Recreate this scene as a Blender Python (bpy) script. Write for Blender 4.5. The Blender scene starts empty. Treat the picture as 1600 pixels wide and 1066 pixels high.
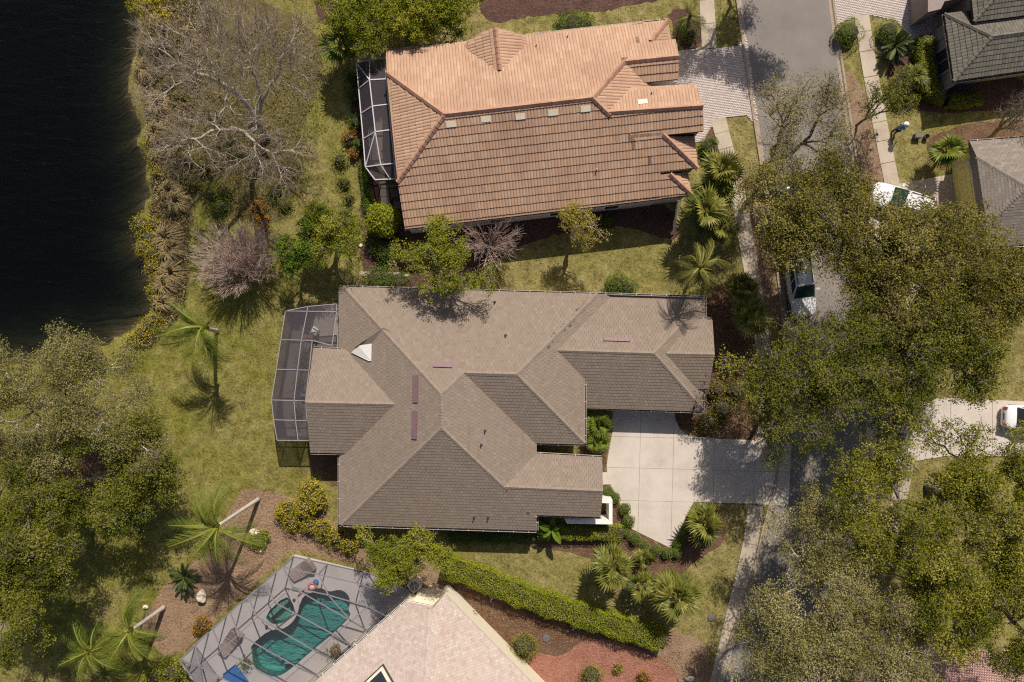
import bpy, math, random
import numpy as np
from mathutils import Matrix, Vector

scene = bpy.context.scene
COL = scene.collection
# ------------------------------------------------------------------ survey scale
CAM_H = 58.0          # flying height, metres
GSD = 0.05            # ground metres per photo pixel


def at(px, py, z=0.0):
    """survey: the point at height z seen at photo position (px, py)"""
    k = (CAM_H - z) / CAM_H * GSD
    return np.array(((px - 800.0) * k, (533.0 - py) * k, z))


# ------------------------------------------------------------------ camera, light, exposure
cam_data = bpy.data.cameras.new('camera')
cam = bpy.data.objects.new('camera', cam_data)
COL.objects.link(cam)
cam.location = (0, 0, CAM_H)
cam_data.sensor_fit = 'HORIZONTAL'
cam_data.sensor_width = 36.0
cam_data.lens = 36.0 * CAM_H / (1600 * GSD)
cam_data.clip_end = 2000
scene.camera = cam

SUN_EL = math.radians(46)
SUN_AZ = math.atan2(0.25, 0.97)          # clockwise from +Y
sd = Vector((math.sin(SUN_AZ) * math.cos(SUN_EL), math.cos(SUN_AZ) * math.cos(SUN_EL), math.sin(SUN_EL)))
sun_data = bpy.data.lights.new('sun', 'SUN')
sun_data.energy = 4.9
sun_data.angle = math.radians(0.55)
sun_data.color = (1.0, 0.93, 0.82)
sun = bpy.data.objects.new('sun', sun_data)
COL.objects.link(sun)
sun.rotation_euler = sd.to_track_quat('Z', 'Y').to_euler()
sun.location = (0, 0, 80)

world = bpy.data.worlds.new('World')
scene.world = world
world.use_nodes = True
wn = world.node_tree
wn.nodes.clear()
sky = wn.nodes.new('ShaderNodeTexSky')
sky.sky_type = 'NISHITA'
sky.sun_disc = False
sky.sun_elevation = SUN_EL
sky.sun_rotation = SUN_AZ
sky.air_density = 1.0
sky.dust_density = 3.0
bg = wn.nodes.new('ShaderNodeBackground')
bg.inputs['Strength'].default_value = 0.068
wo = wn.nodes.new('ShaderNodeOutputWorld')
wn.links.new(sky.outputs[0], bg.inputs[0])
wn.links.new(bg.outputs[0], wo.inputs[0])

scene.view_settings.view_transform = 'Standard'
scene.view_settings.look = 'None'
scene.view_settings.exposure = 0.0
scene.view_settings.gamma = 1.0
scene.view_settings.use_curve_mapping = False
try:
    scene.cycles.max_bounces = 6
    scene.cycles.transparent_max_bounces = 12
    scene.cycles.caustics_reflective = False
    scene.cycles.caustics_refractive = False
    scene.cycles.use_denoising = False
    scene.cycles.pixel_filter_type = 'BLACKMAN_HARRIS'
    scene.cycles.filter_width = 1.2
    scene.cycles.sample_clamp_indirect = 2.0
    scene.cycles.sample_clamp_direct = 4.0
except Exception:
    pass

rng = np.random.default_rng(7)
random.seed(7)


# ------------------------------------------------------------------ materials
def nodes_of(name):
    m = bpy.data.materials.new(name)
    m.use_nodes = True
    nt = m.node_tree
    nt.nodes.clear()
    return m, nt


def ramp(nt, fac, cols, pos=None):
    r = nt.nodes.new('ShaderNodeValToRGB')
    e = r.color_ramp.elements
    n = len(cols)
    pos = pos or [i / (n - 1) for i in range(n)]
    while len(e) < n:
        e.new(0.5)
    for i in range(n):
        e[i].position = pos[i]
        e[i].color = (*cols[i], 1)
    nt.links.new(fac, r.inputs[0])
    return r.outputs[0]


def noise(nt, vec, scale, detail=4, rough=0.6, dist=0.0):
    n = nt.nodes.new('ShaderNodeTexNoise')
    n.inputs['Scale'].default_value = scale
    n.inputs['Detail'].default_value = detail
    n.inputs['Roughness'].default_value = rough
    n.inputs['Distortion'].default_value = dist
    nt.links.new(vec, n.inputs['Vector'])
    return n.outputs[0]


def math_n(nt, op, a, b):
    m = nt.nodes.new('ShaderNodeMath')
    m.operation = op
    for i, v in enumerate((a, b)):
        if isinstance(v, (int, float)):
            m.inputs[i].default_value = v
        else:
            nt.links.new(v, m.inputs[i])
    return m.outputs[0]


def mixc(nt, fac, a, b, mode='MIX'):
    m = nt.nodes.new('ShaderNodeMix')
    m.data_type = 'RGBA'
    m.blend_type = mode
    if isinstance(fac, (int, float)):
        m.inputs[0].default_value = fac
    else:
        nt.links.new(fac, m.inputs[0])
    for s, v in ((6, a), (7, b)):
        if isinstance(v, tuple):
            m.inputs[s].default_value = (*v, 1)
        else:
            nt.links.new(v, m.inputs[s])
    return m.outputs[2]


def pos_of(nt):
    g = nt.nodes.new('ShaderNodeNewGeometry')
    return g.outputs['Position']


def finish(nt, color, rough=0.9, bump=None, bump_d=0.02, metallic=0.0, spec=0.3, translucent=0.0):
    p = nt.nodes.new('ShaderNodeBsdfPrincipled')
    p.inputs['Roughness'].default_value = rough
    p.inputs['Metallic'].default_value = metallic
    p.inputs['Specular IOR Level'].default_value = spec
    if isinstance(color, tuple):
        p.inputs['Base Color'].default_value = (*color, 1)
    else:
        nt.links.new(color, p.inputs['Base Color'])
    if bump is not None:
        b = nt.nodes.new('ShaderNodeBump')
        b.inputs['Strength'].default_value = 1.0
        b.inputs['Distance'].default_value = bump_d
        nt.links.new(bump, b.inputs['Height'])
        nt.links.new(b.outputs[0], p.inputs['Normal'])
    o = nt.nodes.new('ShaderNodeOutputMaterial')
    sh = p.outputs[0]
    if translucent:
        t = nt.nodes.new('ShaderNodeBsdfTranslucent')
        if isinstance(color, tuple):
            t.inputs[0].default_value = (*color, 1)
        else:
            nt.links.new(color, t.inputs[0])
        mx = nt.nodes.new('ShaderNodeMixShader')
        mx.inputs[0].default_value = translucent
        nt.links.new(p.outputs[0], mx.inputs[1])
        nt.links.new(t.outputs[0], mx.inputs[2])
        sh = mx.outputs[0]
    nt.links.new(sh, o.inputs[0])


def mat_noise(name, cols, scale=1.0, fine=12.0, mixf=0.5, rough=0.9, bump_d=0.02, spec=0.25, pos=None, detail=5):
    """patchy colour at two sizes of noise, fine relief"""
    m, nt = nodes_of(name)
    v = pos_of(nt)
    a = noise(nt, v, scale, detail, 0.6)
    b = noise(nt, v, fine, 4, 0.7)
    f = math_n(nt, 'ADD', math_n(nt, 'MULTIPLY', a, 1 - mixf), math_n(nt, 'MULTIPLY', b, mixf))
    f = math_n(nt, 'ADD', math_n(nt, 'MULTIPLY', math_n(nt, 'SUBTRACT', f, 0.5), 2.2), 0.5)
    finish(nt, ramp(nt, f, cols, pos), rough, b if bump_d else None, bump_d, 0, spec)
    return m


def mat_plain(name, col, rough=0.5, metallic=0.0, spec=0.5, var=0.12, scale=3.0):
    m, nt = nodes_of(name)
    v = pos_of(nt)
    n = noise(nt, v, scale, 4, 0.65)
    lo = tuple(c * (1 - var) for c in col)
    hi = tuple(min(1, c * (1 + var)) for c in col)
    finish(nt, ramp(nt, n, [lo, hi], [0.3, 0.7]), rough, None, 0, metallic, spec)
    return m


def mat_tint(name, cols, rough=0.6, translucent=0.0, spec=0.3, stain=None, stain_scale=0.5, pos=None, fine=None, stain_max=0.75):
    """colour by the piece's own random tint: attribute 'tint' on joined pieces plus the object's random number"""
    m, nt = nodes_of(name)
    at_ = nt.nodes.new('ShaderNodeAttribute')
    at_.attribute_name = 'tint'
    oi = nt.nodes.new('ShaderNodeObjectInfo')
    f = math_n(nt, 'FRACT', math_n(nt, 'ADD', at_.outputs['Fac'], oi.outputs['Random']), 0) if translucent == 0 else at_.outputs['Fac']
    c = ramp(nt, f, cols, pos)
    v = pos_of(nt)
    if stain:
        n = noise(nt, v, stain_scale, 5, 0.65)
        fr = nt.nodes.new('ShaderNodeMapRange')
        fr.inputs[1].default_value = 0.45
        fr.inputs[2].default_value = 0.75
        fr.inputs[4].default_value = stain_max
        nt.links.new(n, fr.inputs[0])
        c = mixc(nt, fr.outputs[0], c, stain)
    bmp = None
    if fine:
        bmp = noise(nt, v, fine, 3, 0.7)
        c = mixc(nt, 0.35, c, ramp(nt, bmp, [(0.25, 0.25, 0.25), (0.9, 0.9, 0.9)], [0.3, 0.7]), 'OVERLAY')
    finish(nt, c, rough, None, 0.01, 0, spec, translucent)
    return m


M = {}
def lawn_material():
    m, nt = nodes_of('lawn_grass')
    v = pos_of(nt)
    big = noise(nt, v, 0.16, 4, 0.55, 0.6)
    mid = noise(nt, v, 1.3, 4, 0.65, 0.4)
    fine = noise(nt, v, 5.5, 4, 0.8)
    finest = noise(nt, v, 28.0, 2, 0.8)
    f = math_n(nt, 'ADD', math_n(nt, 'MULTIPLY', mid, 0.40), math_n(nt, 'MULTIPLY', fine, 0.40))
    f = math_n(nt, 'ADD', f, math_n(nt, 'MULTIPLY', finest, 0.20))
    f = math_n(nt, 'ADD', math_n(nt, 'MULTIPLY', math_n(nt, 'SUBTRACT', f, 0.5), 3.2), 0.5)
    dry = ramp(nt, f, [(0.075, 0.061, 0.02), (0.255, 0.21, 0.08), (0.44, 0.365, 0.165)], [0.05, 0.5, 1.0])
    green = ramp(nt, f, [(0.04, 0.045, 0.006), (0.168, 0.163, 0.028), (0.325, 0.295, 0.08)], [0.05, 0.5, 1.0])
    # greener by the lake (west), drier between the houses and by the street (east)
    sp = nt.nodes.new('ShaderNodeSeparateXYZ')
    nt.links.new(v, sp.inputs[0])
    mr = nt.nodes.new('ShaderNodeMapRange')
    mr.inputs[1].default_value = -26
    mr.inputs[2].default_value = -2
    mr.inputs[3].default_value = -0.30
    mr.inputs[4].default_value = 0.26
    nt.links.new(sp.outputs[0], mr.inputs[0])
    bb = math_n(nt, 'ADD', math_n(nt, 'MULTIPLY', math_n(nt, 'SUBTRACT', big, 0.45), 2.6), 0.42)
    bb = math_n(nt, 'ADD', bb, mr.outputs[0])
    cl = nt.nodes.new('ShaderNodeClamp')
    nt.links.new(bb, cl.inputs[0])
    c = mixc(nt, cl.outputs[0], green, dry)
    bare = noise(nt, v, 0.55, 5, 0.7, 0.8)
    bm_ = nt.nodes.new('ShaderNodeMapRange')
    bm_.inputs[1].default_value = 0.56
    bm_.inputs[2].default_value = 0.72
    bm_.inputs[4].default_value = 0.65
    nt.links.new(bare, bm_.inputs[0])
    c = mixc(nt, bm_.outputs[0], c, ramp(nt, f, [(0.07, 0.05, 0.025), (0.20, 0.145, 0.075), (0.33, 0.25, 0.15)]))
    finish(nt, c, 0.95, fine, 0.09, 0, 0.1)
    return m


M['lawn'] = lawn_material()
M['mulch'] = mat_noise('brown_mulch', [(0.045, 0.024, 0.014), (0.15, 0.085, 0.052), (0.27, 0.17, 0.11)], 1.0, 6, 0.65, 0.95, 0.12)
M['mulch_dark'] = mat_noise('dark_red_mulch', [(0.03, 0.014, 0.012), (0.105, 0.055, 0.045), (0.2, 0.12, 0.095)], 1.0, 6, 0.65, 0.95, 0.12)
M['dry_mulch'] = mat_noise('dry_straw_mulch', [(0.12, 0.07, 0.042), (0.29, 0.19, 0.12), (0.42, 0.305, 0.205)], 0.7, 6, 0.6, 0.95, 0.12)
M['red_chips'] = mat_noise('red_wood_chips', [(0.13, 0.05, 0.036), (0.33, 0.145, 0.10), (0.46, 0.25, 0.185)], 0.8, 6, 0.65, 0.95, 0.12)
M['asphalt'] = mat_noise('worn_asphalt', [(0.165, 0.145, 0.135), (0.225, 0.198, 0.18), (0.285, 0.25, 0.228)], 0.35, 25, 0.45, 0.9, 0.008)
M['concrete'] = mat_noise('pale_concrete', [(0.35, 0.295, 0.245), (0.50, 0.43, 0.37), (0.575, 0.505, 0.445), (0.61, 0.54, 0.48)], 0.55, 9, 0.28, 0.85, 0.003, pos=[0.0, 0.22, 0.6, 1.0])
M['walk'] = mat_noise('sidewalk_concrete', [(0.30, 0.24, 0.185), (0.47, 0.39, 0.305), (0.56, 0.48, 0.385)], 0.5, 9, 0.35, 0.85, 0.003)
M['kerb'] = mat_noise('kerb_concrete', [(0.22, 0.17, 0.125), (0.36, 0.285, 0.21), (0.46, 0.38, 0.30)], 0.8, 9, 0.5, 0.9, 0.004)
M['joint'] = mat_plain('joint_dirt', (0.30, 0.255, 0.21), 0.95)
M['deck'] = mat_noise('pool_deck_coating', [(0.40, 0.365, 0.36), (0.475, 0.435, 0.43), (0.52, 0.475, 0.47)], 0.6, 12, 0.3, 0.8, 0.002)
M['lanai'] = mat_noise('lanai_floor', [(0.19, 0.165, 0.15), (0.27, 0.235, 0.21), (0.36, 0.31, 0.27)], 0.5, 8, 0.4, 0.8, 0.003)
M['paver'] = mat_tint('grey_pink_pavers', [(0.49, 0.405, 0.375), (0.55, 0.46, 0.425), (0.52, 0.435, 0.405), (0.60, 0.515, 0.475)], 0.85, fine=18)
M['shingle'] = mat_tint('grey_brown_shingles', [(0.22, 0.172, 0.137), (0.25, 0.197, 0.158), (0.235, 0.184, 0.147), (0.268, 0.213, 0.172)], 0.95, spec=0.1, fine=22, stain=(0.17, 0.13, 0.10), stain_scale=0.35, stain_max=0.16)
M['cap'] = mat_tint('ridge_shingles', [(0.235, 0.184, 0.147), (0.272, 0.216, 0.174)], 0.95, spec=0.1, fine=20)
M['clay'] = mat_tint('clay_roof_tiles', [(0.45, 0.28, 0.187), (0.52, 0.332, 0.223), (0.475, 0.295, 0.197), (0.545, 0.37, 0.255)], 0.8, spec=0.2, stain=(0.33, 0.19, 0.135), stain_scale=0.22)
M['clay_cap'] = mat_tint('clay_ridge_tiles', [(0.37, 0.195, 0.135), (0.46, 0.275, 0.19)], 0.8, spec=0.2)
M['cream_tile'] = mat_tint('pink_cream_tiles', [(0.44, 0.335, 0.29), (0.52, 0.43, 0.38), (0.47, 0.365, 0.315), (0.55, 0.475, 0.425)], 0.85, spec=0.2)
M['slate_tile'] = mat_tint('grey_green_tiles', [(0.115, 0.105, 0.085), (0.165, 0.15, 0.12), (0.14, 0.125, 0.10), (0.19, 0.17, 0.14)], 0.85, spec=0.2)
M['tan_shingle'] = mat_tint('tan_shingles', [(0.185, 0.155, 0.13), (0.235, 0.20, 0.17), (0.21, 0.176, 0.148), (0.265, 0.228, 0.195)], 0.95, spec=0.1, fine=22)
M['deck_wood'] = mat_plain('roof_underlay', (0.05, 0.035, 0.028), 0.95)
M['clay_under'] = mat_plain('clay_underlay', (0.06, 0.028, 0.02), 0.95)
M['white'] = mat_plain('white_paint', (0.80, 0.77, 0.72), 0.6, var=0.05)
M['gutter'] = mat_plain('grey_gutter_metal', (0.50, 0.44, 0.40), 0.5, var=0.1)
M['gutter_in'] = mat_plain('dark_gutter_floor', (0.045, 0.035, 0.03), 0.9)  # dark tone for the bottom of the gutter channel
M['cream_wall'] = mat_plain('cream_stucco', (0.72, 0.64, 0.49), 0.9, var=0.06)
M['grey_wall'] = mat_plain('grey_stucco', (0.52, 0.47, 0.43), 0.9, var=0.06)
M['taupe_wall'] = mat_plain('taupe_stucco', (0.30, 0.24, 0.22), 0.9, var=0.06)
M['yellow_wall'] = mat_plain('yellow_stucco', (0.86, 0.75, 0.27), 0.9, var=0.07)
M['lilac_trim'] = mat_plain('pale_lilac_trim', (0.62, 0.56, 0.58), 0.8, var=0.05)
M['glass'] = mat_plain('dark_window_glass', (0.03, 0.035, 0.045), 0.08, spec=0.6)
M['teal_glass'] = mat_plain('tinted_windscreen', (0.02, 0.05, 0.042), 0.08, spec=0.6)
M['vent'] = mat_plain('plum_ridge_vent', (0.205, 0.115, 0.13), 0.6, var=0.1)
M['pipe'] = mat_plain('dark_pipe', (0.05, 0.04, 0.04), 0.6)
M['bronze'] = mat_plain('grey_aluminium', (0.21, 0.195, 0.21), 0.5, var=0.08)
M['lanai_frame'] = mat_plain('pale_aluminium', (0.31, 0.28, 0.29), 0.5, var=0.08)
M['white_frame'] = mat_plain('white_aluminium', (0.58, 0.54, 0.54), 0.5, var=0.05)
M['bark'] = mat_noise('grey_bark', [(0.10, 0.08, 0.06), (0.2, 0.165, 0.13), (0.30, 0.25, 0.20)], 3, 25, 0.5, 0.95, 0.02)
M['bark_dark'] = mat_noise('dark_bark', [(0.045, 0.033, 0.022), (0.09, 0.068, 0.048), (0.15, 0.115, 0.085)], 3, 25, 0.5, 0.95, 0.02)
M['twig_pale'] = mat_noise('pale_twigs', [(0.32, 0.27, 0.22), (0.47, 0.40, 0.34), (0.58, 0.51, 0.44)], 2, 25, 0.5, 0.9, 0.0)
M['twig_brown'] = mat_noise('brown_grey_twigs', [(0.19, 0.145, 0.105), (0.30, 0.235, 0.175), (0.40, 0.325, 0.25)], 2, 25, 0.5, 0.9, 0.0)
M['twig_pink'] = mat_noise('pinkish_twigs', [(0.36, 0.26, 0.21), (0.52, 0.39, 0.33), (0.62, 0.50, 0.43)], 2, 25, 0.5, 0.9, 0.0)
M['palm_trunk'] = mat_noise('pale_palm_trunk', [(0.33, 0.28, 0.24), (0.50, 0.44, 0.39), (0.60, 0.54, 0.48)], 2, 14, 0.5, 0.9, 0.01)
M['sabal_trunk'] = mat_noise('brown_palm_trunk', [(0.08, 0.055, 0.035), (0.17, 0.12, 0.08), (0.26, 0.2, 0.14)], 3, 14, 0.5, 0.95, 0.02)


def leafmat(name, cols, tr=0.15, rough=0.65, spec=0.06):
    return mat_tint(name, cols, rough, tr, spec)


M['leaf_oak'] = leafmat('oak_leaves', [(0.063, 0.059, 0.010), (0.138, 0.127, 0.019), (0.218, 0.192, 0.035), (0.322, 0.271, 0.083)])
M['leaf_oak_green'] = leafmat('green_oak_leaves', [(0.047, 0.059, 0.007), (0.105, 0.121, 0.012), (0.174, 0.178, 0.022), (0.258, 0.237, 0.050)])
M['leaf_oak_bright'] = leafmat('bright_oak_leaves', [(0.066, 0.076, 0.007), (0.145, 0.156, 0.013), (0.231, 0.225, 0.024), (0.341, 0.301, 0.061)])
M['leaf_grey'] = leafmat('grey_oak_leaves', [(0.11, 0.105, 0.028), (0.21, 0.195, 0.055), (0.30, 0.27, 0.095), (0.42, 0.36, 0.18)])
M['leaf_bright'] = leafmat('bright_leaves', [(0.081, 0.107, 0.009), (0.169, 0.199, 0.013), (0.257, 0.270, 0.023), (0.352, 0.327, 0.044)])
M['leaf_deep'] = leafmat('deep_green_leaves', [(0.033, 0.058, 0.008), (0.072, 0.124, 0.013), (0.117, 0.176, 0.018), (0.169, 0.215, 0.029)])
M['leaf_yellow'] = leafmat('yellow_green_leaves', [(0.156, 0.144, 0.012), (0.282, 0.240, 0.019), (0.396, 0.318, 0.036), (0.504, 0.396, 0.072)])
M['leaf_croton'] = leafmat('orange_croton_leaves', [(0.134, 0.050, 0.010), (0.286, 0.126, 0.017), (0.378, 0.202, 0.025), (0.101, 0.092, 0.017)])
M['leaf_topiary'] = leafmat('clipped_box_leaves', [(0.056, 0.090, 0.011), (0.122, 0.180, 0.022), (0.188, 0.259, 0.036), (0.263, 0.326, 0.054)])
M['leaf_dry'] = leafmat('dead_brown_leaves', [(0.144, 0.072, 0.030), (0.264, 0.144, 0.066), (0.360, 0.228, 0.120), (0.432, 0.312, 0.180)], 0.1)
M['leaf_straw'] = leafmat('straw_grass', [(0.136, 0.094, 0.038), (0.256, 0.187, 0.090), (0.368, 0.289, 0.158), (0.208, 0.172, 0.045)], 0.1)
M['frond_fan'] = leafmat('fan_palm_fronds', [(0.042, 0.055, 0.007), (0.10, 0.115, 0.014), (0.18, 0.178, 0.028), (0.34, 0.30, 0.08)], 0.15, 0.45, 0.3)
M['frond_fresh'] = leafmat('fresh_palm_fronds', [(0.045, 0.07, 0.008), (0.10, 0.14, 0.014), (0.17, 0.195, 0.022), (0.28, 0.26, 0.05)], 0.15, 0.45, 0.25)
M['frond_dark'] = leafmat('dark_cycad_fronds', [(0.024, 0.040, 0.010), (0.048, 0.072, 0.017), (0.090, 0.114, 0.026), (0.144, 0.156, 0.048)], 0.1, 0.45, 0.4)
M['stem'] = mat_plain('dark_core_and_stem', (0.05, 0.04, 0.022), 0.95)  # dark brown of the shrub and hedge cores and the pot plant stem
M['stone'] = mat_noise('white_stone', [(0.5, 0.42, 0.34), (0.68, 0.6, 0.5), (0.78, 0.72, 0.64)], 2, 9, 0.5, 0.9, 0.01)
M['car_white'] = mat_plain('white_car_paint', (0.78, 0.77, 0.77), 0.2, var=0.02)
M['car_silver'] = mat_plain('silver_car_paint', (0.55, 0.56, 0.58), 0.2, var=0.03)
M['car_blue'] = mat_plain('dark_blue_car_paint', (0.02, 0.035, 0.11), 0.2, var=0.05)
M['rubber'] = mat_plain('black_rubber', (0.02, 0.02, 0.02), 0.85)
M['black'] = mat_plain('black_plastic', (0.03, 0.028, 0.028), 0.5)
M['grey_plastic'] = mat_plain('dark_grey_plastic', (0.13, 0.12, 0.125), 0.6)
M['red_lamp'] = mat_plain('red_tail_lamp', (0.35, 0.02, 0.02), 0.2)
M['clear_lamp'] = mat_plain('clear_lamp', (0.7, 0.7, 0.72), 0.1)
M['blue_cloth'] = mat_plain('blue_cloth', (0.01, 0.14, 0.42), 0.8, var=0.15)
M['tan_cloth'] = mat_plain('tan_brown_canvas', (0.31, 0.235, 0.215), 0.9, var=0.15, scale=6)
M['orange_toy'] = mat_plain('orange_vinyl', (0.52, 0.18, 0.12), 0.4)
M['pink_toy'] = mat_plain('pink_vinyl', (0.60, 0.2, 0.27), 0.4)
M['skin'] = mat_plain('skin', (0.42, 0.25, 0.17), 0.6)
M['shirt_blue'] = mat_plain('blue_shirt', (0.10, 0.26, 0.46), 0.85)
M['trouser'] = mat_plain('dark_trousers', (0.035, 0.03, 0.032), 0.9)
M['hat'] = mat_plain('white_straw_hat', (0.82, 0.79, 0.74), 0.8, var=0.05)
M['terracotta'] = mat_plain('terracotta', (0.30, 0.15, 0.09), 0.85)
M['wood'] = mat_plain('tan_wood', (0.38, 0.27, 0.16), 0.8)
M['pool_shell'] = mat_plain('teal_pool_plaster', (0.07, 0.38, 0.36), 0.8, var=0.12, scale=1.2)
M['spa_shell'] = mat_plain('green_spa_plaster', (0.13, 0.40, 0.32), 0.8, var=0.1, scale=1.0)
M['thatch'] = mat_noise('dead_grass_and_leaf_litter', [(0.045, 0.036, 0.013), (0.125, 0.102, 0.036), (0.22, 0.18, 0.08)], 0.6, 5, 0.5, 0.95, 0.10)
M['lake_bed'] = mat_noise('lake_mud', [(0.06, 0.042, 0.018), (0.10, 0.075, 0.035), (0.14, 0.105, 0.055)], 1.0, 9, 0.5, 0.95, 0.02)


def screen_material(name, opacity, col):
    m, nt = nodes_of(name)
    t = nt.nodes.new('ShaderNodeBsdfTransparent')
    d = nt.nodes.new('ShaderNodeBsdfDiffuse')
    d.inputs[0].default_value = (*col, 1)
    mx = nt.nodes.new('ShaderNodeMixShader')
    mx.inputs[0].default_value = opacity
    nt.links.new(t.outputs[0], mx.inputs[1])
    nt.links.new(d.outputs[0], mx.inputs[2])
    o = nt.nodes.new('ShaderNodeOutputMaterial')
    nt.links.new(mx.outputs[0], o.inputs[0])
    return m


M['screen'] = screen_material('insect_screen', 0.60, (0.085, 0.072, 0.082))
M['screen_pool'] = screen_material('pool_screen', 0.25, (0.10, 0.09, 0.10))


def water_material(name, scale, strength, absorb, col, rough=0.16, murk=0.0):
    m, nt = nodes_of(name)
    v = pos_of(nt)
    mp = nt.nodes.new('ShaderNodeMapping')
    mp.inputs['Rotation'].default_value = (0, 0, math.radians(20))
    mp.inputs['Scale'].default_value = (0.45, 1.5, 1)
    nt.links.new(v, mp.inputs[0])
    n1 = noise(nt, mp.outputs[0], scale, 5, 0.62, 0.6)
    n2 = noise(nt, mp.outputs[0], scale * 0.25, 3, 0.5, 1.2)
    n = math_n(nt, 'ADD', n1, math_n(nt, 'MULTIPLY', n2, 1.5))
    b = nt.nodes.new('ShaderNodeBump')
    b.inputs['Strength'].default_value = 1.0
    b.inputs['Distance'].default_value = strength
    nt.links.new(n, b.inputs['Height'])
    fr = nt.nodes.new('ShaderNodeFresnel')
    fr.inputs[0].default_value = 1.33
    nt.links.new(b.outputs[0], fr.inputs['Normal'])
    tr = nt.nodes.new('ShaderNodeBsdfTransparent')
    gl = nt.nodes.new('ShaderNodeBsdfGlossy')
    gl.inputs['Roughness'].default_value = rough
    nt.links.new(b.outputs[0], gl.inputs['Normal'])
    mx = nt.nodes.new('ShaderNodeMixShader')
    nt.links.new(fr.outputs[0], mx.inputs[0])
    mk = nt.nodes.new('ShaderNodeMixShader')
    mk.inputs[0].default_value = murk
    df = nt.nodes.new('ShaderNodeBsdfDiffuse')
    df.inputs[0].default_value = (0.10, 0.135, 0.13, 1)
    nt.links.new(tr.outputs[0], mk.inputs[1])
    nt.links.new(df.outputs[0], mk.inputs[2])
    nt.links.new(mk.outputs[0], mx.inputs[1])
    nt.links.new(gl.outputs[0], mx.inputs[2])
    o = nt.nodes.new('ShaderNodeOutputMaterial')
    nt.links.new(mx.outputs[0], o.inputs[0])
    va = nt.nodes.new('ShaderNodeVolumeAbsorption')
    va.inputs[0].default_value = (*col, 1)
    va.inputs[1].default_value = absorb
    nt.links.new(va.outputs[0], o.inputs['Volume'])
    return m


M['lake_water'] = water_material('lake_water', 1.3, 0.085, 1.6, (0.30, 0.40, 0.36), murk=0.014)
M['pool_water'] = water_material('pool_water', 3.0, 0.06, 0.2, (0.2, 0.8, 0.72))


# ------------------------------------------------------------------ object helpers
def tag(o, label=None, cat=None, group=None, kind=None):
    if label:
        o['label'] = label
    if cat:
        o['category'] = cat
    if group:
        o['group'] = group
    if kind:
        o['kind'] = kind
    return o


def world_off(o):
    v = Vector((0, 0, 0))
    while o is not None:
        v += o.location
        o = o.parent
    return v


def thing(name, label, cat, loc, group=None):
    o = bpy.data.objects.new(name, None)
    o.empty_display_size = 0.3
    COL.objects.link(o)
    o.location = tuple(float(c) for c in loc)
    return tag(o, label, cat, group)


def mesh_obj(name, verts, faces, material, parent=None, tint=None, smooth=False):
    """one linked mesh object; verts are world coordinates"""
    v = np.asarray(verts, dtype=np.float64).reshape(-1, 3)
    if parent is not None:
        v = v - np.array(world_off(parent))
    me = bpy.data.meshes.new(name)
    if isinstance(faces, np.ndarray):
        n, k = faces.shape
        me.vertices.add(len(v))
        me.vertices.foreach_set('co', v.ravel().astype(np.float32))
        me.loops.add(n * k)
        me.loops.foreach_set('vertex_index', faces.ravel().astype(np.int32))
        me.polygons.add(n)
        me.polygons.foreach_set('loop_start', (np.arange(n) * k).astype(np.int32))
        me.update(calc_edges=True)
    else:
        me.from_pydata(v.tolist(), [], faces)
        me.update()
    if tint is not None:
        a = me.attributes.new('tint', 'FLOAT', 'FACE')
        a.data.foreach_set('value', np.asarray(tint, dtype=np.float32))
    if smooth:
        me.polygons.foreach_set('use_smooth', np.ones(len(me.polygons), dtype=bool))
    me.materials.append(M[material] if isinstance(material, str) else material)
    o = bpy.data.objects.new(name, me)
    COL.objects.link(o)
    if parent is not None:
        o.parent = parent
    return o


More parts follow.
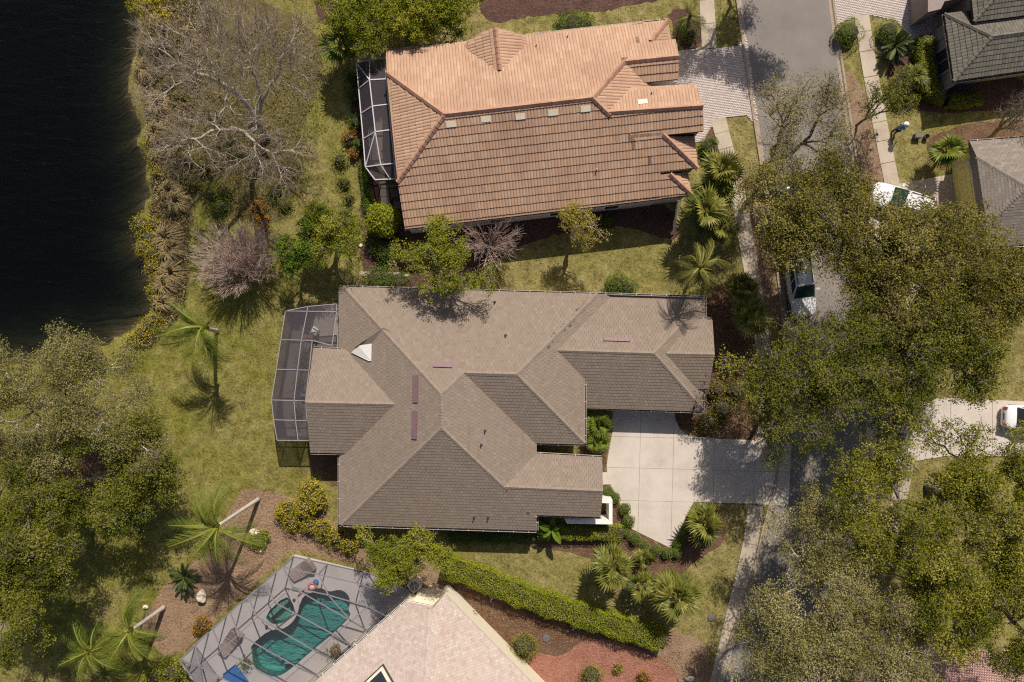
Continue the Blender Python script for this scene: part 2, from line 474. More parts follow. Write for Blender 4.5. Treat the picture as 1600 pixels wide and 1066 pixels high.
class MB:
    """collects simple solids for ONE mesh object"""

    def __init__(self):
        self.v, self.f = [], []

    def add(self, verts, faces):
        n = len(self.v)
        self.v += [tuple(float(c) for c in p) for p in verts]
        self.f += [tuple(i + n for i in q) for q in faces]
        return self

    def prism(self, poly, z0, z1):
        n = len(poly)
        if area2(poly) < 0:
            poly = poly[::-1]
        vs = [(p[0], p[1], z0) for p in poly] + [(p[0], p[1], z1) for p in poly]
        fs = [tuple(range(n - 1, -1, -1)), tuple(range(n, 2 * n))]
        fs += [(i, (i + 1) % n, n + (i + 1) % n, n + i) for i in range(n)]
        return self.add(vs, fs)

    def box(self, c, size, rz=0.0):
        x, y, z = (s / 2 for s in size)
        ca, sa = math.cos(rz), math.sin(rz)
        vs = []
        for dz in (-z, z):
            for dx, dy in ((-x, -y), (x, -y), (x, y), (-x, y)):
                vs.append((c[0] + dx * ca - dy * sa, c[1] + dx * sa + dy * ca, c[2] + dz))
        return self.add(vs, [(3, 2, 1, 0), (4, 5, 6, 7), (0, 1, 5, 4), (1, 2, 6, 5), (2, 3, 7, 6), (3, 0, 4, 7)])

    def bar(self, p0, p1, w, h=None):
        """square bar between two points"""
        h = h or w
        p0, p1 = Vector(p0), Vector(p1)
        d = (p1 - p0)
        if d.length < 1e-6:
            return self
        d.normalize()
        up = Vector((0, 0, 1)) if abs(d.z) < 0.95 else Vector((1, 0, 0))
        s = d.cross(up).normalized() * w / 2
        u = s.cross(d).normalized() * h / 2
        vs = [p + a * s + b * u for p in (p0, p1) for a, b in ((-1, -1), (1, -1), (1, 1), (-1, 1))]
        return self.add(vs, [(0, 1, 2, 3), (7, 6, 5, 4), (0, 4, 5, 1), (1, 5, 6, 2), (2, 6, 7, 3), (3, 7, 4, 0)])

    def tube(self, pts, radii, n=8):
        rings = []
        for i, p in enumerate(pts):
            p = Vector(p)
            a = Vector(pts[max(0, i - 1)])
            b = Vector(pts[min(len(pts) - 1, i + 1)])
            d = (b - a).normalized()
            up = Vector((0, 0, 1)) if abs(d.z) < 0.95 else Vector((1, 0, 0))
            s = d.cross(up).normalized()
            u = s.cross(d)
            rings.append([p + (s * math.cos(t) + u * math.sin(t)) * radii[i] for t in [2 * math.pi * k / n for k in range(n)]])
        vs = [q for r in rings for q in r]
        fs = []
        for i in range(len(pts) - 1):
            for k in range(n):
                fs.append((i * n + k, i * n + (k + 1) % n, (i + 1) * n + (k + 1) % n, (i + 1) * n + k))
        fs.append(tuple(range(n - 1, -1, -1)))
        fs.append(tuple((len(pts) - 1) * n + k for k in range(n)))
        return self.add(vs, fs)

    def lathe(self, c, prof, n=16):
        vs, fs = [], []
        for r, z in prof:
            for k in range(n):
                t = 2 * math.pi * k / n
                vs.append((c[0] + r * math.cos(t), c[1] + r * math.sin(t), c[2] + z))
        for i in range(len(prof) - 1):
            for k in range(n):
                fs.append((i * n + k, i * n + (k + 1) % n, (i + 1) * n + (k + 1) % n, (i + 1) * n + k))
        fs.append(tuple(range(n - 1, -1, -1)))
        fs.append(tuple((len(prof) - 1) * n + k for k in range(n)))
        return self.add(vs, fs)

    def build(self, name, material, parent=None, smooth=False):
        return mesh_obj(name, self.v, self.f, material, parent, None, smooth)


def area2(poly):
    return sum(poly[i][0] * poly[(i + 1) % len(poly)][1] - poly[(i + 1) % len(poly)][0] * poly[i][1] for i in range(len(poly)))


def clip_half(poly, a, b, c, eps=1e-9):
    """keep a*x + b*y + c >= 0 (2-D points)"""
    out = []
    n = len(poly)
    for i in range(n):
        p, q = poly[i], poly[(i + 1) % n]
        dp = a * p[0] + b * p[1] + c
        dq = a * q[0] + b * q[1] + c
        if dp >= -eps:
            out.append(p)
        if (dp > eps and dq < -eps) or (dp < -eps and dq > eps):
            t = dp / (dp - dq)
            out.append((p[0] + (q[0] - p[0]) * t, p[1] + (q[1] - p[1]) * t))
    return out


def clip_rect(poly, x0, x1, y0, y1):
    for h in ((1, 0, -x0), (-1, 0, x1), (0, 1, -y0), (0, -1, y1)):
        poly = clip_half(poly, *h)
        if len(poly) < 3:
            return []
    return poly


def inside(poly, x, y):
    r = False
    n = len(poly)
    for i in range(n):
        x0, y0 = poly[i][0], poly[i][1]
        x1, y1 = poly[(i + 1) % n][0], poly[(i + 1) % n][1]
        if (y0 > y) != (y1 > y) and x < (x1 - x0) * (y - y0) / (y1 - y0) + x0:
            r = not r
    return r


def px_poly(pts, z=0.0):
    return [tuple(at(x, y, z)[:2]) for x, y in pts]


def smooth_poly(poly, it=2):
    for _ in range(it):
        out = []
        n = len(poly)
        for i in range(n):
            p, q = poly[i], poly[(i + 1) % n]
            out.append((p[0] * .75 + q[0] * .25, p[1] * .75 + q[1] * .25))
            out.append((p[0] * .25 + q[0] * .75, p[1] * .25 + q[1] * .75))
        poly = out
    return poly


def ragged(poly, amp=0.12, step=0.25, it=2):
    poly = smooth_poly(poly, it)
    out = []
    n = len(poly)
    for i in range(n):
        p, q = poly[i], poly[(i + 1) % n]
        d = math.hypot(q[0] - p[0], q[1] - p[1])
        k = max(1, int(d / step))
        for j in range(k):
            t = j / k
            out.append((p[0] + (q[0] - p[0]) * t + rng.normal(0, amp * .5), p[1] + (q[1] - p[1]) * t + rng.normal(0, amp * .5)))
    return out


def sheet(name, poly, z, material, kind='structure', parent=None):
    import bmesh
    if area2(poly) < 0:
        poly = poly[::-1]
    bm = bmesh.new()
    vs = [bm.verts.new((p[0], p[1], z)) for p in poly]
    es = [bm.edges.new((vs[i], vs[(i + 1) % len(vs)])) for i in range(len(vs))]
    bmesh.ops.triangle_fill(bm, use_beauty=True, edges=es, normal=(0, 0, 1))
    for f in bm.faces:
        if f.normal.z < 0:
            f.normal_flip()
    me = bpy.data.meshes.new(name)
    if parent is not None:
        bmesh.ops.translate(bm, verts=bm.verts, vec=-world_off(parent))
    bm.to_mesh(me)
    bm.free()
    me.materials.append(M[material])
    o = bpy.data.objects.new(name, me)
    COL.objects.link(o)
    if parent is not None:
        o.parent = parent
    if kind:
        o['kind'] = kind
    return o


# ------------------------------------------------------------------ terrain, lake
SHORE = [(232, -400), (225, -60), (222, 0), (214, 40), (208, 110), (216, 170), (226, 220), (236, 262), (232, 300), (222, 340), (216, 385), (228, 425),
         (236, 468), (228, 500), (195, 528), (140, 545), (80, 556), (0, 575), (-200, 600), (-900, 640)]
shore = np.array([at(x, y)[:2] for x, y in SHORE])
lake_poly0 = [tuple(p) for p in shore] + [(-160.0, -5.0), (-160.0, 120.0), (shore[0][0], 120.0)]
_sh = []
for _a, _b in zip(shore[:-1], shore[1:]):
    _k = max(1, int(np.linalg.norm(_b - _a) / 0.9)) if abs(_a[1]) < 34 and _a[0] > -45 else 1
    for _j in range(_k):
        _sh.append(_a + (_b - _a) * _j / _k + (rng.normal(0, .28, 2) if _k > 1 else 0))
shore = np.array(_sh + [shore[-1]])
lake_poly = [tuple(p) for p in shore] + [(-160.0, -5.0), (-160.0, 120.0), (shore[0][0], 120.0)]


def shore_dist(pts):
    d = np.full(len(pts), 1e9)
    for a, b in zip(shore[:-1], shore[1:]):
        ab = b - a
        t = np.clip(((pts - a) @ ab) / (ab @ ab), 0, 1)
        q = a + t[:, None] * ab
        d = np.minimum(d, np.hypot(*(pts - q).T))
    ins = np.zeros(len(pts), bool)
    n = len(lake_poly)
    for i in range(n):
        x0, y0 = lake_poly[i]
        x1, y1 = lake_poly[(i + 1) % n]
        with np.errstate(divide='ignore', invalid='ignore'):
            c = ((y0 > pts[:, 1]) != (y1 > pts[:, 1])) & (pts[:, 0] < (x1 - x0) * (pts[:, 1] - y0) / (y1 - y0 + 1e-12) + x0)
        ins ^= c
    return np.where(ins, -d, d)


def axis_pts(lo, hi, a, b, fine, coarse):
    l = list(np.arange(lo, a, coarse)) + list(np.arange(a, b, fine)) + list(np.arange(b, hi + coarse, coarse))
    return np.array(l)


xs = axis_pts(-160, 200, -46, -11, 0.35, 6.0)
ys = axis_pts(-170, 170, -34, 34, 0.35, 6.0)
gx, gy = np.meshgrid(xs, ys)
pts = np.stack([gx.ravel(), gy.ravel()], 1)
sdist = shore_dist(pts)
gz = np.where(sdist > 0.6, 0.0, np.where(sdist > -1.0, (sdist - 0.6) * 0.55, -0.88 + (sdist + 1.0) * 0.33))
gz = np.maximum(gz, -4.5)
PIT = [tuple(at(x, y)[:2]) for x, y in ((388, 1008), (444, 920), (466, 920), (485, 922), (513, 916), (540, 920), (552, 935), (556, 965), (470, 1046), (428, 1064), (392, 1052))]
for i, (x, y) in enumerate(pts):
    if -22 < x < -11 and y < -18 and inside(PIT, x, y):
        gz[i] = -1.7
V = np.stack([pts[:, 0], pts[:, 1], gz], 1)
nx, ny = len(xs), len(ys)
idx = np.arange(nx * ny).reshape(ny, nx)
F = np.stack([idx[:-1, :-1].ravel(), idx[:-1, 1:].ravel(), idx[1:, 1:].ravel(), idx[1:, :-1].ravel()], 1)
under = (gz[F].mean(1) < -0.4)
g = mesh_obj('ground', V, F, 'lawn')
g.data.materials.append(M['lake_bed'])
g.data.polygons.foreach_set('material_index', under.astype(np.int32))
g['kind'] = 'structure'
# water body: closed slab
wp = [(p[0] + 1.2, p[1]) for p in lake_poly0[:12]] + [(p[0], p[1] - 1.2) for p in lake_poly0[12:]]
MB().prism(wp, -6.0, -0.42).build('lake_water', 'lake_water')['kind'] = 'structure'


# ------------------------------------------------------------------ paved surfaces
def slabs(parent, poly, xs_, ys_, z0, z1, material, ang=0.0, gap=0.02, name='concrete_slab'):
    """cast slabs: the outline cut into bays along two joint directions"""
    ca, sa = math.cos(-ang), math.sin(-ang)
    loc = [(p[0] * ca - p[1] * sa, p[0] * sa + p[1] * ca) for p in poly]
    if area2(loc) < 0:
        loc = loc[::-1]
    xb = [-1e3] + sorted(xs_) + [1e3]
    yb = [-1e3] + sorted(ys_) + [1e3]
    for i in range(len(xb) - 1):
        for j in range(len(yb) - 1):
            q = clip_rect(loc, xb[i] + gap / 2, xb[i + 1] - gap / 2, yb[j] + gap / 2, yb[j + 1] - gap / 2)
            if len(q) < 3 or abs(area2(q)) < 0.1:
                continue
            w = [(p[0] * ca + p[1] * sa, -p[0] * sa + p[1] * ca) for p in q]
            dz = rng.uniform(-.004, .004)
            MB().prism(w, z0, z1 + dz).build(name, material, parent)


def curve_pts(pts, step=0.5):
    """Catmull-Rom through world points"""
    p = [np.array(q, float) for q in pts]
    p = [2 * p[0] - p[1]] + p + [2 * p[-1] - p[-2]]
    out = []
    for i in range(1, len(p) - 2):
        n = max(2, int(np.linalg.norm(p[i + 1] - p[i]) / step))
        for k in range(n):
            t = k / n
            out.append(0.5 * ((2 * p[i]) + (-p[i - 1] + p[i + 1]) * t + (2 * p[i - 1] - 5 * p[i] + 4 * p[i + 1] - p[i + 2]) * t * t
                              + (-p[i - 1] + 3 * p[i] - 3 * p[i + 1] + p[i + 2]) * t ** 3))
    out.append(p[-2])
    return out


def offsets(path, d):
    out = []
    for i, p in enumerate(path):
        a, b = path[max(0, i - 1)], path[min(len(path) - 1, i + 1)]
        t = (b - a) / (np.linalg.norm(b - a) + 1e-9)
        out.append(np.array((p[0] + t[1] * d, p[1] - t[0] * d)))
    return out


road_c = curve_pts([at(x, y)[:2] for x, y in [(1190, -300), (1212, -100), (1226, 0), (1240, 100), (1258, 220), (1276, 340), (1292, 450), (1300, 560), (1300, 660), (1284, 770),
                                              (1268, 830), (1245, 920), (1215, 1010), (1180, 1110), (1110, 1300)]], 0.6)
HW = 3.38
Lr, Rr = offsets(road_c, -HW), offsets(road_c, HW)     # +d is the right hand of travel; travelling down the picture right hand is west
n = len(road_c)
V = np.array([(p[0], p[1], 0.012) for p in Lr] + [(p[0], p[1], 0.012) for p in Rr])
F = np.array([(i, i + 1, n + i + 1, n + i) for i in range(n - 1)])[:, ::-1].copy()
road = mesh_obj('road', V, F, 'asphalt')
road['kind'] = 'structure'


def strip_profile(path, d0, prof):
    """sweep a profile [(offset, z)] along path"""
    rows = [offsets(path, d0 + o) for o, z in prof]
    m = len(path)
    V = [(rows[k][i][0], rows[k][i][1], prof[k][1]) for k in range(len(prof)) for i in range(m)]
    F = [(k * m + i, k * m + i + 1, (k + 1) * m + i + 1, (k + 1) * m + i) for k in range(len(prof) - 1) for i in range(m - 1)]
    return V, F


for sgn in (1, -1):
    V, F = strip_profile(road_c, 0, [(sgn * (HW - .02), 0.0), (sgn * (HW - .02), 0.018), (sgn * (HW + .20), 0.03), (sgn * (HW + .27), 0.12), (sgn * (HW + .42), 0.13), (sgn * (HW + .45), 0.0)])
    k = mesh_obj('kerb', V, F, 'kerb')
    k['kind'] = 'structure'


WALKS = []


def sidewalk(px_line, w, bay=1.5):
    path = curve_pts([at(x, y)[:2] for x, y in px_line], bay)
    WALKS.append([np.array(q) for q in curve_pts([at(x, y)[:2] for x, y in px_line], .35)])
    root = mesh_obj('sidewalk', *strip_profile(path, 0, [(-w / 2 + .01, 0.006), (w / 2 - .01, 0.006)]), 'joint')
    root['kind'] = 'structure'
    A, B = offsets(path, -w / 2), offsets(path, w / 2)
    for i in range(len(path) - 1):
        e = 0.012
        q = [A[i] * (1 - e) + A[i + 1] * e, B[i] * (1 - e) + B[i + 1] * e, B[i + 1] * (1 - e) + B[i] * e, A[i + 1] * (1 - e) + A[i] * e]
        MB().prism([tuple(c) for c in q], 0.0, 0.05 + rng.uniform(-.006, .006)).build('concrete_slab', 'walk', root)
    return root


sidewalk([(1096, -60), (1104, 0), (1108, 76)], 1.15)
sidewalk([(1122, 185), (1134, 232), (1152, 300), (1168, 390), (1182, 470), (1194, 560), (1196, 640), (1190, 690)], 1.15)
sidewalk([(1180, 790), (1172, 850), (1156, 920), (1140, 985), (1122, 1060), (1100, 1130)], 1.15)
sidewalk([(1346, 22), (1354, 80), (1368, 160), (1380, 220), (1394, 290), (1410, 360), (1424, 440), (1430, 520), (1430, 620)], 1.15)
sidewalk([(1420, 705), (1400, 800), (1370, 900)], 1.15)

# main driveway
ROT = -math.radians(1.5)
dw = px_poly([(946, 628), (1053, 632), (1055, 655), (1062, 670), (1076, 682), (1130, 686), (1236, 690), (1236, 704), (1232, 790), (1180, 788), (1084, 784), (1075, 800), (1049, 857),
              (986, 826), (974, 796), (958, 768), (949, 745), (948, 725), (952, 700), (957, 675), (957, 645)])
dr = sheet('driveway', [(p[0] * .999, p[1] * .999) for p in dw], 0.008, 'joint')
ca, sa = math.cos(-ROT), math.sin(-ROT)
jx = lambda x, y: (lambda p: p[0] * ca - p[1] * sa)(at(x, y))
jy = lambda x, y: (lambda p: p[0] * sa + p[1] * ca)(at(x, y))
slabs(dr, dw, [jx(1000, 700), jx(1051, 740), jx(1115, 740), jx(1178, 740)], [jy(1020, 732), jy(1020, 783), jy(1000, 683)], 0.0, 0.05, 'concrete', ROT, 0.018)
# entry walk beside the courtyard wall
q = px_poly([(940, 738), (949, 738), (958, 757), (940, 757)])
MB().prism(q, 0.0, 0.045).build('entry_walk', 'concrete')['kind'] = 'structure'
# driveway across the street
rd = px_poly([(1352, 655), (1400, 632), (1440, 624), (1480, 622), (1530, 624), (1700, 632), (1700, 722), (1560, 712), (1480, 712), (1420, 722), (1352, 735)])
dr2 = sheet('driveway', rd, 0.008, 'joint')
slabs(dr2, rd, [at(x, 0)[0] for x in (1420, 1485, 1550, 1630)], [], 0.0, 0.05, 'concrete', 0, 0.028)
# driveway of the yellow house
yd = px_poly([(1330, 345), (1378, 300), (1400, 288), (1500, 270), (1530, 372), (1470, 380), (1352, 440)])
dr3 = sheet('driveway', yd, 0.008, 'joint')
slabs(dr3, yd, [at(x, 0)[0] for x in (1395, 1470)], [at(0, 330)[1]], 0.0, 0.05, 'walk', 0, 0.028)


def pavers(parent, poly, w, l, ang, z, material, joint=0.006):
    ca, sa = math.cos(-ang), math.sin(-ang)
    loc = [(p[0] * ca - p[1] * sa, p[0] * sa + p[1] * ca) for p in poly]
    xs_, ys_ = [p[0] for p in loc], [p[1] for p in loc]
    mb, tints = MB(), []
    r = 0
    y = min(ys_)
    while y < max(ys_):
        x = min(xs_) - (l / 2 if r % 2 else 0)
        while x < max(xs_):
            if inside(loc, x + l / 2, y + w / 2):
                q = [(x + joint, y + joint), (x + l, y + joint), (x + l, y + w), (x + joint, y + w)]
                zz = z + rng.uniform(-.006, .006)
                wv = [(a * ca + b * sa, -a * sa + b * ca) for a, b in q]
                mb.add([(a, b, zz) for a, b in wv] + [(a, b, 0.0) for a, b in wv], [(0, 1, 2, 3), (0, 4, 5, 1), (1, 5, 6, 2), (2, 6, 7, 3), (3, 7, 4, 0)])
                t = rng.uniform()
                tints += [t] * 5
            x += l
        y += w
        r += 1
    o = mesh_obj('pavers', mb.v, np.array([f for f in mb.f]), material, parent, tints)
    o['kind'] = 'stuff'
    return o


od = px_poly([(1048, 78), (1066, 80), (1090, 76), (1120, 77), (1150, 74), (1160, 62), (1165, 58), (1184, 188), (1176, 190), (1164, 180), (1140, 184), (1120, 186), (1112, 200), (1098, 222), (1070, 224), (1040, 210)])
d4 = sheet('driveway', od, 0.008, 'joint')
pavers(d4, od, 0.13, 0.18, math.radians(6), 0.045, 'paver')
td = px_poly([(1297, -40), (1420, -40), (1490, -40), (1490, 40), (1470, 62), (1426, 66), (1415, 50), (1400, 34), (1372, 27), (1352, 24), (1336, 28), (1306, 40)])
d5 = sheet('driveway', td, 0.008, 'joint')
pavers(d5, td, 0.13, 0.18, math.radians(8), 0.045, 'paver')
# pink driveway far corner, bottom right
pd_ = px_poly([(1390, 1000), (1430, 985), (1470, 1010), (1560, 1020), (1620, 1000), (1640, 1120), (1300, 1130), (1340, 1050)])
d6 = sheet('driveway', pd_, 0.008, 'joint')
M['pink_paver'] = mat_tint('pink_pavers', [(0.36, 0.20, 0.17), (0.44, 0.27, 0.23), (0.40, 0.235, 0.20), (0.48, 0.31, 0.26)], 0.85, fine=18)
pavers(d6, pd_, 0.14, 0.27, math.radians(40), 0.045, 'pink_paver', 0.003)

# ------------------------------------------------------------------ planting beds
zb = [0.004]


BEDS = []


def bed(pts, material, amp=0.14, it=2, name='mulch_bed'):
    zb[0] += 0.0007
    rg = ragged(px_poly(pts), amp, 0.3, it)
    BEDS.append(smooth_poly(px_poly(pts), it))
    return sheet(name, rg, zb[0], material)


bed([(215, 985), (262, 900), (322, 872), (352, 812), (378, 758), (432, 772), (505, 790), (532, 832), (600, 846), (690, 878), (780, 905), (900, 960), (1000, 985), (1056, 985), (1110, 1005), (1110, 1120), (660, 1130), (664, 1000), (664, 930), (640, 920), (566, 884), (500, 868), (458, 856), (440, 874), (360, 948), (268, 1034), (240, 1010)], 'dry_mulch')
bed([(700, 900), (800, 925), (920, 975), (1040, 1030), (1050, 1080), (900, 1110), (800, 1100), (760, 1000), (705, 950)], 'mulch')
bed([(790, 1100), (828, 1040), (836, 1018), (864, 1026), (884, 1022), (904, 1004), (930, 996), (985, 1008), (1058, 1040), (1070, 1110)], 'red_chips', 0.06)
bed([(546, 118), (570, 120), (600, 300), (650, 360), (760, 345), (1050, 306), (1062, 372), (1040, 376), (980, 352), (860, 366), (780, 400), (740, 440), (690, 450), (560, 448), (566, 330), (556, 240)], 'mulch_dark')
bed([(1098, 455), (1140, 440), (1190, 470), (1208, 690), (1130, 686), (1076, 682), (1052, 655), (1050, 610), (1100, 600)], 'mulch', 0.2)
bed([(905, 660), (958, 668), (950, 700), (946, 738), (956, 768), (974, 796), (988, 830), (1049, 860), (1078, 800), (1088, 786), (1134, 800), (1136, 850), (1080, 880), (1060, 905), (960, 900), (905, 862), (800, 850), (800, 838), (930, 836), (938, 780), (940, 730), (905, 720)], 'mulch')
bed([(742, -60), (1050, -60), (1050, -10), (1000, 8), (900, 22), (830, 26), (750, 42)], 'mulch_dark')
bed([(490, -30), (520, -30), (520, 30), (505, 44), (496, 20)], 'mulch_dark')
bed([(1380, 100), (1420, 80), (1480, 130), (1600, 110), (1600, 170), (1500, 176), (1440, 176), (1400, 160)], 'mulch_dark')
bed([(1040, 10), (1092, 20), (1098, 76), (1062, 80), (1052, 50)], 'mulch_dark')
bed([(1110, 196), (1120, 200), (1130, 250), (1110, 262), (1090, 240)], 'mulch')
bed([(1150, 270), (1180, 280), (1230, 430), (1230, 520), (1180, 480), (1150, 380)], 'dry_mulch', 0.3)
bed([(1306, 110), (1340, 110), (1372, 230), (1386, 300), (1350, 330), (1330, 260)], 'dry_mulch', 0.3)
bed([(1320, 430), (1420, 430), (1440, 560), (1360, 620), (1330, 560)], 'dry_mulch', 0.3)
bed([(480, 700), (532, 700), (532, 766), (500, 748), (486, 726)], 'mulch')
bed([(1440, 215), (1520, 190), (1640, 185), (1640, 222), (1520, 228), (1500, 270), (1460, 262)], 'mulch')
bed([(60, 700), (240, 720), (240, 800), (150, 820), (60, 800)], 'mulch', 0.3)
bed([(232, -30), (330, -30), (440, 10), (505, 60), (500, 130), (470, 200), (470, 280), (450, 345), (400, 350), (340, 330), (300, 300), (296, 480), (250, 520), (215, 540), (242, 480), (232, 410), (240, 300), (240, 220), (222, 140), (222, 60)], 'thatch', 0.22, 2, 'leaf_litter')
BEDS.pop()


# ------------------------------------------------------------------ roofs
class Vol:
    """one roof body: a footprint under several sloping planes"""

    def __init__(self, foot, zf, planes, slope=0.445):
        self.foot = [tuple(at(x, y, zf)[:2]) for x, y in foot]
        if area2(self.foot) < 0:
            self.foot = self.foot[::-1]
        c = np.mean(np.array(self.foot), 0)
        self.planes = []
        self.eaves = []
        for pl in planes:
            (a, b, z) = pl[:3]
            m = pl[3] if len(pl) > 3 else slope
            A, B = at(*a, z)[:2], at(*b, z)[:2]
            t = (B - A) / np.linalg.norm(B - A)
            nrm = np.array((-t[1], t[0]))
            if (c - A) @ nrm < 0:
                nrm = -nrm
            self.planes.append((m * nrm[0], m * nrm[1], z - m * (A @ nrm), nrm, m))
        self.faces = []
        for i, p in enumerate(self.planes):
            poly = list(self.foot)
            for j, q in enumerate(self.planes):
                if i != j:
                    poly = clip_half(poly, q[0] - p[0], q[1] - p[1], q[2] - p[2])
                    if len(poly) < 3:
                        break
            if len(poly) >= 3 and abs(area2(poly)) > 0.02:
                self.faces.append((i, poly))

    def z(self, x, y):
        return min(p[0] * x + p[1] * y + p[2] for p in self.planes)

    def zi(self, i, x, y):
        p = self.planes[i]
        return p[0] * x + p[1] * y + p[2]


def quad(NW, NE, SE, SW, N=None, E=None, S=None, W=None, slope=0.445):
    zs = [z for z in (N, E, S, W) if z is not None]
    zf = sum(zs) / len(zs)
    pl = []
    if N is not None:
        pl.append((NW, NE, N))
    if E is not None:
        pl.append((NE, SE, E))
    if S is not None:
        pl.append((SE, SW, S))
    if W is not None:
        pl.append((SW, NW, W))
    return Vol([NW, NE, SE, SW], zf, pl, slope)


def photo_of(p):
    k = CAM_H / (CAM_H - p[2]) / GSD
    return 800 + p[0] * k, 533 - p[1] * k


def tile_profile(mesh_name, w, l, t, arch, material, jit):
    """one roof tile in its own frame: x along the course, y up the slope, z out of the roof"""
    g_ = 0.006
    if arch:
        xsn = [g_, w * .22, w * .5, w * .78, w - g_]
        hs = [0.0, arch * .75, arch, arch * .75, 0.0]
    else:
        xsn = [g_, w - g_]
        hs = [0, 0]
    v = []
    for y, base in ((0, t), (l, 0.012)):
        for x, h in zip(xsn, hs):
            v.append((x, y + (jit if y == 0 else 0), base + h))
    k = len(xsn)
    for x in xsn:
        v.append((x, jit, -0.01))
    f = [(i, i + 1, k + i + 1, k + i) for i in range(k - 1)]
    f += [(2 * k + i, 2 * k + i + 1, i + 1, i) for i in range(k - 1)]
    v += [(xsn[0], l, -0.01), (xsn[-1], l, -0.01)]
    f += [(2 * k, 0, k, 3 * k), (k - 1, 3 * k - 1, 3 * k + 1, 2 * k - 1)]
    me = bpy.data.meshes.new(mesh_name)
    me.from_pydata(v, [], f)
    me.materials.append(M[material])
    a = me.attributes.new('tint', 'FLOAT', 'FACE')
    a.data.foreach_set('value', np.full(len(f), rng.uniform(0, 1), dtype=np.float32))
    me.update()
    return me


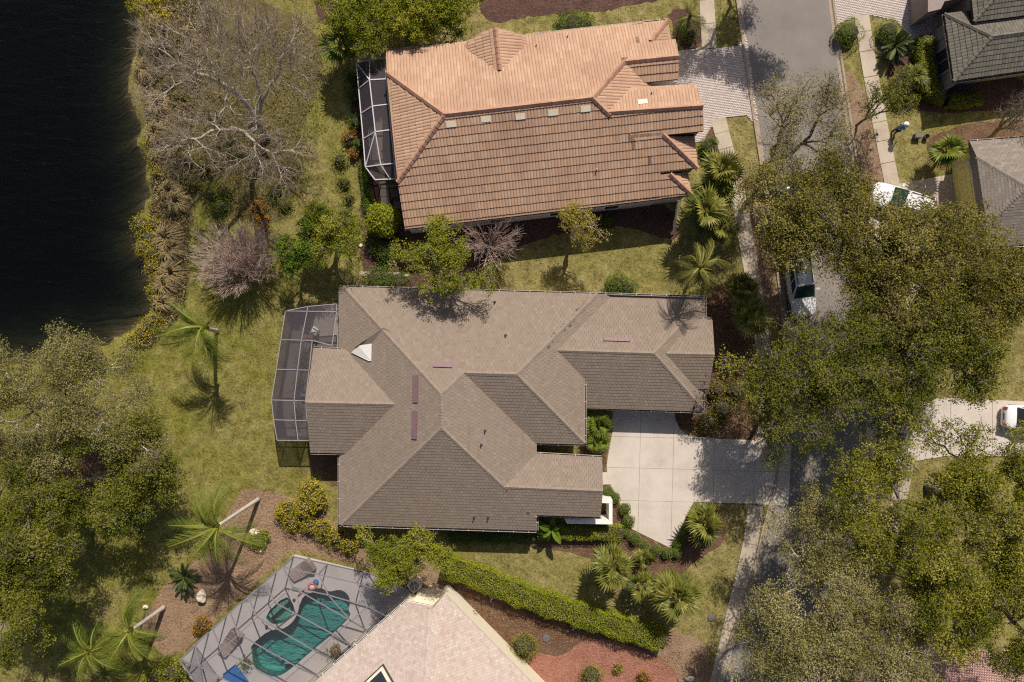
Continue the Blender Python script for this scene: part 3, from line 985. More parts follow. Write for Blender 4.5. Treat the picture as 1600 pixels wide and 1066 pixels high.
def roof(house, vols, tile, w, course, t, arch, material, under, cap_mat, cap_w, stagger, over=0.35, singles=300, wall_mat=None, soffit=None,
         wall_inset=0.35, fascia_mat='white', cap_len=0.32, cap_h=0.05):
    off = Vector(house.location)
    deck = MB()
    walls = MB()
    for vi, v in enumerate(vols):
        eps = 0.006 * vi + 0.012
        top = {}
        for i, poly in v.faces:
            p3 = [(x, y, v.zi(i, x, y) - eps) for x, y in poly]
            deck.add(p3, [tuple(range(len(p3)))])
        # skirt down to soffit
        zmin = soffit if soffit is not None else min(v.z(x, y) for x, y in v.foot) - 0.2
        ring = []
        fo = v.foot
        for a, b in zip(fo, fo[1:] + fo[:1]):
            k = max(1, int(math.hypot(b[0] - a[0], b[1] - a[1]) / 0.4))
            for q in range(k):
                s = q / k
                x, y = a[0] + (b[0] - a[0]) * s, a[1] + (b[1] - a[1]) * s
                ring.append((x, y, max(zmin + .02, v.z(x, y) - eps)))
        m = len(ring)
        lo = [(x, y, zmin + 0.002 * vi) for x, y, z in ring]
        deck.add(ring + lo, [(i, m + i, m + (i + 1) % m, (i + 1) % m) for i in range(m)] + [tuple(range(2 * m - 1, m - 1, -1))])
        # walls
        c = np.mean(np.array(fo), 0)
        ins = []
        nf = len(fo)
        for i in range(nf):
            p, q0, q1 = np.array(fo[i]), np.array(fo[i - 1]), np.array(fo[(i + 1) % nf])
            d0 = (p - q0) / np.linalg.norm(p - q0)
            d1 = (q1 - p) / np.linalg.norm(q1 - p)
            n0, n1 = np.array((-d0[1], d0[0])), np.array((-d1[1], d1[0]))
            bis = (n0 + n1)
            bis = bis / (1 + n0 @ n1 + 1e-6)
            ins.append(tuple(p + bis * (wall_inset + 0.004 * vi)))
        walls.prism(ins, 0.0, zmin + 0.05)
    rf = deck.build('roof', under, house)
    if wall_mat:
        walls.build('wall', wall_mat, house)
    # ---- tiles
    full, part_v, part_f, part_t = [], [], [], []
    for vi, v in enumerate(vols):
        for i, poly in v.faces:
            a_, b_, c_, nrm, m = v.planes[i]
            n = Vector((-a_, -b_, 1)).normalized()
            vv = Vector((nrm[0], nrm[1], m)).normalized()
            u = vv.cross(n).normalized()
            o3 = Vector((0, 0, c_))
            P2 = [((Vector((x, y, v.zi(i, x, y))) - o3).dot(u), (Vector((x, y, v.zi(i, x, y))) - o3).dot(vv)) for x, y in poly]
            if area2(P2) < 0:
                P2 = P2[::-1]
            bmin, bmax = min(p[1] for p in P2), max(p[1] for p in P2)
            r = math.floor(bmin / course)
            edges = []
            for k in range(len(P2)):
                p, q = P2[k], P2[(k + 1) % len(P2)]
                L = math.hypot(q[0] - p[0], q[1] - p[1])
                if L < 1e-6:
                    continue
                nx_, ny_ = -(q[1] - p[1]) / L, (q[0] - p[0]) / L
                edges.append((nx_, ny_, -(nx_ * p[0] + ny_ * p[1])))
            row = r
            while row * course < bmax:
                b0 = row * course
                band = clip_half(clip_half(P2, 0, 1, -b0), 0, -1, b0 + course)
                if len(band) < 3:
                    row += 1
                    continue
                a0, a1 = min(p[0] for p in band), max(p[0] for p in band)
                sh = stagger * w * (row % 2) + (rng.uniform(-.06, .06) * w if stagger else 0)
                kx = math.floor((a0 - sh) / w)
                while kx * w + sh < a1:
                    x0 = kx * w + sh
                    kx += 1
                    cx, cy = x0 + w / 2, b0 + course / 2
                    wp3 = o3 + u * cx + vv * cy
                    ph = photo_of(wp3)
                    if not (-40 < ph[0] < 1640 and -40 < ph[1] < 1106):
                        continue
                    dmin = min(e[0] * x + e[1] * y + e[2] for e in edges for x, y in ((x0, b0), (x0 + w, b0), (x0, b0 + course), (x0 + w, b0 + course)))
                    whole = dmin > -0.01
                    hid = False
                    for wj, w2 in enumerate(vols):
                        if wj == vi or not inside(w2.foot, wp3.x, wp3.y):
                            continue
                        dz = w2.z(wp3.x, wp3.y) - wp3.z
                        if dz > 0.09:
                            hid = True
                        elif abs(dz) < 0.03 and (wj < vi or not whole):
                            same = True
                            for ca_, cb_ in ((0.02, .02), (w - .02, .02), (0.02, course - .02), (w - .02, course - .02)):
                                q3 = o3 + u * (x0 + ca_) + vv * (b0 + cb_)
                                hs = sorted(w2.zi(k2, q3.x, q3.y) for k2 in range(len(w2.planes)))
                                if not inside(w2.foot, q3.x, q3.y) or abs(hs[0] - q3.z) > 0.03 or ((whole or wj > vi) and len(hs) > 1 and hs[1] - hs[0] < 0.06):
                                    same = False
                            hid = hid or same
                    if hid:
                        continue
                    if dmin > -0.01:
                        full.append((vi, i, o3 + u * x0 + vv * b0, u, vv, n, (ph[0] - 800) ** 2 + (ph[1] - 533) ** 2))
                    else:
                        q = clip_rect(P2, x0 + .006, x0 + w - .006, b0, b0 + course + 0.02)
                        if len(q) < 3 or abs(area2(q)) < 0.004:
                            continue
                        if area2(q) < 0:
                            q = q[::-1]
                        base = len(part_v)
                        for x, y in q:
                            part_v.append(o3 + u * x + vv * y + n * ((t + arch * .6) * (1 - (y - b0) / (course + .02)) + .012))
                        for x, y in q:
                            part_v.append(o3 + u * x + vv * y - n * .01)
                        k = len(q)
                        tt = rng.uniform()
                        part_f.append(tuple(base + s for s in range(k)))
                        part_f += [(base + s, base + k + s, base + k + (s + 1) % k, base + (s + 1) % k) for s in range(k)]
                        part_t += [tt] * (k + 1)
                row += 1
    full.sort(key=lambda q: q[6])
    meshes = [tile_profile(tile, w, course * 1.05, t, arch, material, j) for j in (0.0, 0.012, -0.01, 0.006)]
    for q in full[:singles]:
        o = bpy.data.objects.new(tile, meshes[int(rng.integers(4))])
        COL.objects.link(o)
        o.parent = rf
        mt = Matrix((q[3], q[4], q[5])).transposed().to_4x4()
        mt.translation = q[2] - off
        o.matrix_basis = mt
    rest = full[singles:]
    if rest:
        tv = [np.array([v.co for v in m_.vertices]) for m_ in meshes]
        tf = [[tuple(p.vertices) for p in m_.polygons] for m_ in meshes]
        base = len(part_v)
        for q in rest:
            j = int(rng.integers(4))
            R = np.array([q[3], q[4], q[5]])
            vs = tv[j] @ R + np.array(q[2])
            base = len(part_v)
            part_v += [Vector(x) for x in vs]
            part_f += [tuple(base + s for s in f) for f in tf[j]]
            part_t += [rng.uniform()] * len(tf[j])
    if part_v:
        o = mesh_obj(tile, [tuple(p) for p in part_v], part_f, material, rf, part_t)
        o['kind'] = 'stuff'
    # ---- hip and ridge caps
    caps_v, caps_f, caps_t, ncap = [], [], [], 0
    for vi, v in enumerate(vols):
        seen = set()
        for fi in range(len(v.faces)):
            for fj in range(fi + 1, len(v.faces)):
                A, B = v.faces[fi], v.faces[fj]
                sh = [p for p in A[1] if any(abs(p[0] - q[0]) + abs(p[1] - q[1]) < 1e-4 for q in B[1])]
                if len(sh) < 2:
                    continue
                p, q = max(((a, b) for a in sh for b in sh), key=lambda s: math.hypot(s[0][0] - s[1][0], s[0][1] - s[1][1]))
                p3 = Vector((p[0], p[1], v.zi(A[0], *p)))
                q3 = Vector((q[0], q[1], v.zi(A[0], *q)))
                if p3.z > q3.z:
                    p3, q3 = q3, p3
                L = (q3 - p3).length
                d = (q3 - p3).normalized()
                nA = Vector((-v.planes[A[0]][0], -v.planes[A[0]][1], 1)).normalized()
                nB = Vector((-v.planes[B[0]][0], -v.planes[B[0]][1], 1)).normalized()
                up = (nA + nB).normalized()
                sA = nA.cross(d).normalized()
                mid2 = (Vector((sum(a[0] for a in A[1]) / len(A[1]), sum(a[1] for a in A[1]) / len(A[1]), 0)) - Vector((p3.x, p3.y, 0)))
                if sA.x * mid2.x + sA.y * mid2.y < 0:
                    sA = -sA
                sB = nB.cross(d).normalized()
                mid2 = (Vector((sum(a[0] for a in B[1]) / len(B[1]), sum(a[1] for a in B[1]) / len(B[1]), 0)) - Vector((p3.x, p3.y, 0)))
                if sB.x * mid2.x + sB.y * mid2.y < 0:
                    sB = -sB
                k = 0
                while k * cap_len < L - 0.05:
                    c0 = p3 + d * (k * cap_len)
                    c1 = p3 + d * min(L, (k + 1) * cap_len * 1.0 + .05)
                    k += 1
                    mp = (c0 + c1) / 2
                    ph = photo_of(mp)
                    if not (-40 < ph[0] < 1640 and -40 < ph[1] < 1106):
                        continue
                    skip = False
                    for wj, w2 in enumerate(vols):
                        if wj != vi and inside(w2.foot, mp.x, mp.y):
                            hs = sorted(w2.zi(k2, mp.x, mp.y) for k2 in range(len(w2.planes)))
                            crease = len(hs) > 1 and hs[1] - hs[0] < 0.04
                            dz = hs[0] - mp.z
                            if dz > 0.03 or (abs(dz) <= 0.03 and (wj < vi or not crease)):
                                skip = True
                    if skip:
                        continue
                    hh = t + arch + cap_h
                    vs = []
                    for c, lift in ((c0, 0.03), (c1, 0.0)):
                        vs += [c + sA * cap_w + up * 0.01, c + sA * cap_w * .92 + up * (hh * .55 + lift), c + up * (hh + lift), c + sB * cap_w * .92 + up * (hh * .55 + lift), c + sB * cap_w + up * 0.01]
                    b = len(caps_v)
                    caps_v += vs
                    fs = [(b + s, b + s + 1, b + 5 + s + 1, b + 5 + s) for s in range(4)] + [(b + 4, b + 3, b + 2, b + 1, b)]
                    caps_f += fs
                    caps_t += [rng.uniform()] * 5
                    ncap += 1
    if caps_v:
        o = mesh_obj('ridge_caps', [tuple(p) for p in caps_v], caps_f, cap_mat, rf, caps_t)
        o['kind'] = 'stuff'
    return rf


def gutter(house, pts, z, w=0.13, h=0.12, material='gutter', side=1, brackets=1.1):
    """open gutter along photo points at height z; side: which side of travel the roof is NOT on"""
    P = [at(x, y, z) for x, y in pts]
    path = [p[:2] for p in P]
    prof = [(0.0, z), (0.0, z - h), (side * w, z - h), (side * w, z - .01), (side * (w - .025), z - .01), (side * (w - .025), z - h + .02), (side * .02, z - h + .02), (side * .02, z)]
    rows = [offsets(path, o) for o, _ in prof]
    m = len(path)
    V = [(rows[k][i][0], rows[k][i][1], prof[k][1]) for k in range(len(prof)) for i in range(m)]
    F = [(k * m + i, k * m + i + 1, ((k + 1) % len(prof)) * m + i + 1, ((k + 1) % len(prof)) * m + i) for k in range(len(prof)) for i in range(m - 1)]
    g_ = mesh_obj('gutter', V, F, material, house)
    V2 = [(rows[k][i][0], rows[k][i][1], z - h + .03) for k in (5, 6) for i in range(m)]
    F2 = [(i, i + 1, m + i + 1, m + i) for i in range(m - 1)]
    mesh_obj('gutter_bed', V2, F2, 'gutter_in', g_)  # dark strip along the channel bottom
    if brackets:
        for i in range(m - 1):
            L = np.linalg.norm(path[i + 1] - path[i])
            k = int(L / brackets)
            t = (path[i + 1] - path[i]) / L
            nn = np.array((t[1], -t[0])) * side
            for q in range(k):
                c = path[i] + t * (q + .5) * brackets * L / (k * brackets) + nn * w / 2
                MB().box((c[0], c[1], z), (0.05, w + .02, .02), math.atan2(t[1], t[0])).build('gutter_bracket', material, g_)
    return g_


def on_roof(vols, px, py, lift=0.0):
    """where the line of sight through the survey position meets the roof"""
    z = 4.0
    for _ in range(12):
        p = at(px, py, z)
        zz = [v.z(p[0], p[1]) for v in vols if inside(v.foot, p[0], p[1])]
        z = (max(zz) if zz else z) + 0.0
    p = at(px, py, z)
    best = max((v for v in vols if inside(v.foot, p[0], p[1])), key=lambda v: v.z(p[0], p[1]), default=vols[0])
    i = min(range(len(best.planes)), key=lambda k: best.zi(k, p[0], p[1]))
    a, b = best.planes[i][0], best.planes[i][1]
    return Vector((p[0], p[1], z + lift)), Vector((-a, -b, 1)).normalized()


def roof_box(house, vols, name, material, px0, px1, w, h):
    """low box lying on the roof between two photo positions"""
    p0, n0 = on_roof(vols, *px0)
    p1, n1 = on_roof(vols, *px1)
    n = (n0 + n1).normalized()
    d = (p1 - p0).normalized()
    s = d.cross(n).normalized() * w / 2
    vs = [p + e * s + n * hh for p in (p0, p1) for hh in (0.0, h) for e in (-1, 1)]
    fs = [(0, 1, 3, 2), (4, 6, 7, 5), (0, 4, 5, 1), (2, 3, 7, 6), (0, 2, 6, 4), (1, 5, 7, 3)]
    return mesh_obj(name, vs, fs, material, house)


def roof_pipe(house, vols, px, py, r=0.05, h=0.3, material='pipe'):
    p, n = on_roof(vols, px, py)
    return MB().lathe((p.x, p.y, p.z), [(r * 2.2, -.05), (r * 2.2, .06), (r, .08), (r, h)], 8).build('vent_pipe', material, house)


# ---------- main house, grey-brown shingles
main_house = thing('house', 'large house with grey-brown shingled hip roof in the middle of the picture', 'house', at(700, 640))
V1 = Vol([(529, 448), (838, 457), (838, 829), (531, 820)], 2.6,
         [((529, 449), (838, 457), 2.7), ((838, 457), (838, 829), 3.05), ((838, 829), (531, 820), 2.55), ((531, 820), (529, 448), 2.5)])
V2 = Vol([(700, 453), (913, 459), (913, 694), (700, 688)], 2.95, [((700, 453), (913, 459), 2.7), ((913, 459), (913, 694), 3.15), ((913, 694), (700, 688), 3.1)])
V2b = Vol([(850, 457), (968, 460), (968, 577), (850, 575)], 2.7, [((700, 453), (913, 459), 2.7), ((913, 459), (913, 694), 3.15), ((913, 694), (700, 688), 3.1)])
V3 = Vol([(490, 545), (640, 547), (640, 711), (485, 707)], 2.75, [((490, 545), (640, 547), 2.75), ((485, 707), (640, 711), 2.75)])
V4 = Vol([(790, 706), (941, 715), (938, 808), (790, 803)], 3.05, [((800, 707), (940, 715), 3.05), ((838, 829), (531, 820), 2.55)])
V5 = Vol([(850, 457), (1101, 465), (1098, 643), (850, 636)], 2.15, [((850, 457), (1101, 465), 2.15), ((1101, 465), (1098, 643), 2.25), ((1098, 643), (850, 636), 2.15)])
V6 = Vol([(1000, 497), (1113, 499), (1107, 608), (1000, 606)], 2.5, [((1000, 497), (1113, 499), 2.5), ((1107, 608), (1000, 606), 2.5)])
MV = [V1, V2, V2b, V3, V4, V5, V6]
rf = roof(main_house, MV, 'roof_shingle', 0.28, 0.25, 0.03, 0.0, 'shingle', 'shingle', 'cap', 0.17, 0.5, wall_mat='grey_wall', cap_len=0.22, cap_h=0.012)
for pts, z, s in [([(531, 448.5), (1101, 464.5)], 2.45, -1), ([(1101, 465), (1101.5, 497)], 2.3, -1), ([(838, 830), (531, 820.5)], 2.45, -1), ([(530.5, 820), (530.5, 712)], 2.4, -1),
                  ([(913.5, 588), (913.5, 694)], 3.05, -1), ([(913, 694.5), (832, 692)], 3.0, -1), ([(831, 709), (940, 715)], 2.95, -1), ([(940, 808.5), (838, 804.5)], 2.9, -1),
                  ([(838.5, 804), (838.5, 829)], 2.5, -1), ([(1098, 643.5), (915, 637)], 2.05, -1), ([(1098.5, 609), (1098.5, 643)], 2.1, -1), ([(1107, 608.5), (1084, 607)], 2.4, -1),
                  ([(612, 709.5), (485, 707.5)], 2.65, -1), ([(490, 544.5), (540, 546)], 2.6, -1), ([(1087, 497.5), (1112, 498.5)], 2.4, -1)]:
    gutter(main_house, pts, z, side=s)
for a, b in [((650, 586), (650, 629)), ((649, 642), (648, 686)), ((677, 570), (707, 571)), ((943, 530.5), (984, 532))]:
    roof_box(main_house, MV, 'roof_vent', 'vent', a, b, 0.40 if a[0] < 900 else 0.26, 0.12)
for x, y in [(790, 524), (773, 472), (752, 695), (758, 673), (741, 808), (763, 808), (1085, 636)]:
    roof_pipe(main_house, MV, x, y)
# saddle beside the hip and the pale sheet laid in its valley
sp = [on_roof(MV, *q)[0] for q in ((600, 512), (614, 520), (574, 546), (553, 546))]
sv = [sp[0] + Vector((0, 0, .05)), sp[1] + Vector((0, 0, .02)), sp[2] + Vector((0, 0, .05)), sp[3] + Vector((0, 0, .08)), (sp[0] + sp[3]) / 2 + Vector((0, 0, .50)), sp[3] + Vector((.3, .25, .55)), sp[0] + Vector((0, 0, .18))]
mesh_obj('roof_saddle', sv, [(6, 4, 2, 1), (4, 5, 3, 2), (6, 0, 3, 5, 4), (0, 6, 1)], 'shingle', main_house, [0.1, 0.3, 0.6, 0.2])
fl = [on_roof(MV, *q)[0] + Vector((0, 0, h_)) for q, h_ in (((549.5, 551), .14), ((561, 540), .30), ((581.5, 537), .20), ((580.5, 564), .12), ((577, 564.5), .12))]
fc = [Vector((p.x, p.y, p.z - .03)) for p in fl]
mesh_obj('flashing_sheet', fl + fc, [(4, 3, 2, 1, 0)] + [(i, (i + 1) % 5, 5 + (i + 1) % 5, 5 + i) for i in range(5)], 'white', main_house)
# courtyard wall by the drive
cw = thing('courtyard_wall', 'low white courtyard wall with flat top under the south-east roof corner', 'wall', at(950, 800))
zt = 1.9
wl = [(px_poly(q, zt)) for q in ([(939, 780), (957, 781), (957, 787), (939, 786)], [(951.5, 787), (957, 787), (957, 813), (951.5, 813)], [(882, 811), (951.5, 812.5), (957, 813), (957, 819.5), (886, 818.5)])]
for q in wl:
    MB().prism(q, 0.0, zt).build('wall_section', 'white', cw)

# ---------- orange tile house
tile_house = thing('house', 'house with orange clay tile roof beside the road at the top', 'house', at(850, 200))
NL = ((604, 80), (1043, 32), 3.77)
SL = ((632, 357), (1080, 304), 3.3)
WL = ((605, 125), (618, 282), 4.62)
EIN = ((1034, 110), (1042, 190), 3.9)
O1 = Vol([(604, 80), (1003, 36.4), (1034, 309.5), (632, 357)], 3.55, [NL, SL, WL, EIN])
O1b = Vol([(985, 38.4), (1043, 32), (1050, 72), (990, 80)], 3.77, [NL, ((1043, 32), (1049, 63), 3.77), SL])
O2 = Vol([(960, 73), (1055, 63), (1059.5, 124), (965, 134)], 4.5, [NL, ((1018, 127), (1059, 123), 4.6)])
O3 = Vol([(930, 140), (1088, 132), (1099, 205), (935, 222)], 5.05, [((990, 135), (1088, 132), 5.0), SL])
O4 = Vol([(935, 222), (1085, 209), (1090, 263), (940, 282)], 4.05, [SL, ((1084, 209), (1090, 262), 4.05)])
O5 = Vol([(935, 288), (1075, 271), (1080, 304), (940, 320.5)], 3.3, [SL, ((1076, 271), (1080, 304), 3.3)])
O6 = Vol([(728, 66), (768, 52), (822, 56), (829, 130), (737, 140)], 4.1, [((728, 66), (737, 140), 4.1), ((822, 56), (829, 130), 4.1)])
OV = [O1, O1b, O2, O3, O4, O5, O6]
roof(tile_house, OV, 'roof_tile', 0.225, 0.60, 0.055, 0.03, 'clay', 'clay_under', 'clay_cap', 0.19, 0.0, wall_mat='grey_wall', wall_inset=0.12, cap_len=0.4, cap_h=0.10)
for x, y in [(705, 194), (759, 186), (813, 182), (864, 176), (915, 170), (1004, 160)]:
    roof_box(tile_house, OV, 'roof_vent', 'cream_wall', (x - 7.5, y + .8), (x + 7.5, y - .8), 0.40, 0.10)
for x, y in [(838, 71), (887, 57), (932, 265), (1018, 145)]:
    roof_pipe(tile_house, OV, x, y, 0.05, 0.3, 'cream_tile')
gutter(tile_house, [(822, 55.5), (1043, 31.5)], 3.6, side=-1, material='gutter')
gutter(tile_house, [(604, 79.5), (728, 65.5)], 3.6, side=-1, material='gutter')
gutter(tile_house, [(1080, 305), (632, 358)], 3.2, side=-1, material='gutter', w=0.10)
ds = MB()
a_, b_ = at(1060, 313, 3.0), at(1052, 366, 0.08)
ds.bar(a_, (a_[0], a_[1] - .35, 2.6), .1).bar((a_[0], a_[1] - .35, 2.6), b_, .1)
ds.build('downspout', 'white', tile_house)

# ---------- pink tile house, bottom
pink_house = thing('house', 'house with pale pink tile roof behind the swimming pool, cut off by the picture edge', 'house', at(670, 1100))
NWL, NEL = ((635, 940), (492, 1066), 2.8), ((695, 928), (830, 1066), 2.8)
B1 = Vol([(635, 940), (676, 948), (676, 1330), (560, 1330), (338, 1202)], 2.8, [NWL, NEL])
B2 = Vol([(676, 948), (695, 928), (960, 1199), (780, 1330), (676, 1330)], 2.8, [NWL, NEL])
BV = [B1, B2]
roof(pink_house, BV, 'roof_tile', 0.25, 0.21, 0.03, 0.0, 'cream_tile', 'cream_tile', 'cream_tile', 0.12, 0.5, wall_mat='cream_wall', wall_inset=0.05, cap_len=0.3, cap_h=0.015)
gutter(pink_house, [(635, 939.5), (340, 1199)], 2.75, side=1, material='white', w=.12)
gutter(pink_house, [(635, 939.5), (676, 947.5)], 2.75, side=-1, material='white', w=.10)
# parapet ledge along the north-east side and in the notch
pw = MB()
# thin coping only in the notch
pw_unused = (px_poly([(695, 927), (704, 927), (834, 1060), (954, 1181), (950, 1186), (830, 1068)], 2.2), 0)
pw.prism(px_poly([(646, 938), (650, 931.5), (692, 935), (676, 947)], 2.0), 0, 2.0)
pw.build('parapet', 'cream_wall', pink_house)
# roof light
p0, n_ = on_roof(BV, 612, 1065)
u_ = Vector((0.74, 0.67, 0)).normalized()
u_ = (u_ - n_ * u_.dot(n_)).normalized()
w_ = n_.cross(u_)
c0, _ = on_roof(BV, 600, 1046)


def on_plane_box(c, u0, u1, w0, w1, h0, h1):
    vs = [c + u_ * a + w_ * b + n_ * h for h in (h0, h1) for a, b in ((u0, w0), (u1, w0), (u1, w1), (u0, w1))]
    return vs, [(3, 2, 1, 0), (4, 5, 6, 7), (0, 1, 5, 4), (1, 2, 6, 5), (2, 3, 7, 6), (3, 0, 4, 7)]


c0 = on_roof(BV, 599.5, 1037)[0]
tl, tr = on_roof(BV, 556, 1078)[0], on_roof(BV, 623, 1078)[0]
eu, ew = (tl - c0), (tr - c0)


def sky_quad(s0, s1, h):
    o_ = c0 + (eu + ew) * (s0 * .5)
    k = 1 - s0
    return [o_ + n_ * h, o_ + eu * k + n_ * h, o_ + (eu + ew) * k + n_ * h, o_ + ew * k + n_ * h]


def quad_frame(outer, inner, h, material, name, parent):
    vs = [p + n_ * h for p in outer] + [p + n_ * h for p in inner] + outer + inner
    fs = []
    for i in range(4):
        j = (i + 1) % 4
        fs += [(i, j, 4 + j, 4 + i), (8 + j, 8 + i, i, j), (12 + i, 12 + j, 4 + j, 4 + i)]
    return mesh_obj(name, vs, fs, material, parent)


def inset(q, d):
    c = sum((Vector(p) for p in q), Vector()) / 4
    return [p + (c - p).normalized() * d for p in q]


base = [c0, c0 + eu, c0 + eu + ew, c0 + ew]
sl = quad_frame(base, inset(base, .14), .10, 'pipe', 'skylight', pink_house)
i1 = inset(base, .18)
quad_frame(i1, inset(i1, .30), .16, 'cream_wall', 'skylight_frame', sl)
i2 = inset(base, .5)
mesh_obj('pane', [p + n_ * .12 for p in i2], [(0, 1, 2, 3)], 'glass', sl)

# ---------- grey-green tile house, top right
slate_house = thing('house', 'taupe house with grey-green tile roof in the top right corner', 'house', at(1560, 60))
T1 = Vol([(1475, 22), (1490, 127), (1720, 94), (1705, -8)], 2.9, [((1475, 22), (1490, 127), 2.9), ((1490, 127), (1720, 94), 2.9), ((1475, 22), (1705, -8), 2.9)])
T2 = Vol([(1522, 34), (1566, 29), (1720, 8), (1700, -110), (1508, -90)], 3.7, [((1522, 34), (1720, 8), 3.7), ((1508, -90), (1522, 34), 3.7)])
TV = [T1, T2]
roof(slate_house, TV, 'roof_tile', 0.24, 0.36, 0.045, 0.018, 'slate_tile', 'deck_wood', 'slate_tile', 0.16, 0.0, wall_mat='taupe_wall', wall_inset=0.42, cap_len=0.35, cap_h=0.06)
gutter(slate_house, [(1475, 22), (1490, 127.5)], 2.8, side=1, material='taupe_wall', brackets=1.05)
gutter(slate_house, [(1490, 127.5), (1715, 95)], 2.8, side=1, material='taupe_wall', brackets=1.2)
gutter(slate_house, [(1522, 34.5), (1600, 24)], 3.6, side=1, material='taupe_wall', brackets=1.2)
pm = MB()
pm.prism(px_poly([(1450, -40), (1450, 19), (1470, 14), (1476, 2), (1520, -6), (1512, -60)], 2.6), 0, 2.6)
pm.build('porch_wall', 'taupe_wall', slate_house)
# west window
wx0, wx1 = at(1469, 62, 1.2), at(1474, 100, 1.2)
d_ = (wx1 - wx0) / np.linalg.norm(wx1 - wx0)
cc = np.array((*(np.array(T1.foot[0]) * 0.5 + np.array(T1.foot[1]) * 0.5), 1.45))
A, B = at(1475, 22, 2.9)[:2], at(1490, 127, 2.9)[:2]
t_ = (B - A) / np.linalg.norm(B - A)
n2 = np.array((-t_[1], t_[0]))
if (np.array((0, 0)) - A) @ n2 < 0:
    n2 = -n2
wc = A + t_ * 3.05 - n2 * (0.42 - 0.06)
fr = MB()
rzw = math.atan2(t_[1], t_[0])
fr.box((wc[0], wc[1], 1.5), (1.9, .12, 1.7), rzw)
wf = fr.build('window', 'taupe_wall', slate_house)
wc2 = wc + n2 * .05
MB().box((wc2[0], wc2[1], 1.5), (1.6, .06, 1.4), rzw).build('pane', 'glass', wf)
MB().box((wc2[0] + n2[0] * .02, wc2[1] + n2[1] * .02, 1.5), (.06, .06, 1.4), rzw).build('mullion', 'taupe_wall', wf)
for k in (-1.9, 1.9):
    s_ = wc + t_ * k
    MB().box((s_[0], s_[1], 1.5), (.5, .10, 1.9), rzw).build('shutter', 'bronze', slate_house)

# ---------- yellow house, right edge
yellow_house = thing('house', 'yellow house with tan shingle roof at the right edge of the picture', 'house', at(1580, 300))
YN, YS = ((1515, 222), (1760, 203), 2.9), ((1537, 386), (1760, 372), 2.9)
Y1 = Vol([(1515, 222), (1760, 203), (1760, 372), (1537, 386)], 2.9, [YN, YS, ((1533, 255), (1541, 352), 3.55)])
YV = [Y1]
roof(yellow_house, YV, 'roof_shingle', 0.46, 0.22, 0.022, 0.0, 'tan_shingle', 'tan_shingle', 'tan_shingle', 0.16, 0.5, wall_mat='yellow_wall', wall_inset=0.22, cap_len=0.22, cap_h=0.012)
gutter(yellow_house, [(1515, 221.5), (1760, 202.5)], 2.8, side=-1, material='gutter')
gutter(yellow_house, [(1537, 386.5), (1760, 372.5)], 2.8, side=1, material='white')
# garage front: raised band, door
A, B = at(1515, 222, 2.9)[:2], at(1537, 386, 2.9)[:2]
t_ = (B - A) / np.linalg.norm(B - A)
n2 = np.array((t_[1], -t_[0]))
if (np.array((0, 0)) - A) @ n2 < 0:
    n2 = -n2
rzw = math.atan2(t_[1], t_[0])
gm = A + t_ * 4.1
fw = gm - n2 * .30
MB().box((fw[0], fw[1], 1.28), (6.2, .12, 2.56), rzw).build('garage_front', 'yellow_wall', yellow_house)
bt = gm - n2 * .22
for k in (-2.9, 2.9):
    s_ = bt + t_ * k
    MB().box((s_[0], s_[1], 1.27), (.16, .08, 2.54), rzw).build('trim_board', 'lilac_trim', yellow_house)
tb = MB()
for k in range(12):
    a0 = -2.9 + 5.8 * k / 12
    a1 = -2.9 + 5.8 * (k + 1) / 12
    z0, z1 = [2.42 + .35 * (1 - (x / 2.9) ** 2) * .6 for x in (a0, a1)]
    p0, p1 = gm + t_ * a0 - n2 * .17, gm + t_ * a1 - n2 * .17
    tb.bar((p0[0], p0[1], z0), (p1[0], p1[1], z1), .22, .16)
tb.build('arched_trim', 'lilac_trim', yellow_house)
gd = bt + n2 * .01
for k in range(4):
    MB().box((gd[0], gd[1], .28 + k * .53), (4.9, .06, .50), rzw).build('garage_door_panel', 'yellow_wall', yellow_house)


# ------------------------------------------------------------------ foliage
def leaf_quads(c, size, tint, aspect=0.55, up=1.0, nrm=None, spread=1.0):
    """many small folded leaves: centres (n,3), sizes (n,), tint (n,)"""
    n = len(c)
    N = rng.normal(0, 1, (n, 3)) * spread
    if nrm is not None:
        N += nrm * 1.2
    N[:, 2] = N[:, 2] + up
    N /= np.linalg.norm(N, axis=1)[:, None] + 1e-9
    R = rng.normal(0, 1, (n, 3))
    U = np.cross(N, R)
    U /= np.linalg.norm(U, axis=1)[:, None] + 1e-9
    W = np.cross(N, U)
    s = size[:, None]
    w = s * aspect
    V = np.empty((n, 4, 3))
    V[:, 0] = c - U * s * .5
    V[:, 1] = c + W * w * .5 + N * s * .08
    V[:, 2] = c + U * s * .5
    V[:, 3] = c - W * w * .5 + N * s * .08
    F = np.arange(4 * n).reshape(n, 4)
    return V.reshape(-1, 3), F, tint


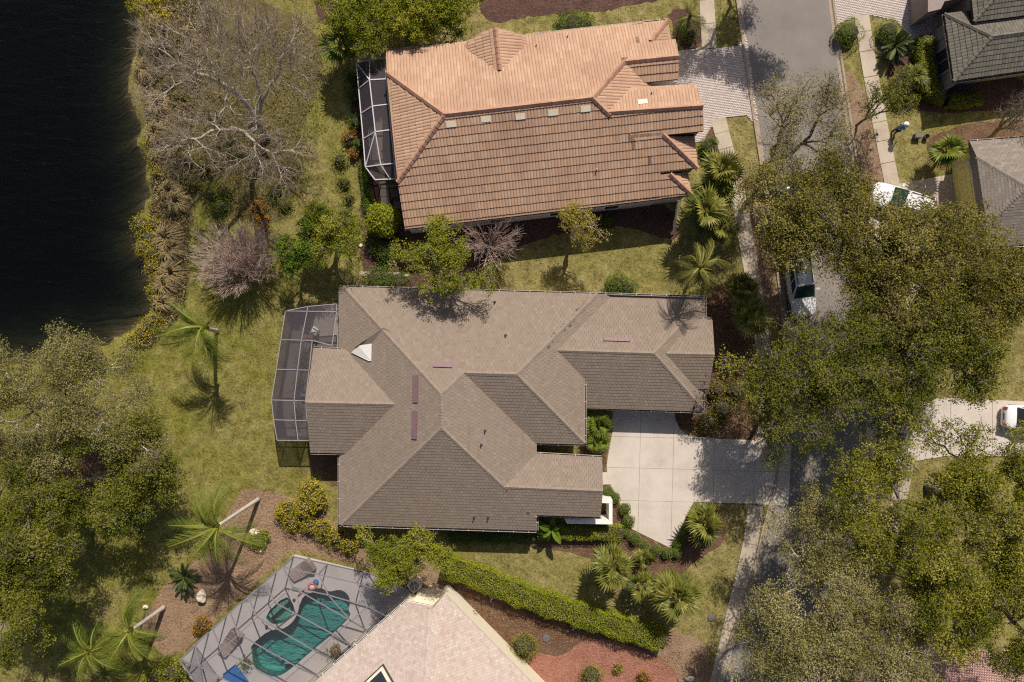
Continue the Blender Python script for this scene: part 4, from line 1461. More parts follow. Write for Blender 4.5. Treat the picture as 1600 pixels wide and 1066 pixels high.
def segs_mesh(name, segs, material, parent, sides=4):
    """tapered limbs: rows p0, p1, r0, r1"""
    S = np.asarray(segs, dtype=np.float64)
    p0, p1, r0, r1 = S[:, 0:3], S[:, 3:6], S[:, 6], S[:, 7]
    d = p1 - p0
    L = np.linalg.norm(d, axis=1)[:, None] + 1e-9
    d = d / L
    ref = np.where(np.abs(d[:, 2:3]) < 0.9, np.array([[0, 0, 1.0]]), np.array([[1.0, 0, 0]]))
    s = np.cross(d, ref)
    s /= np.linalg.norm(s, axis=1)[:, None]
    u = np.cross(s, d)
    n = len(S)
    V = np.empty((n, 2 * sides, 3))
    for k in range(sides):
        t = 2 * math.pi * k / sides
        o = s * math.cos(t) + u * math.sin(t)
        V[:, k] = p0 + o * r0[:, None]
        V[:, sides + k] = p1 + o * r1[:, None]
    base = (np.arange(n) * 2 * sides)[:, None]
    F = np.concatenate([base + np.array([[k, (k + 1) % sides, sides + (k + 1) % sides, sides + k]]) for k in range(sides)], 0)
    return mesh_obj(name, V.reshape(-1, 3), F, material, parent)


def skeleton(base, tips, r_tip=0.012, power=0.45, rise=0.35, wob=0.08, f_lo=0.35, f_hi=0.6, kmax=3):
    segs = []

    def limb(a, b, ra, rb, bend):
        L = np.linalg.norm(b - a)
        k = 1 if L < 0.7 else (2 if L < 2 else 3)
        prev, pr = a, ra
        for i in range(1, k + 1):
            t = i / k
            q = a + (b - a) * t
            if i < k:
                q = q + rng.normal(0, wob, 3) * L + np.array((0, 0, bend * L * t * (1 - t)))
            r = ra + (rb - ra) * t
            segs.append((*prev, *q, pr, r))
            prev, pr = q, r

    def grow(start, pts, r):
        n = len(pts)
        if n == 1:
            limb(start, pts[0], min(r, r_tip * 1.6), r_tip, 0.05)
            return
        k = min(n, 2 if (n < 6 or rng.uniform() < .55) else kmax)
        seeds = pts[rng.choice(n, k, replace=False)]
        for _ in range(3):
            d = np.linalg.norm(pts[:, None] - seeds[None], axis=2)
            lab = d.argmin(1)
            for j in range(k):
                if (lab == j).any():
                    seeds[j] = pts[lab == j].mean(0)
        for j in range(k):
            sub = pts[lab == j]
            if len(sub) == 0:
                continue
            c = sub.mean(0)
            rr = max(r_tip, r_tip * len(sub) ** power)
            if len(sub) == 1:
                limb(start, sub[0], min(rr * 1.3, r), r_tip, rise * .3)
                continue
            nd = start + (c - start) * rng.uniform(f_lo, f_hi)
            limb(start, nd, min(r, rr * 1.15), rr, rise)
            grow(nd, sub, rr)

    r0 = r_tip * len(tips) ** power
    return segs, grow, limb, r0


def crown_tips(lobes, n, shell=0.55, flat=1.0):
    """points spread through the upper part of several crown lobes (x, y, z, rx, ry, rz)"""
    L = np.array(lobes, float)
    w = L[:, 3] * L[:, 4]
    pick = rng.choice(len(L), n, p=w / w.sum())
    th = rng.uniform(0, 2 * math.pi, n)
    cz = rng.uniform(-0.25, 1.0, n)
    sr = np.sqrt(np.maximum(0, 1 - cz ** 2))
    rad = shell + (1 - shell) * rng.uniform(0, 1, n) ** 0.6
    rad *= 1 + 0.12 * np.sin(th * 3 + pick * 2.1) + rng.normal(0, .05, n)
    q = L[pick]
    return np.stack([q[:, 0] + q[:, 3] * sr * np.cos(th) * rad, q[:, 1] + q[:, 4] * sr * np.sin(th) * rad, q[:, 2] + q[:, 5] * cz * rad], 1), pick


def px_lobes(lob, z, hz):
    out = []
    for l in lob:
        x, y, r = l[:3]
        zz = l[3] if len(l) > 3 else z
        c = at(x, y, zz)
        k = (CAM_H - zz) / CAM_H * GSD
        out.append((c[0], c[1], zz, r * k, r * k, hz))
    return out


def tree(label, base_px, lobes, z, hz, leaf, bark='bark', tips=420, per=34, sigma=0.34, size=(0.10, 0.19), r_tip=0.016, twigs=3, group=None, name='tree', clump_var=0.25, shell=0.5,
         gone=0.0, cat='tree', trunk_r=1.0, power=0.45, dense=1.5, twig_mat='twig_brown'):
    b = at(*base_px, 0)
    root = thing(name, label, cat, b, group)
    big = px_lobes(lobes, z, hz)
    sub = []
    for l in big:
        k = max(4, int(l[3] ** 2 * dense))
        for _ in range(k):
            a_, q_ = rng.uniform(0, 2 * math.pi), math.sqrt(rng.uniform(0, 1))
            zz_ = math.sqrt(max(0, 1 - q_ * q_)) * l[5] * rng.uniform(.55, 1.1)
            r_ = rng.uniform(.50, .95) * min(1, .45 + l[3] * .25)
            sub.append((l[0] + l[3] * q_ * math.cos(a_), l[1] + l[3] * q_ * math.sin(a_), l[2] + zz_ + rng.normal(0, .25), r_, r_, r_ * .62))
    P, pick = crown_tips(sub, tips, .62)
    lobe_t = rng.normal(0, clump_var, len(sub))
    P[:, 2] = np.maximum(P[:, 2], 0.7)
    segs, grow, limb, r0 = skeleton(b, P, r_tip, power)
    r0 *= trunk_r
    top = b + np.array((0, 0, 0)) + (P.mean(0) - b) * np.array((.12, .12, .38))
    limb(b, top, r0 * 1.25, r0, 0.0)
    grow(top, P, r0)
    tw = []
    tc = []
    for p in P:
        for _ in range(twigs):
            d = rng.normal(0, 1, 3)
            d[2] = abs(d[2]) * .6
            d = d / np.linalg.norm(d) * rng.uniform(.5, 1.2) * sigma * 1.9
            tw.append((*p, *(p + d), r_tip * .8, r_tip * .35))
            tc.append(p + d)
    segs_mesh('trunk', segs, bark, root, 5)
    segs_mesh('twigs', tw, 'twig_brown', root, 3)
    tc = np.array(tc)
    keep = np.repeat(rng.uniform(0, 1, len(P)) >= gone, twigs)
    tip_t = np.repeat(0.5 + lobe_t[pick] * .8 + rng.normal(0, clump_var * .4, len(P)), twigs)
    live, lt = tc[keep], tip_t[keep] + rng.normal(0, .08, keep.sum())
    m = max(4, int(per * 1.9 / twigs))
    sg = sigma * .48
    c = np.repeat(live, m, 0)
    c = c + rng.normal(0, 1, c.shape) * np.array((sg, sg, sg * .5))
    t = np.clip(np.repeat(lt, m) + rng.normal(0, 0.085, len(c)), 0.01, 0.99)
    size = (size[0] * .95, size[1] * .95)
    V, F, T = leaf_quads(c, rng.uniform(*size, len(c)), t)
    mesh_obj('crown', V, F, leaf, root, T)
    return root


def bare_tree(label, base_px, lobes, z, hz, bark, tips, r_tip, twigs=3, tw_len=.7, name='bare_tree', trunk_h=.2, flo=.35, fhi=.6, power=.5, shell=.35, leafy=0, leaf=None, droop=0.0, cat='tree', wob=.06):
    b = at(*base_px, 0)
    root = thing(name, label, cat, b)
    P, _ = crown_tips(px_lobes(lobes, z, hz), tips, shell)
    P[:, 2] = np.maximum(P[:, 2], 0.4)
    segs, grow, limb, r0 = skeleton(b, P, r_tip, power, f_lo=flo, f_hi=fhi, wob=wob)
    top = b + (P.mean(0) - b) * trunk_h
    limb(b, top, r0 * 1.2, r0, 0)
    grow(top, P, r0)
    tw = []
    for p in P:
        out = p - b
        out = out / np.linalg.norm(out)
        for _ in range(twigs):
            d = out + rng.normal(0, .55, 3)
            d[2] -= droop
            q = p + d / np.linalg.norm(d) * tw_len * rng.uniform(.5, 1.3)
            tw.append((*p, *q, r_tip * .9, r_tip * .5))
            m = p + (q - p) * rng.uniform(.3, .7)
            d2 = d + rng.normal(0, .8, 3)
            q2 = m + d2 / np.linalg.norm(d2) * tw_len * .45
            tw.append((*m, *q2, r_tip * .6, r_tip * .4))
    segs_mesh('trunk', segs, bark, root, 5)
    segs_mesh('twigs', tw, 'twig_brown' if bark == 'twig_pale' else bark, root, 3)
    if leafy:
        k = rng.choice(len(P), leafy)
        c = P[k] + rng.normal(0, .35, (leafy, 3))
        V, F, T = leaf_quads(c, rng.uniform(.08, .16, leafy), rng.uniform(0, 1, leafy))
        mesh_obj('crown', V, F, leaf, root, T)
    return root


def shrub(label, lobes, h, leaf, density=260, size=(0.08, 0.16), name='shrub', cat='shrub', group=None, core=0.72, clump=.2, tight=0.10):
    """lobes in photo px (x, y, r[, top height])"""
    ctr = at(lobes[0][0], lobes[0][1], 0)
    root = thing(name, label, cat, ctr, group)
    allc, allt, alln = [], [], []
    mb = MB()
    for l in lobes:
        hh = l[3] if len(l) > 3 else h
        c = at(l[0], l[1], hh * .6)
        r = l[2] * GSD * (CAM_H - hh * .6) / CAM_H
        n = int(density * (r * r * 2 + r * hh))
        cz = rng.uniform(-.55, 1, n)
        th = rng.uniform(0, 2 * math.pi, n)
        sr = np.sqrt(1 - cz ** 2)
        d = np.stack([sr * np.cos(th), sr * np.sin(th), cz], 1)
        rr = 1 + rng.normal(0, tight, n) + 0.10 * np.sin(4 * th + l[0]) * sr
        zc = hh * .55
        p = np.array((c[0], c[1], zc)) + d * rr[:, None] * np.array((r, r, hh * .45))
        p[:, 2] = np.maximum(p[:, 2], 0.03)
        cl = np.sin(p[:, 0] * 5 + l[1]) * np.cos(p[:, 1] * 5.3 + l[0]) * clump
        allc.append(p)
        alln.append(d)
        allt.append(np.clip(.5 + cl + rng.normal(0, .2, n), .01, .99))
        mb.lathe((c[0], c[1], 0), [(r * .35, 0.0), (r * core, hh * .35), (r * core * .9, hh * .6), (r * core * .5, hh * .85), (.02, hh * .9)], 9)
    c = np.concatenate(allc)
    V, F, T = leaf_quads(c, rng.uniform(*size, len(c)), np.concatenate(allt), nrm=np.concatenate(alln))
    mesh_obj('foliage', V, F, leaf, root, T)
    mb.build('core_stems', 'stem', root)  # one solid dark core per lobe inside the leaves, no separate branches
    return root


def hedge(label, line, w, h, leaf, density=330, size=(0.07, 0.14), group=None, cat='hedge'):
    path = curve_pts([at(x, y, h * .8)[:2] for x, y in line], .4)
    root = thing('hedge', label, cat, (path[0][0], path[0][1], 0), group)
    V, F = strip_profile(path, 0, [(-w * .40, 0), (-w * .42, h * .8), (-w * .3, h * .9), (w * .3, h * .9), (w * .42, h * .8), (w * .40, 0)])
    mesh_obj('core_stems', V, F, 'stem', root)  # solid dark core swept along the hedge, under the leaves
    P = np.array(path)
    L = np.linalg.norm(np.diff(P, axis=0), axis=1)
    tot = L.sum()
    n = int(density * tot * (w + 2 * h * .8))
    s = rng.uniform(0, tot, n)
    cum = np.concatenate([[0], np.cumsum(L)])
    i = np.clip(np.searchsorted(cum, s) - 1, 0, len(L) - 1)
    f = ((s - cum[i]) / L[i])[:, None]
    q = P[i] * (1 - f) + P[i + 1] * f
    t = (P[i + 1] - P[i]) / L[i][:, None]
    nn = np.stack([t[:, 1], -t[:, 0]], 1)
    per = rng.uniform(0, w + 1.5 * h, n)
    side = np.where(per < w, per - w / 2, np.where(per < w + .75 * h, -w / 2, w / 2))
    zz = np.where(per < w, h, rng.uniform(.1, 1, n) * h)
    bulge = 1 + .10 * np.sin(s * 2.3) + .06 * np.sin(s * 5.1 + 1)
    edge = np.clip(1 - np.abs(side) / (w / 2), 0, 1)
    zz = zz - np.where(per < w, .18 * h * (1 - np.minimum(1, edge * 3.0)) ** 2, 0)
    C = np.concatenate([q + nn * (side * bulge)[:, None], (zz * (1 + .05 * np.sin(s * 3.1)))[:, None]], 1)
    C += rng.normal(0, .05, C.shape)
    endcap = (s < .25) | (s > tot - .25)
    C[endcap, 2] *= rng.uniform(.5, 1, endcap.sum())
    nr = np.concatenate([nn * np.where(per < w, 0, np.sign(side))[:, None], np.where(per < w, 1.0, .2)[:, None]], 1)
    T = np.clip(.5 + .22 * np.sin(s * 1.7) * np.cos(side * 6) + rng.normal(0, .2, n), .01, .99)
    V, F, T = leaf_quads(C, rng.uniform(*size, n), T, nrm=nr)
    mesh_obj('foliage', V, F, leaf, root, T)
    return root


# ------------------------------------------------------------------ palms
def frond_mesh(kind, L, material, tintbase):
    v, f, t = [], [], []

    def blade(p, d, side, length, w, droop):
        p, d, side = np.array(p, float), np.array(d, float), np.array(side, float)
        b = len(v)
        m = p + d * length * .5 + np.array((0, 0, -droop * length * .15))
        e = p + d * length + np.array((0, 0, -droop * length * .6))
        v.extend([tuple(p - side * w * .3), tuple(p + side * w * .3), tuple(m - side * w * .5), tuple(m + side * w * .5), tuple(e)])
        f.extend([(b, b + 1, b + 3, b + 2), (b + 2, b + 3, b + 4)])
        k = float(np.clip(tintbase + rng.normal(0, .13), .01, .99))
        t.extend([k, min(.99, k + .12)])

    if kind == 'fan':
        st = L * .45
        b = len(v)
        w = .03
        v.extend([(0, -w, 0), (0, w, 0), (st, -w * .6, .04), (st, w * .6, .04)])
        f.append((b, b + 1, b + 3, b + 2))
        t.append(.85)
        n = 19
        for k in range(n):
            a = math.radians(-125 + 250 * k / (n - 1))
            ln = L * .60 * (1 - .25 * abs(a) / 2.2) * rng.uniform(.9, 1.08)
            d = np.array((math.cos(a), math.sin(a), .10 - .12 * abs(a)))
            s = np.array((-math.sin(a), math.cos(a), 0.3 * (1 if k % 2 else -1)))
            blade((st, 0, .04), d, s, ln, .085 * L, .55)
    elif kind == 'feather':
        n = 24
        pts = []
        for k in range(n + 1):
            s = k / n
            pts.append((L * (s - .22 * s * s), 0, L * (.38 * s - .92 * s * s)))
        for k in range(n):
            a, c = np.array(pts[k]), np.array(pts[k + 1])
            b = len(v)
            w = .03 * (1 - k / n * .8)
            v.extend([(a[0], -w, a[2]), (a[0], w, a[2]), (c[0], -w * .9, c[2]), (c[0], w * .9, c[2])])
            f.append((b, b + 1, b + 3, b + 2))
            t.append(.8)
            if k > 3:
                dd = (c - a) / np.linalg.norm(c - a)
                ln = L * .24 * (math.sin(math.pi * (0.14 + .8 * k / n)) ** .6) * rng.uniform(.85, 1.1)
                for sg in (-1, 1):
                    for q in (0, .5):
                        d = dd * rng.uniform(.6, .95) + np.array((0, sg * .75, rng.uniform(-.55, .25)))
                        blade(a + (c - a) * q, d, dd, ln, .011 * L, 1.6)
    elif kind == 'cycad':
        n = 24
        for k in range(n):
            s = k / n
            a = np.array((L * s, 0, L * (.25 * s - .35 * s * s)))
            c = np.array((L * (k + 1) / n, 0, L * (.25 * (k + 1) / n - .35 * ((k + 1) / n) ** 2)))
            b = len(v)
            w = .02
            v.extend([(a[0], -w, a[2]), (a[0], w, a[2]), (c[0], -w, c[2]), (c[0], w, c[2])])
            f.append((b, b + 1, b + 3, b + 2))
            t.append(.6)
            if k > 2:
                ln = L * .16 * math.sin(math.pi * (.15 + .8 * s)) ** .5
                for sg in (-1, 1):
                    blade(a, np.array((.5, sg * .9, .1)), np.array((1, 0, 0)), ln, .05, .2)
    elif kind == 'broad':
        n = 9
        st = L * .3
        w0 = .025
        v.extend([(0, -w0, 0), (0, w0, 0), (st, -w0, .1 * L), (st, w0, .1 * L)])
        f.append((0, 1, 3, 2))
        t.append(.7)
        prev = None
        for k in range(n + 1):
            s = k / n
            x = st + L * .7 * s
            z = L * (.1 + .12 * s - .35 * s * s)
            w = L * .17 * math.sin(math.pi * min(1, .08 + .92 * s)) ** .7
            b = len(v)
            v.extend([(x, -w, z + .35 * w), (x, 0, z), (x, w, z + .35 * w)])
            if prev is not None:
                f.extend([(prev, prev + 1, b + 1, b), (prev + 1, prev + 2, b + 2, b + 1)])
                k2 = float(np.clip(tintbase + rng.normal(0, .1), .01, .99))
                t.extend([k2, min(.99, k2 + .1)])
            prev = b
    me = bpy.data.meshes.new('frond')
    me.from_pydata(v, [], f)
    a = me.attributes.new('tint', 'FLOAT', 'FACE')
    a.data.foreach_set('value', np.array(t, dtype=np.float32))
    me.materials.append(M[material])
    me.update()
    return me


FR = {}


def fronds(kind, material):
    key = (kind, material)
    if key not in FR:
        FR[key] = [frond_mesh(kind, 1.0, material, tb) for tb in (.18, .32, .45, .60)]
    return FR[key]


def palm(label, base_px, top_px, h, kind, material, n, L, el=(75, -35), trunk='sabal_trunk', tr=.13, name='palm_tree', cat='palm', group=None, az=None, dead=0):
    """trunk from base_px on the ground to the crown seen at top_px at height h"""
    b = at(*base_px, 0)
    c = at(*top_px, h)
    root = thing(name, label, cat, b, group)
    if h > .5:
        k = 16
        pts_, rr = [], []
        for i in range(k + 1):
            s = i / k
            pts_.append(b + (c - b) * np.array((s ** 1.3, s ** 1.3, s)))
            rr.append(tr * (1.25 if i == 0 else 1.0 - .25 * s) * (1.05 if i % 2 else .95))
        m = MB().tube(pts_, rr, 9)
        m.build('trunk', trunk, root, smooth=True)
        if kind == 'feather':
            MB().tube([c - np.array((0, 0, .5)), c, c + np.array((0, 0, .35))], [tr * .8, tr * 1.05, tr * .4], 8).build('crownshaft', 'frond_fresh', root, True)
    else:
        MB().lathe(tuple(b), [(tr * 1.4, 0), (tr * 1.3, h * .6), (tr * .5, h)], 8).build('trunk', trunk, root)
    ms = fronds(kind, material)
    off = Vector(root.location)
    for i in range(n):
        s = (i + .5) / n
        e = math.radians(el[0] + (el[1] - el[0]) * s ** .8 + rng.normal(0, 11))
        a = (i * 2.39996 + rng.normal(0, .35)) if az is None else math.radians(rng.uniform(*az))
        sc = L * rng.uniform(.7, 1.15) * (.75 + .25 * min(1, s * 3))
        j = int(np.clip((1 - s) * 4 + rng.normal(0, .8), 0, 3)) if kind != 'broad' else int(rng.integers(4))
        o = bpy.data.objects.new('frond', ms[j])
        COL.objects.link(o)
        o.parent = root
        mt = Matrix.Rotation(a, 4, 'Z') @ Matrix.Rotation(-e, 4, 'Y') @ Matrix.Rotation(rng.normal(0, .45), 4, 'X') @ Matrix.Scale(sc, 4)
        mt.translation = Vector(c) - off + Vector((0, 0, -.25 * s * (h > 1)))
        o.matrix_basis = mt
    if dead:
        dm = fronds(kind, 'leaf_dry')
        for i in range(dead):
            o = bpy.data.objects.new('dead_frond', dm[int(rng.integers(4))])
            COL.objects.link(o)
            o.parent = root
            mt = Matrix.Rotation(rng.uniform(0, 6.28), 4, 'Z') @ Matrix.Rotation(math.radians(rng.uniform(45, 75)), 4, 'Y') @ Matrix.Scale(L * .8, 4)
            mt.translation = Vector(c) - off - Vector((0, 0, .35))
            o.matrix_basis = mt
    return root


def tussock(label, px, r, h, material='leaf_straw', n=260, group=None, name='grass_tussock', lean=(0, 0)):
    c = at(*px, 0)
    root = thing(name, label, 'grass clump', c, group)
    v, t = [], []
    th = rng.uniform(0, 2 * math.pi, n)
    d = np.stack([np.cos(th), np.sin(th)], 1)
    rad = r * GSD * rng.uniform(.5, 1.1, n)
    hh = h * rng.uniform(.6, 1.1, n)
    b0 = c[:2] + d * rng.uniform(0, .12, n)[:, None] * r * GSD
    side = np.stack([-d[:, 1], d[:, 0]], 1) * rng.uniform(.015, .03, n)[:, None]
    mid = b0 + d * (rad * .45)[:, None] + np.array(lean) * .4
    end = b0 + d * rad[:, None] + np.array(lean)
    V = np.empty((n, 6, 3))
    V[:, 0, :2], V[:, 0, 2] = b0 - side, 0
    V[:, 1, :2], V[:, 1, 2] = b0 + side, 0
    V[:, 2, :2], V[:, 2, 2] = mid - side, hh
    V[:, 3, :2], V[:, 3, 2] = mid + side, hh
    V[:, 4, :2], V[:, 4, 2] = end - side * .3, hh * .45
    V[:, 5, :2], V[:, 5, 2] = end + side * .3, hh * .45
    B = (np.arange(n) * 6)[:, None]
    F = np.concatenate([B + np.array([[0, 1, 3, 2]]), B + np.array([[2, 3, 5, 4]])], 0)
    tt = np.clip(rng.normal(.5, .25, n), .01, .99)
    mesh_obj('blades', V.reshape(-1, 3), F, material, root, np.concatenate([tt, tt]))
    return root


def litter(name, pts, n, material, size=(.06, .14), amp=1.0, z=0.02, up=1.5):
    """loose leaves or low weeds scattered over an outline"""
    poly = px_poly(pts)
    xs_, ys_ = [p[0] for p in poly], [p[1] for p in poly]
    c = []
    while len(c) < n:
        x, y = rng.uniform(min(xs_), max(xs_)), rng.uniform(min(ys_), max(ys_))
        if inside(poly, x, y):
            c.append((x, y, z + rng.uniform(0, amp)))
    c = np.array(c)
    sd_ = shore_dist(c[:, :2])
    c[:, 2] += np.where(sd_ < .6, np.maximum((sd_ - .6) * .55, -.42), 0)
    t = np.clip(.5 + .3 * np.sin(c[:, 0] * 3.1) * np.cos(c[:, 1] * 2.7) + rng.normal(0, .2, n), .01, .99)
    V, F, T = leaf_quads(c, rng.uniform(*size, n), t, up=up)
    o = mesh_obj(name, V, F, material, None, T)
    o['kind'] = 'stuff'
    return o


# ------------------------------------------------------------------ trees in place
# street oaks
tree('sparse grey-green oak with bare limbs leaning over the road at the top', (1186, 268), [(1245, 185, 62), (1205, 170, 34), (1275, 225, 45), (1225, 235, 40), (1265, 155, 34)], 6.5, 1.8, 'leaf_grey', 'bark', r_tip=.013, tips=430, per=20, sigma=.34, size=(.08, .15), gone=.25, twigs=5, name='oak_tree', dense=2.2)
tree('olive oak over the road just north of the white car parked on the road', (1270, 378), [(1280, 350, 85), (1220, 330, 60), (1350, 370, 60), (1222, 385, 34), (1318, 425, 40), (1318, 315, 38), (1180, 300, 34)], 7.0, 2.2, 'leaf_oak', 'bark', r_tip=.013, tips=1100, per=32, sigma=.37, gone=.15, name='oak_tree', dense=2.4)
tree('wide brownish olive oak beside the yellow house', (1450, 440), [(1470, 400, 80), (1530, 440, 66), (1410, 450, 70), (1500, 490, 66), (1426, 350, 32), (1390, 390, 46)], 7.5, 2.4, 'leaf_oak', 'bark', r_tip=.013, tips=1200, per=34, sigma=.37, gone=.12, name='oak_tree', dense=2.4)
tree('dense green oak overhanging the road at the end of the main driveway', (1258, 590), [(1260, 570, 72), (1228, 615, 42), (1308, 538, 56), (1312, 620, 64), (1248, 655, 42), (1318, 490, 28)], 7.0, 2.4, 'leaf_oak_green', 'bark', r_tip=.013, tips=820, per=28, sigma=.38, gone=.22, name='oak_tree', dense=2.2)
tree('loose bright green tree over the sidewalk at the top edge of the main driveway', (1182, 655), [(1178, 650, 40), (1200, 690, 34), (1165, 610, 30), (1195, 590, 32), (1155, 570, 26)], 4.6, 1.5, 'leaf_oak_bright', 'bark', r_tip=.012, tips=300, per=20, sigma=.36, gone=.3, name='oak_tree')
tree('dark green oak between the road and the lawn across the street', (1415, 560), [(1410, 540, 74), (1470, 560, 66), (1380, 600, 60), (1440, 500, 60), (1520, 550, 44), (1350, 500, 40)], 7.2, 2.3, 'leaf_oak_green', 'bark', r_tip=.013, tips=1050, per=34, sigma=.37, gone=.14, name='oak_tree', dense=2.4)
tree('broad bright olive oak below the driveway with the white car', (1450, 760), [(1440, 740, 80), (1520, 770, 84), (1360, 790, 74), (1480, 840, 80), (1570, 720, 50), (1490, 690, 40), (1400, 850, 60), (1345, 735, 44), (1325, 815, 46), (1318, 768, 34)], 7.5, 2.6, 'leaf_oak_bright', 'bark', r_tip=.013, tips=1250, per=34, sigma=.36, name='oak_tree', gone=.04)
tree('pale grey twiggy oak over the sidewalk at the bottom', (1255, 900), [(1280, 900, 90), (1220, 960, 70), (1340, 970, 80), (1252, 845, 50), (1214, 868, 40), (1262, 800, 34), (1190, 932, 42), (1176, 1000, 34), (1172, 1045, 34), (1320, 870, 60), (1200, 1010, 58), (1300, 1040, 90), (1400, 940, 50), (1390, 1020, 50)], 6.8, 2.2, 'leaf_grey', 'twig_pale', tips=1500, per=38, sigma=.38, size=(.09, .17), gone=.08, twigs=5, r_tip=.0135, twig_mat='twig_pale', name='oak_tree')
tree('green oak in the bottom right corner above the pink paving', (1520, 930), [(1510, 920, 74), (1570, 880, 66), (1580, 970, 70), (1450, 960, 60), (1540, 1000, 40), (1440, 900, 50), (1610, 1040, 50)], 7.0, 2.3, 'leaf_oak_bright', 'bark', r_tip=.013, tips=980, per=34, sigma=.36, name='oak_tree')
tree('oak just beyond the top edge whose leaf shadow falls on the road and paver driveway', (1140, -20), [(1228, -129, 55), (1275, -120, 48), (1165, -125, 42)], 6.5, 1.5, 'leaf_oak', 'bark', tips=520, per=24, sigma=.34, gone=.15, name='oak_tree', trunk_r=.6, power=.40)
# left bank trees
tree('grey-olive twiggy tree on the lake bank at the left edge', (110, 625), [(110, 610, 76), (40, 590, 60), (180, 640, 60), (60, 670, 70), (130, 560, 46), (230, 690, 44), (200, 590, 40), (20, 650, 50)], 5.5, 1.8, 'leaf_grey', 'twig_pale', tips=900, per=44, sigma=.36, size=(.08, .16), gone=.08, twigs=5, r_tip=.013, twig_mat='twig_pale')
tree('dark green tree under the grey-olive twiggy tree on the left', (165, 745), [(160, 740, 66), (220, 710, 50), (100, 760, 60), (245, 680, 34), (190, 790, 40), (255, 735, 34)], 5.0, 1.7, 'leaf_oak_green', 'bark', r_tip=.013, tips=680, per=34, sigma=.34)
tree('large olive tree filling the left edge below the lake', (50, 850), [(50, 850, 66), (20, 780, 60), (70, 920, 56), (30, 960, 56), (90, 830, 40), (10, 890, 50)], 6.5, 2.0, 'leaf_oak_green', 'bark', tips=950, per=30, sigma=.34, gone=.05)
# garden trees
tree('wide bright green clipped tree beside the tile roof at the top', (640, 55), [(562, 25, 44), (612, 28, 40), (660, 16, 42), (705, 2, 40), (730, -6, 26), (600, -10, 52), (660, -24, 50), (572, 55, 26), (640, 38, 32), (690, 26, 32), (600, 52, 26)], 3.6, 1.2, 'leaf_bright', 'bark', r_tip=.013, tips=1000, per=52, sigma=.26, size=(.09, .17), name='garden_tree', dense=4.0)
tree('small leafy tree with pale limbs touching the grey roof edge', (682, 420), [(690, 385, 34), (670, 420, 38), (715, 420, 34), (640, 400, 22), (735, 440, 26), (700, 360, 20)], 5.0, 1.0, 'leaf_bright', 'bark', tips=300, per=30, sigma=.26, size=(.08, .16), gone=.1, name='garden_tree')
tree('deep green young tree in front of the paler one by the left house corner', (480, 392), [(478, 390, 28), (490, 365, 18), (470, 410, 18)], 3.2, 1.1, 'leaf_deep', 'bark', r_tip=.013, tips=130, per=44, sigma=.22, name='garden_tree')
tree('pale olive rounded tree left of the stepping path', (530, 385), [(530, 370, 38), (520, 405, 30), (548, 350, 22), (500, 345, 20), (545, 395, 24)], 3.4, 1.1, 'leaf_bright', 'bark', tips=300, per=36, sigma=.24, size=(.07, .14), gone=.05, name='garden_tree')
tree('small yellow-green half bare tree on the side lawn', (893, 372), [(900, 345, 20), (885, 365, 22), (915, 370, 22), (905, 350, 26)], 3.6, .9, 'leaf_yellow', 'twig_pale', tips=150, per=16, sigma=.2, size=(.08, .15), gone=.25, twigs=4, r_tip=.014, name='garden_tree')
tree('leafy tree overhanging the corner of the pool cage', (630, 850), [(610, 860, 40), (650, 850, 36), (590, 845, 26), (680, 855, 22), (630, 880, 28), (612, 905, 18)], 4.0, 1.2, 'leaf_bright', 'bark', tips=320, per=34, sigma=.26, size=(.08, .16), gone=.05, name='garden_tree')
tree('slim young tree with dark leaning trunk on the lawn by the far sidewalk', (1338, 196), [(1385, 150, 22), (1400, 135, 18), (1370, 165, 14), (1400, 165, 14)], 3.2, .8, 'leaf_oak_green', 'bark', r_tip=.013, tips=90, per=24, sigma=.24, size=(.08, .15), name='garden_tree', trunk_r=.9)
tree('yellow leafed tree leaning from the lake bank at the top', (262, 20), [(235, 10, 22), (250, 30, 16)], 2.5, .7, 'leaf_yellow', 'bark', tips=70, per=26, sigma=.22, name='garden_tree')
# bare trees
bare_tree('big bare grey tree with spreading limbs beside the lake', (418, 215), [(330, 110, 70), (400, 100, 60), (290, 150, 66), (270, 80, 50), (360, 40, 60), (440, 60, 50), (470, 110, 40), (390, 230, 60), (300, 230, 50), (440, 250, 50), (330, 0, 50), (240, 60, 30)],
          6.8, 1.6, 'twig_pale', 760, .0125, 6, .95, shell=.45, power=.47, droop=.3, flo=.35, fhi=.62)
bare_tree('bare brown twisted shrub beside the yellow house roof', (1540, 218), [(1580, 180, 28), (1600, 195, 24), (1590, 165, 22)], 3.0, .8, 'bark', 130, .014, 3, .5, trunk_h=.4)


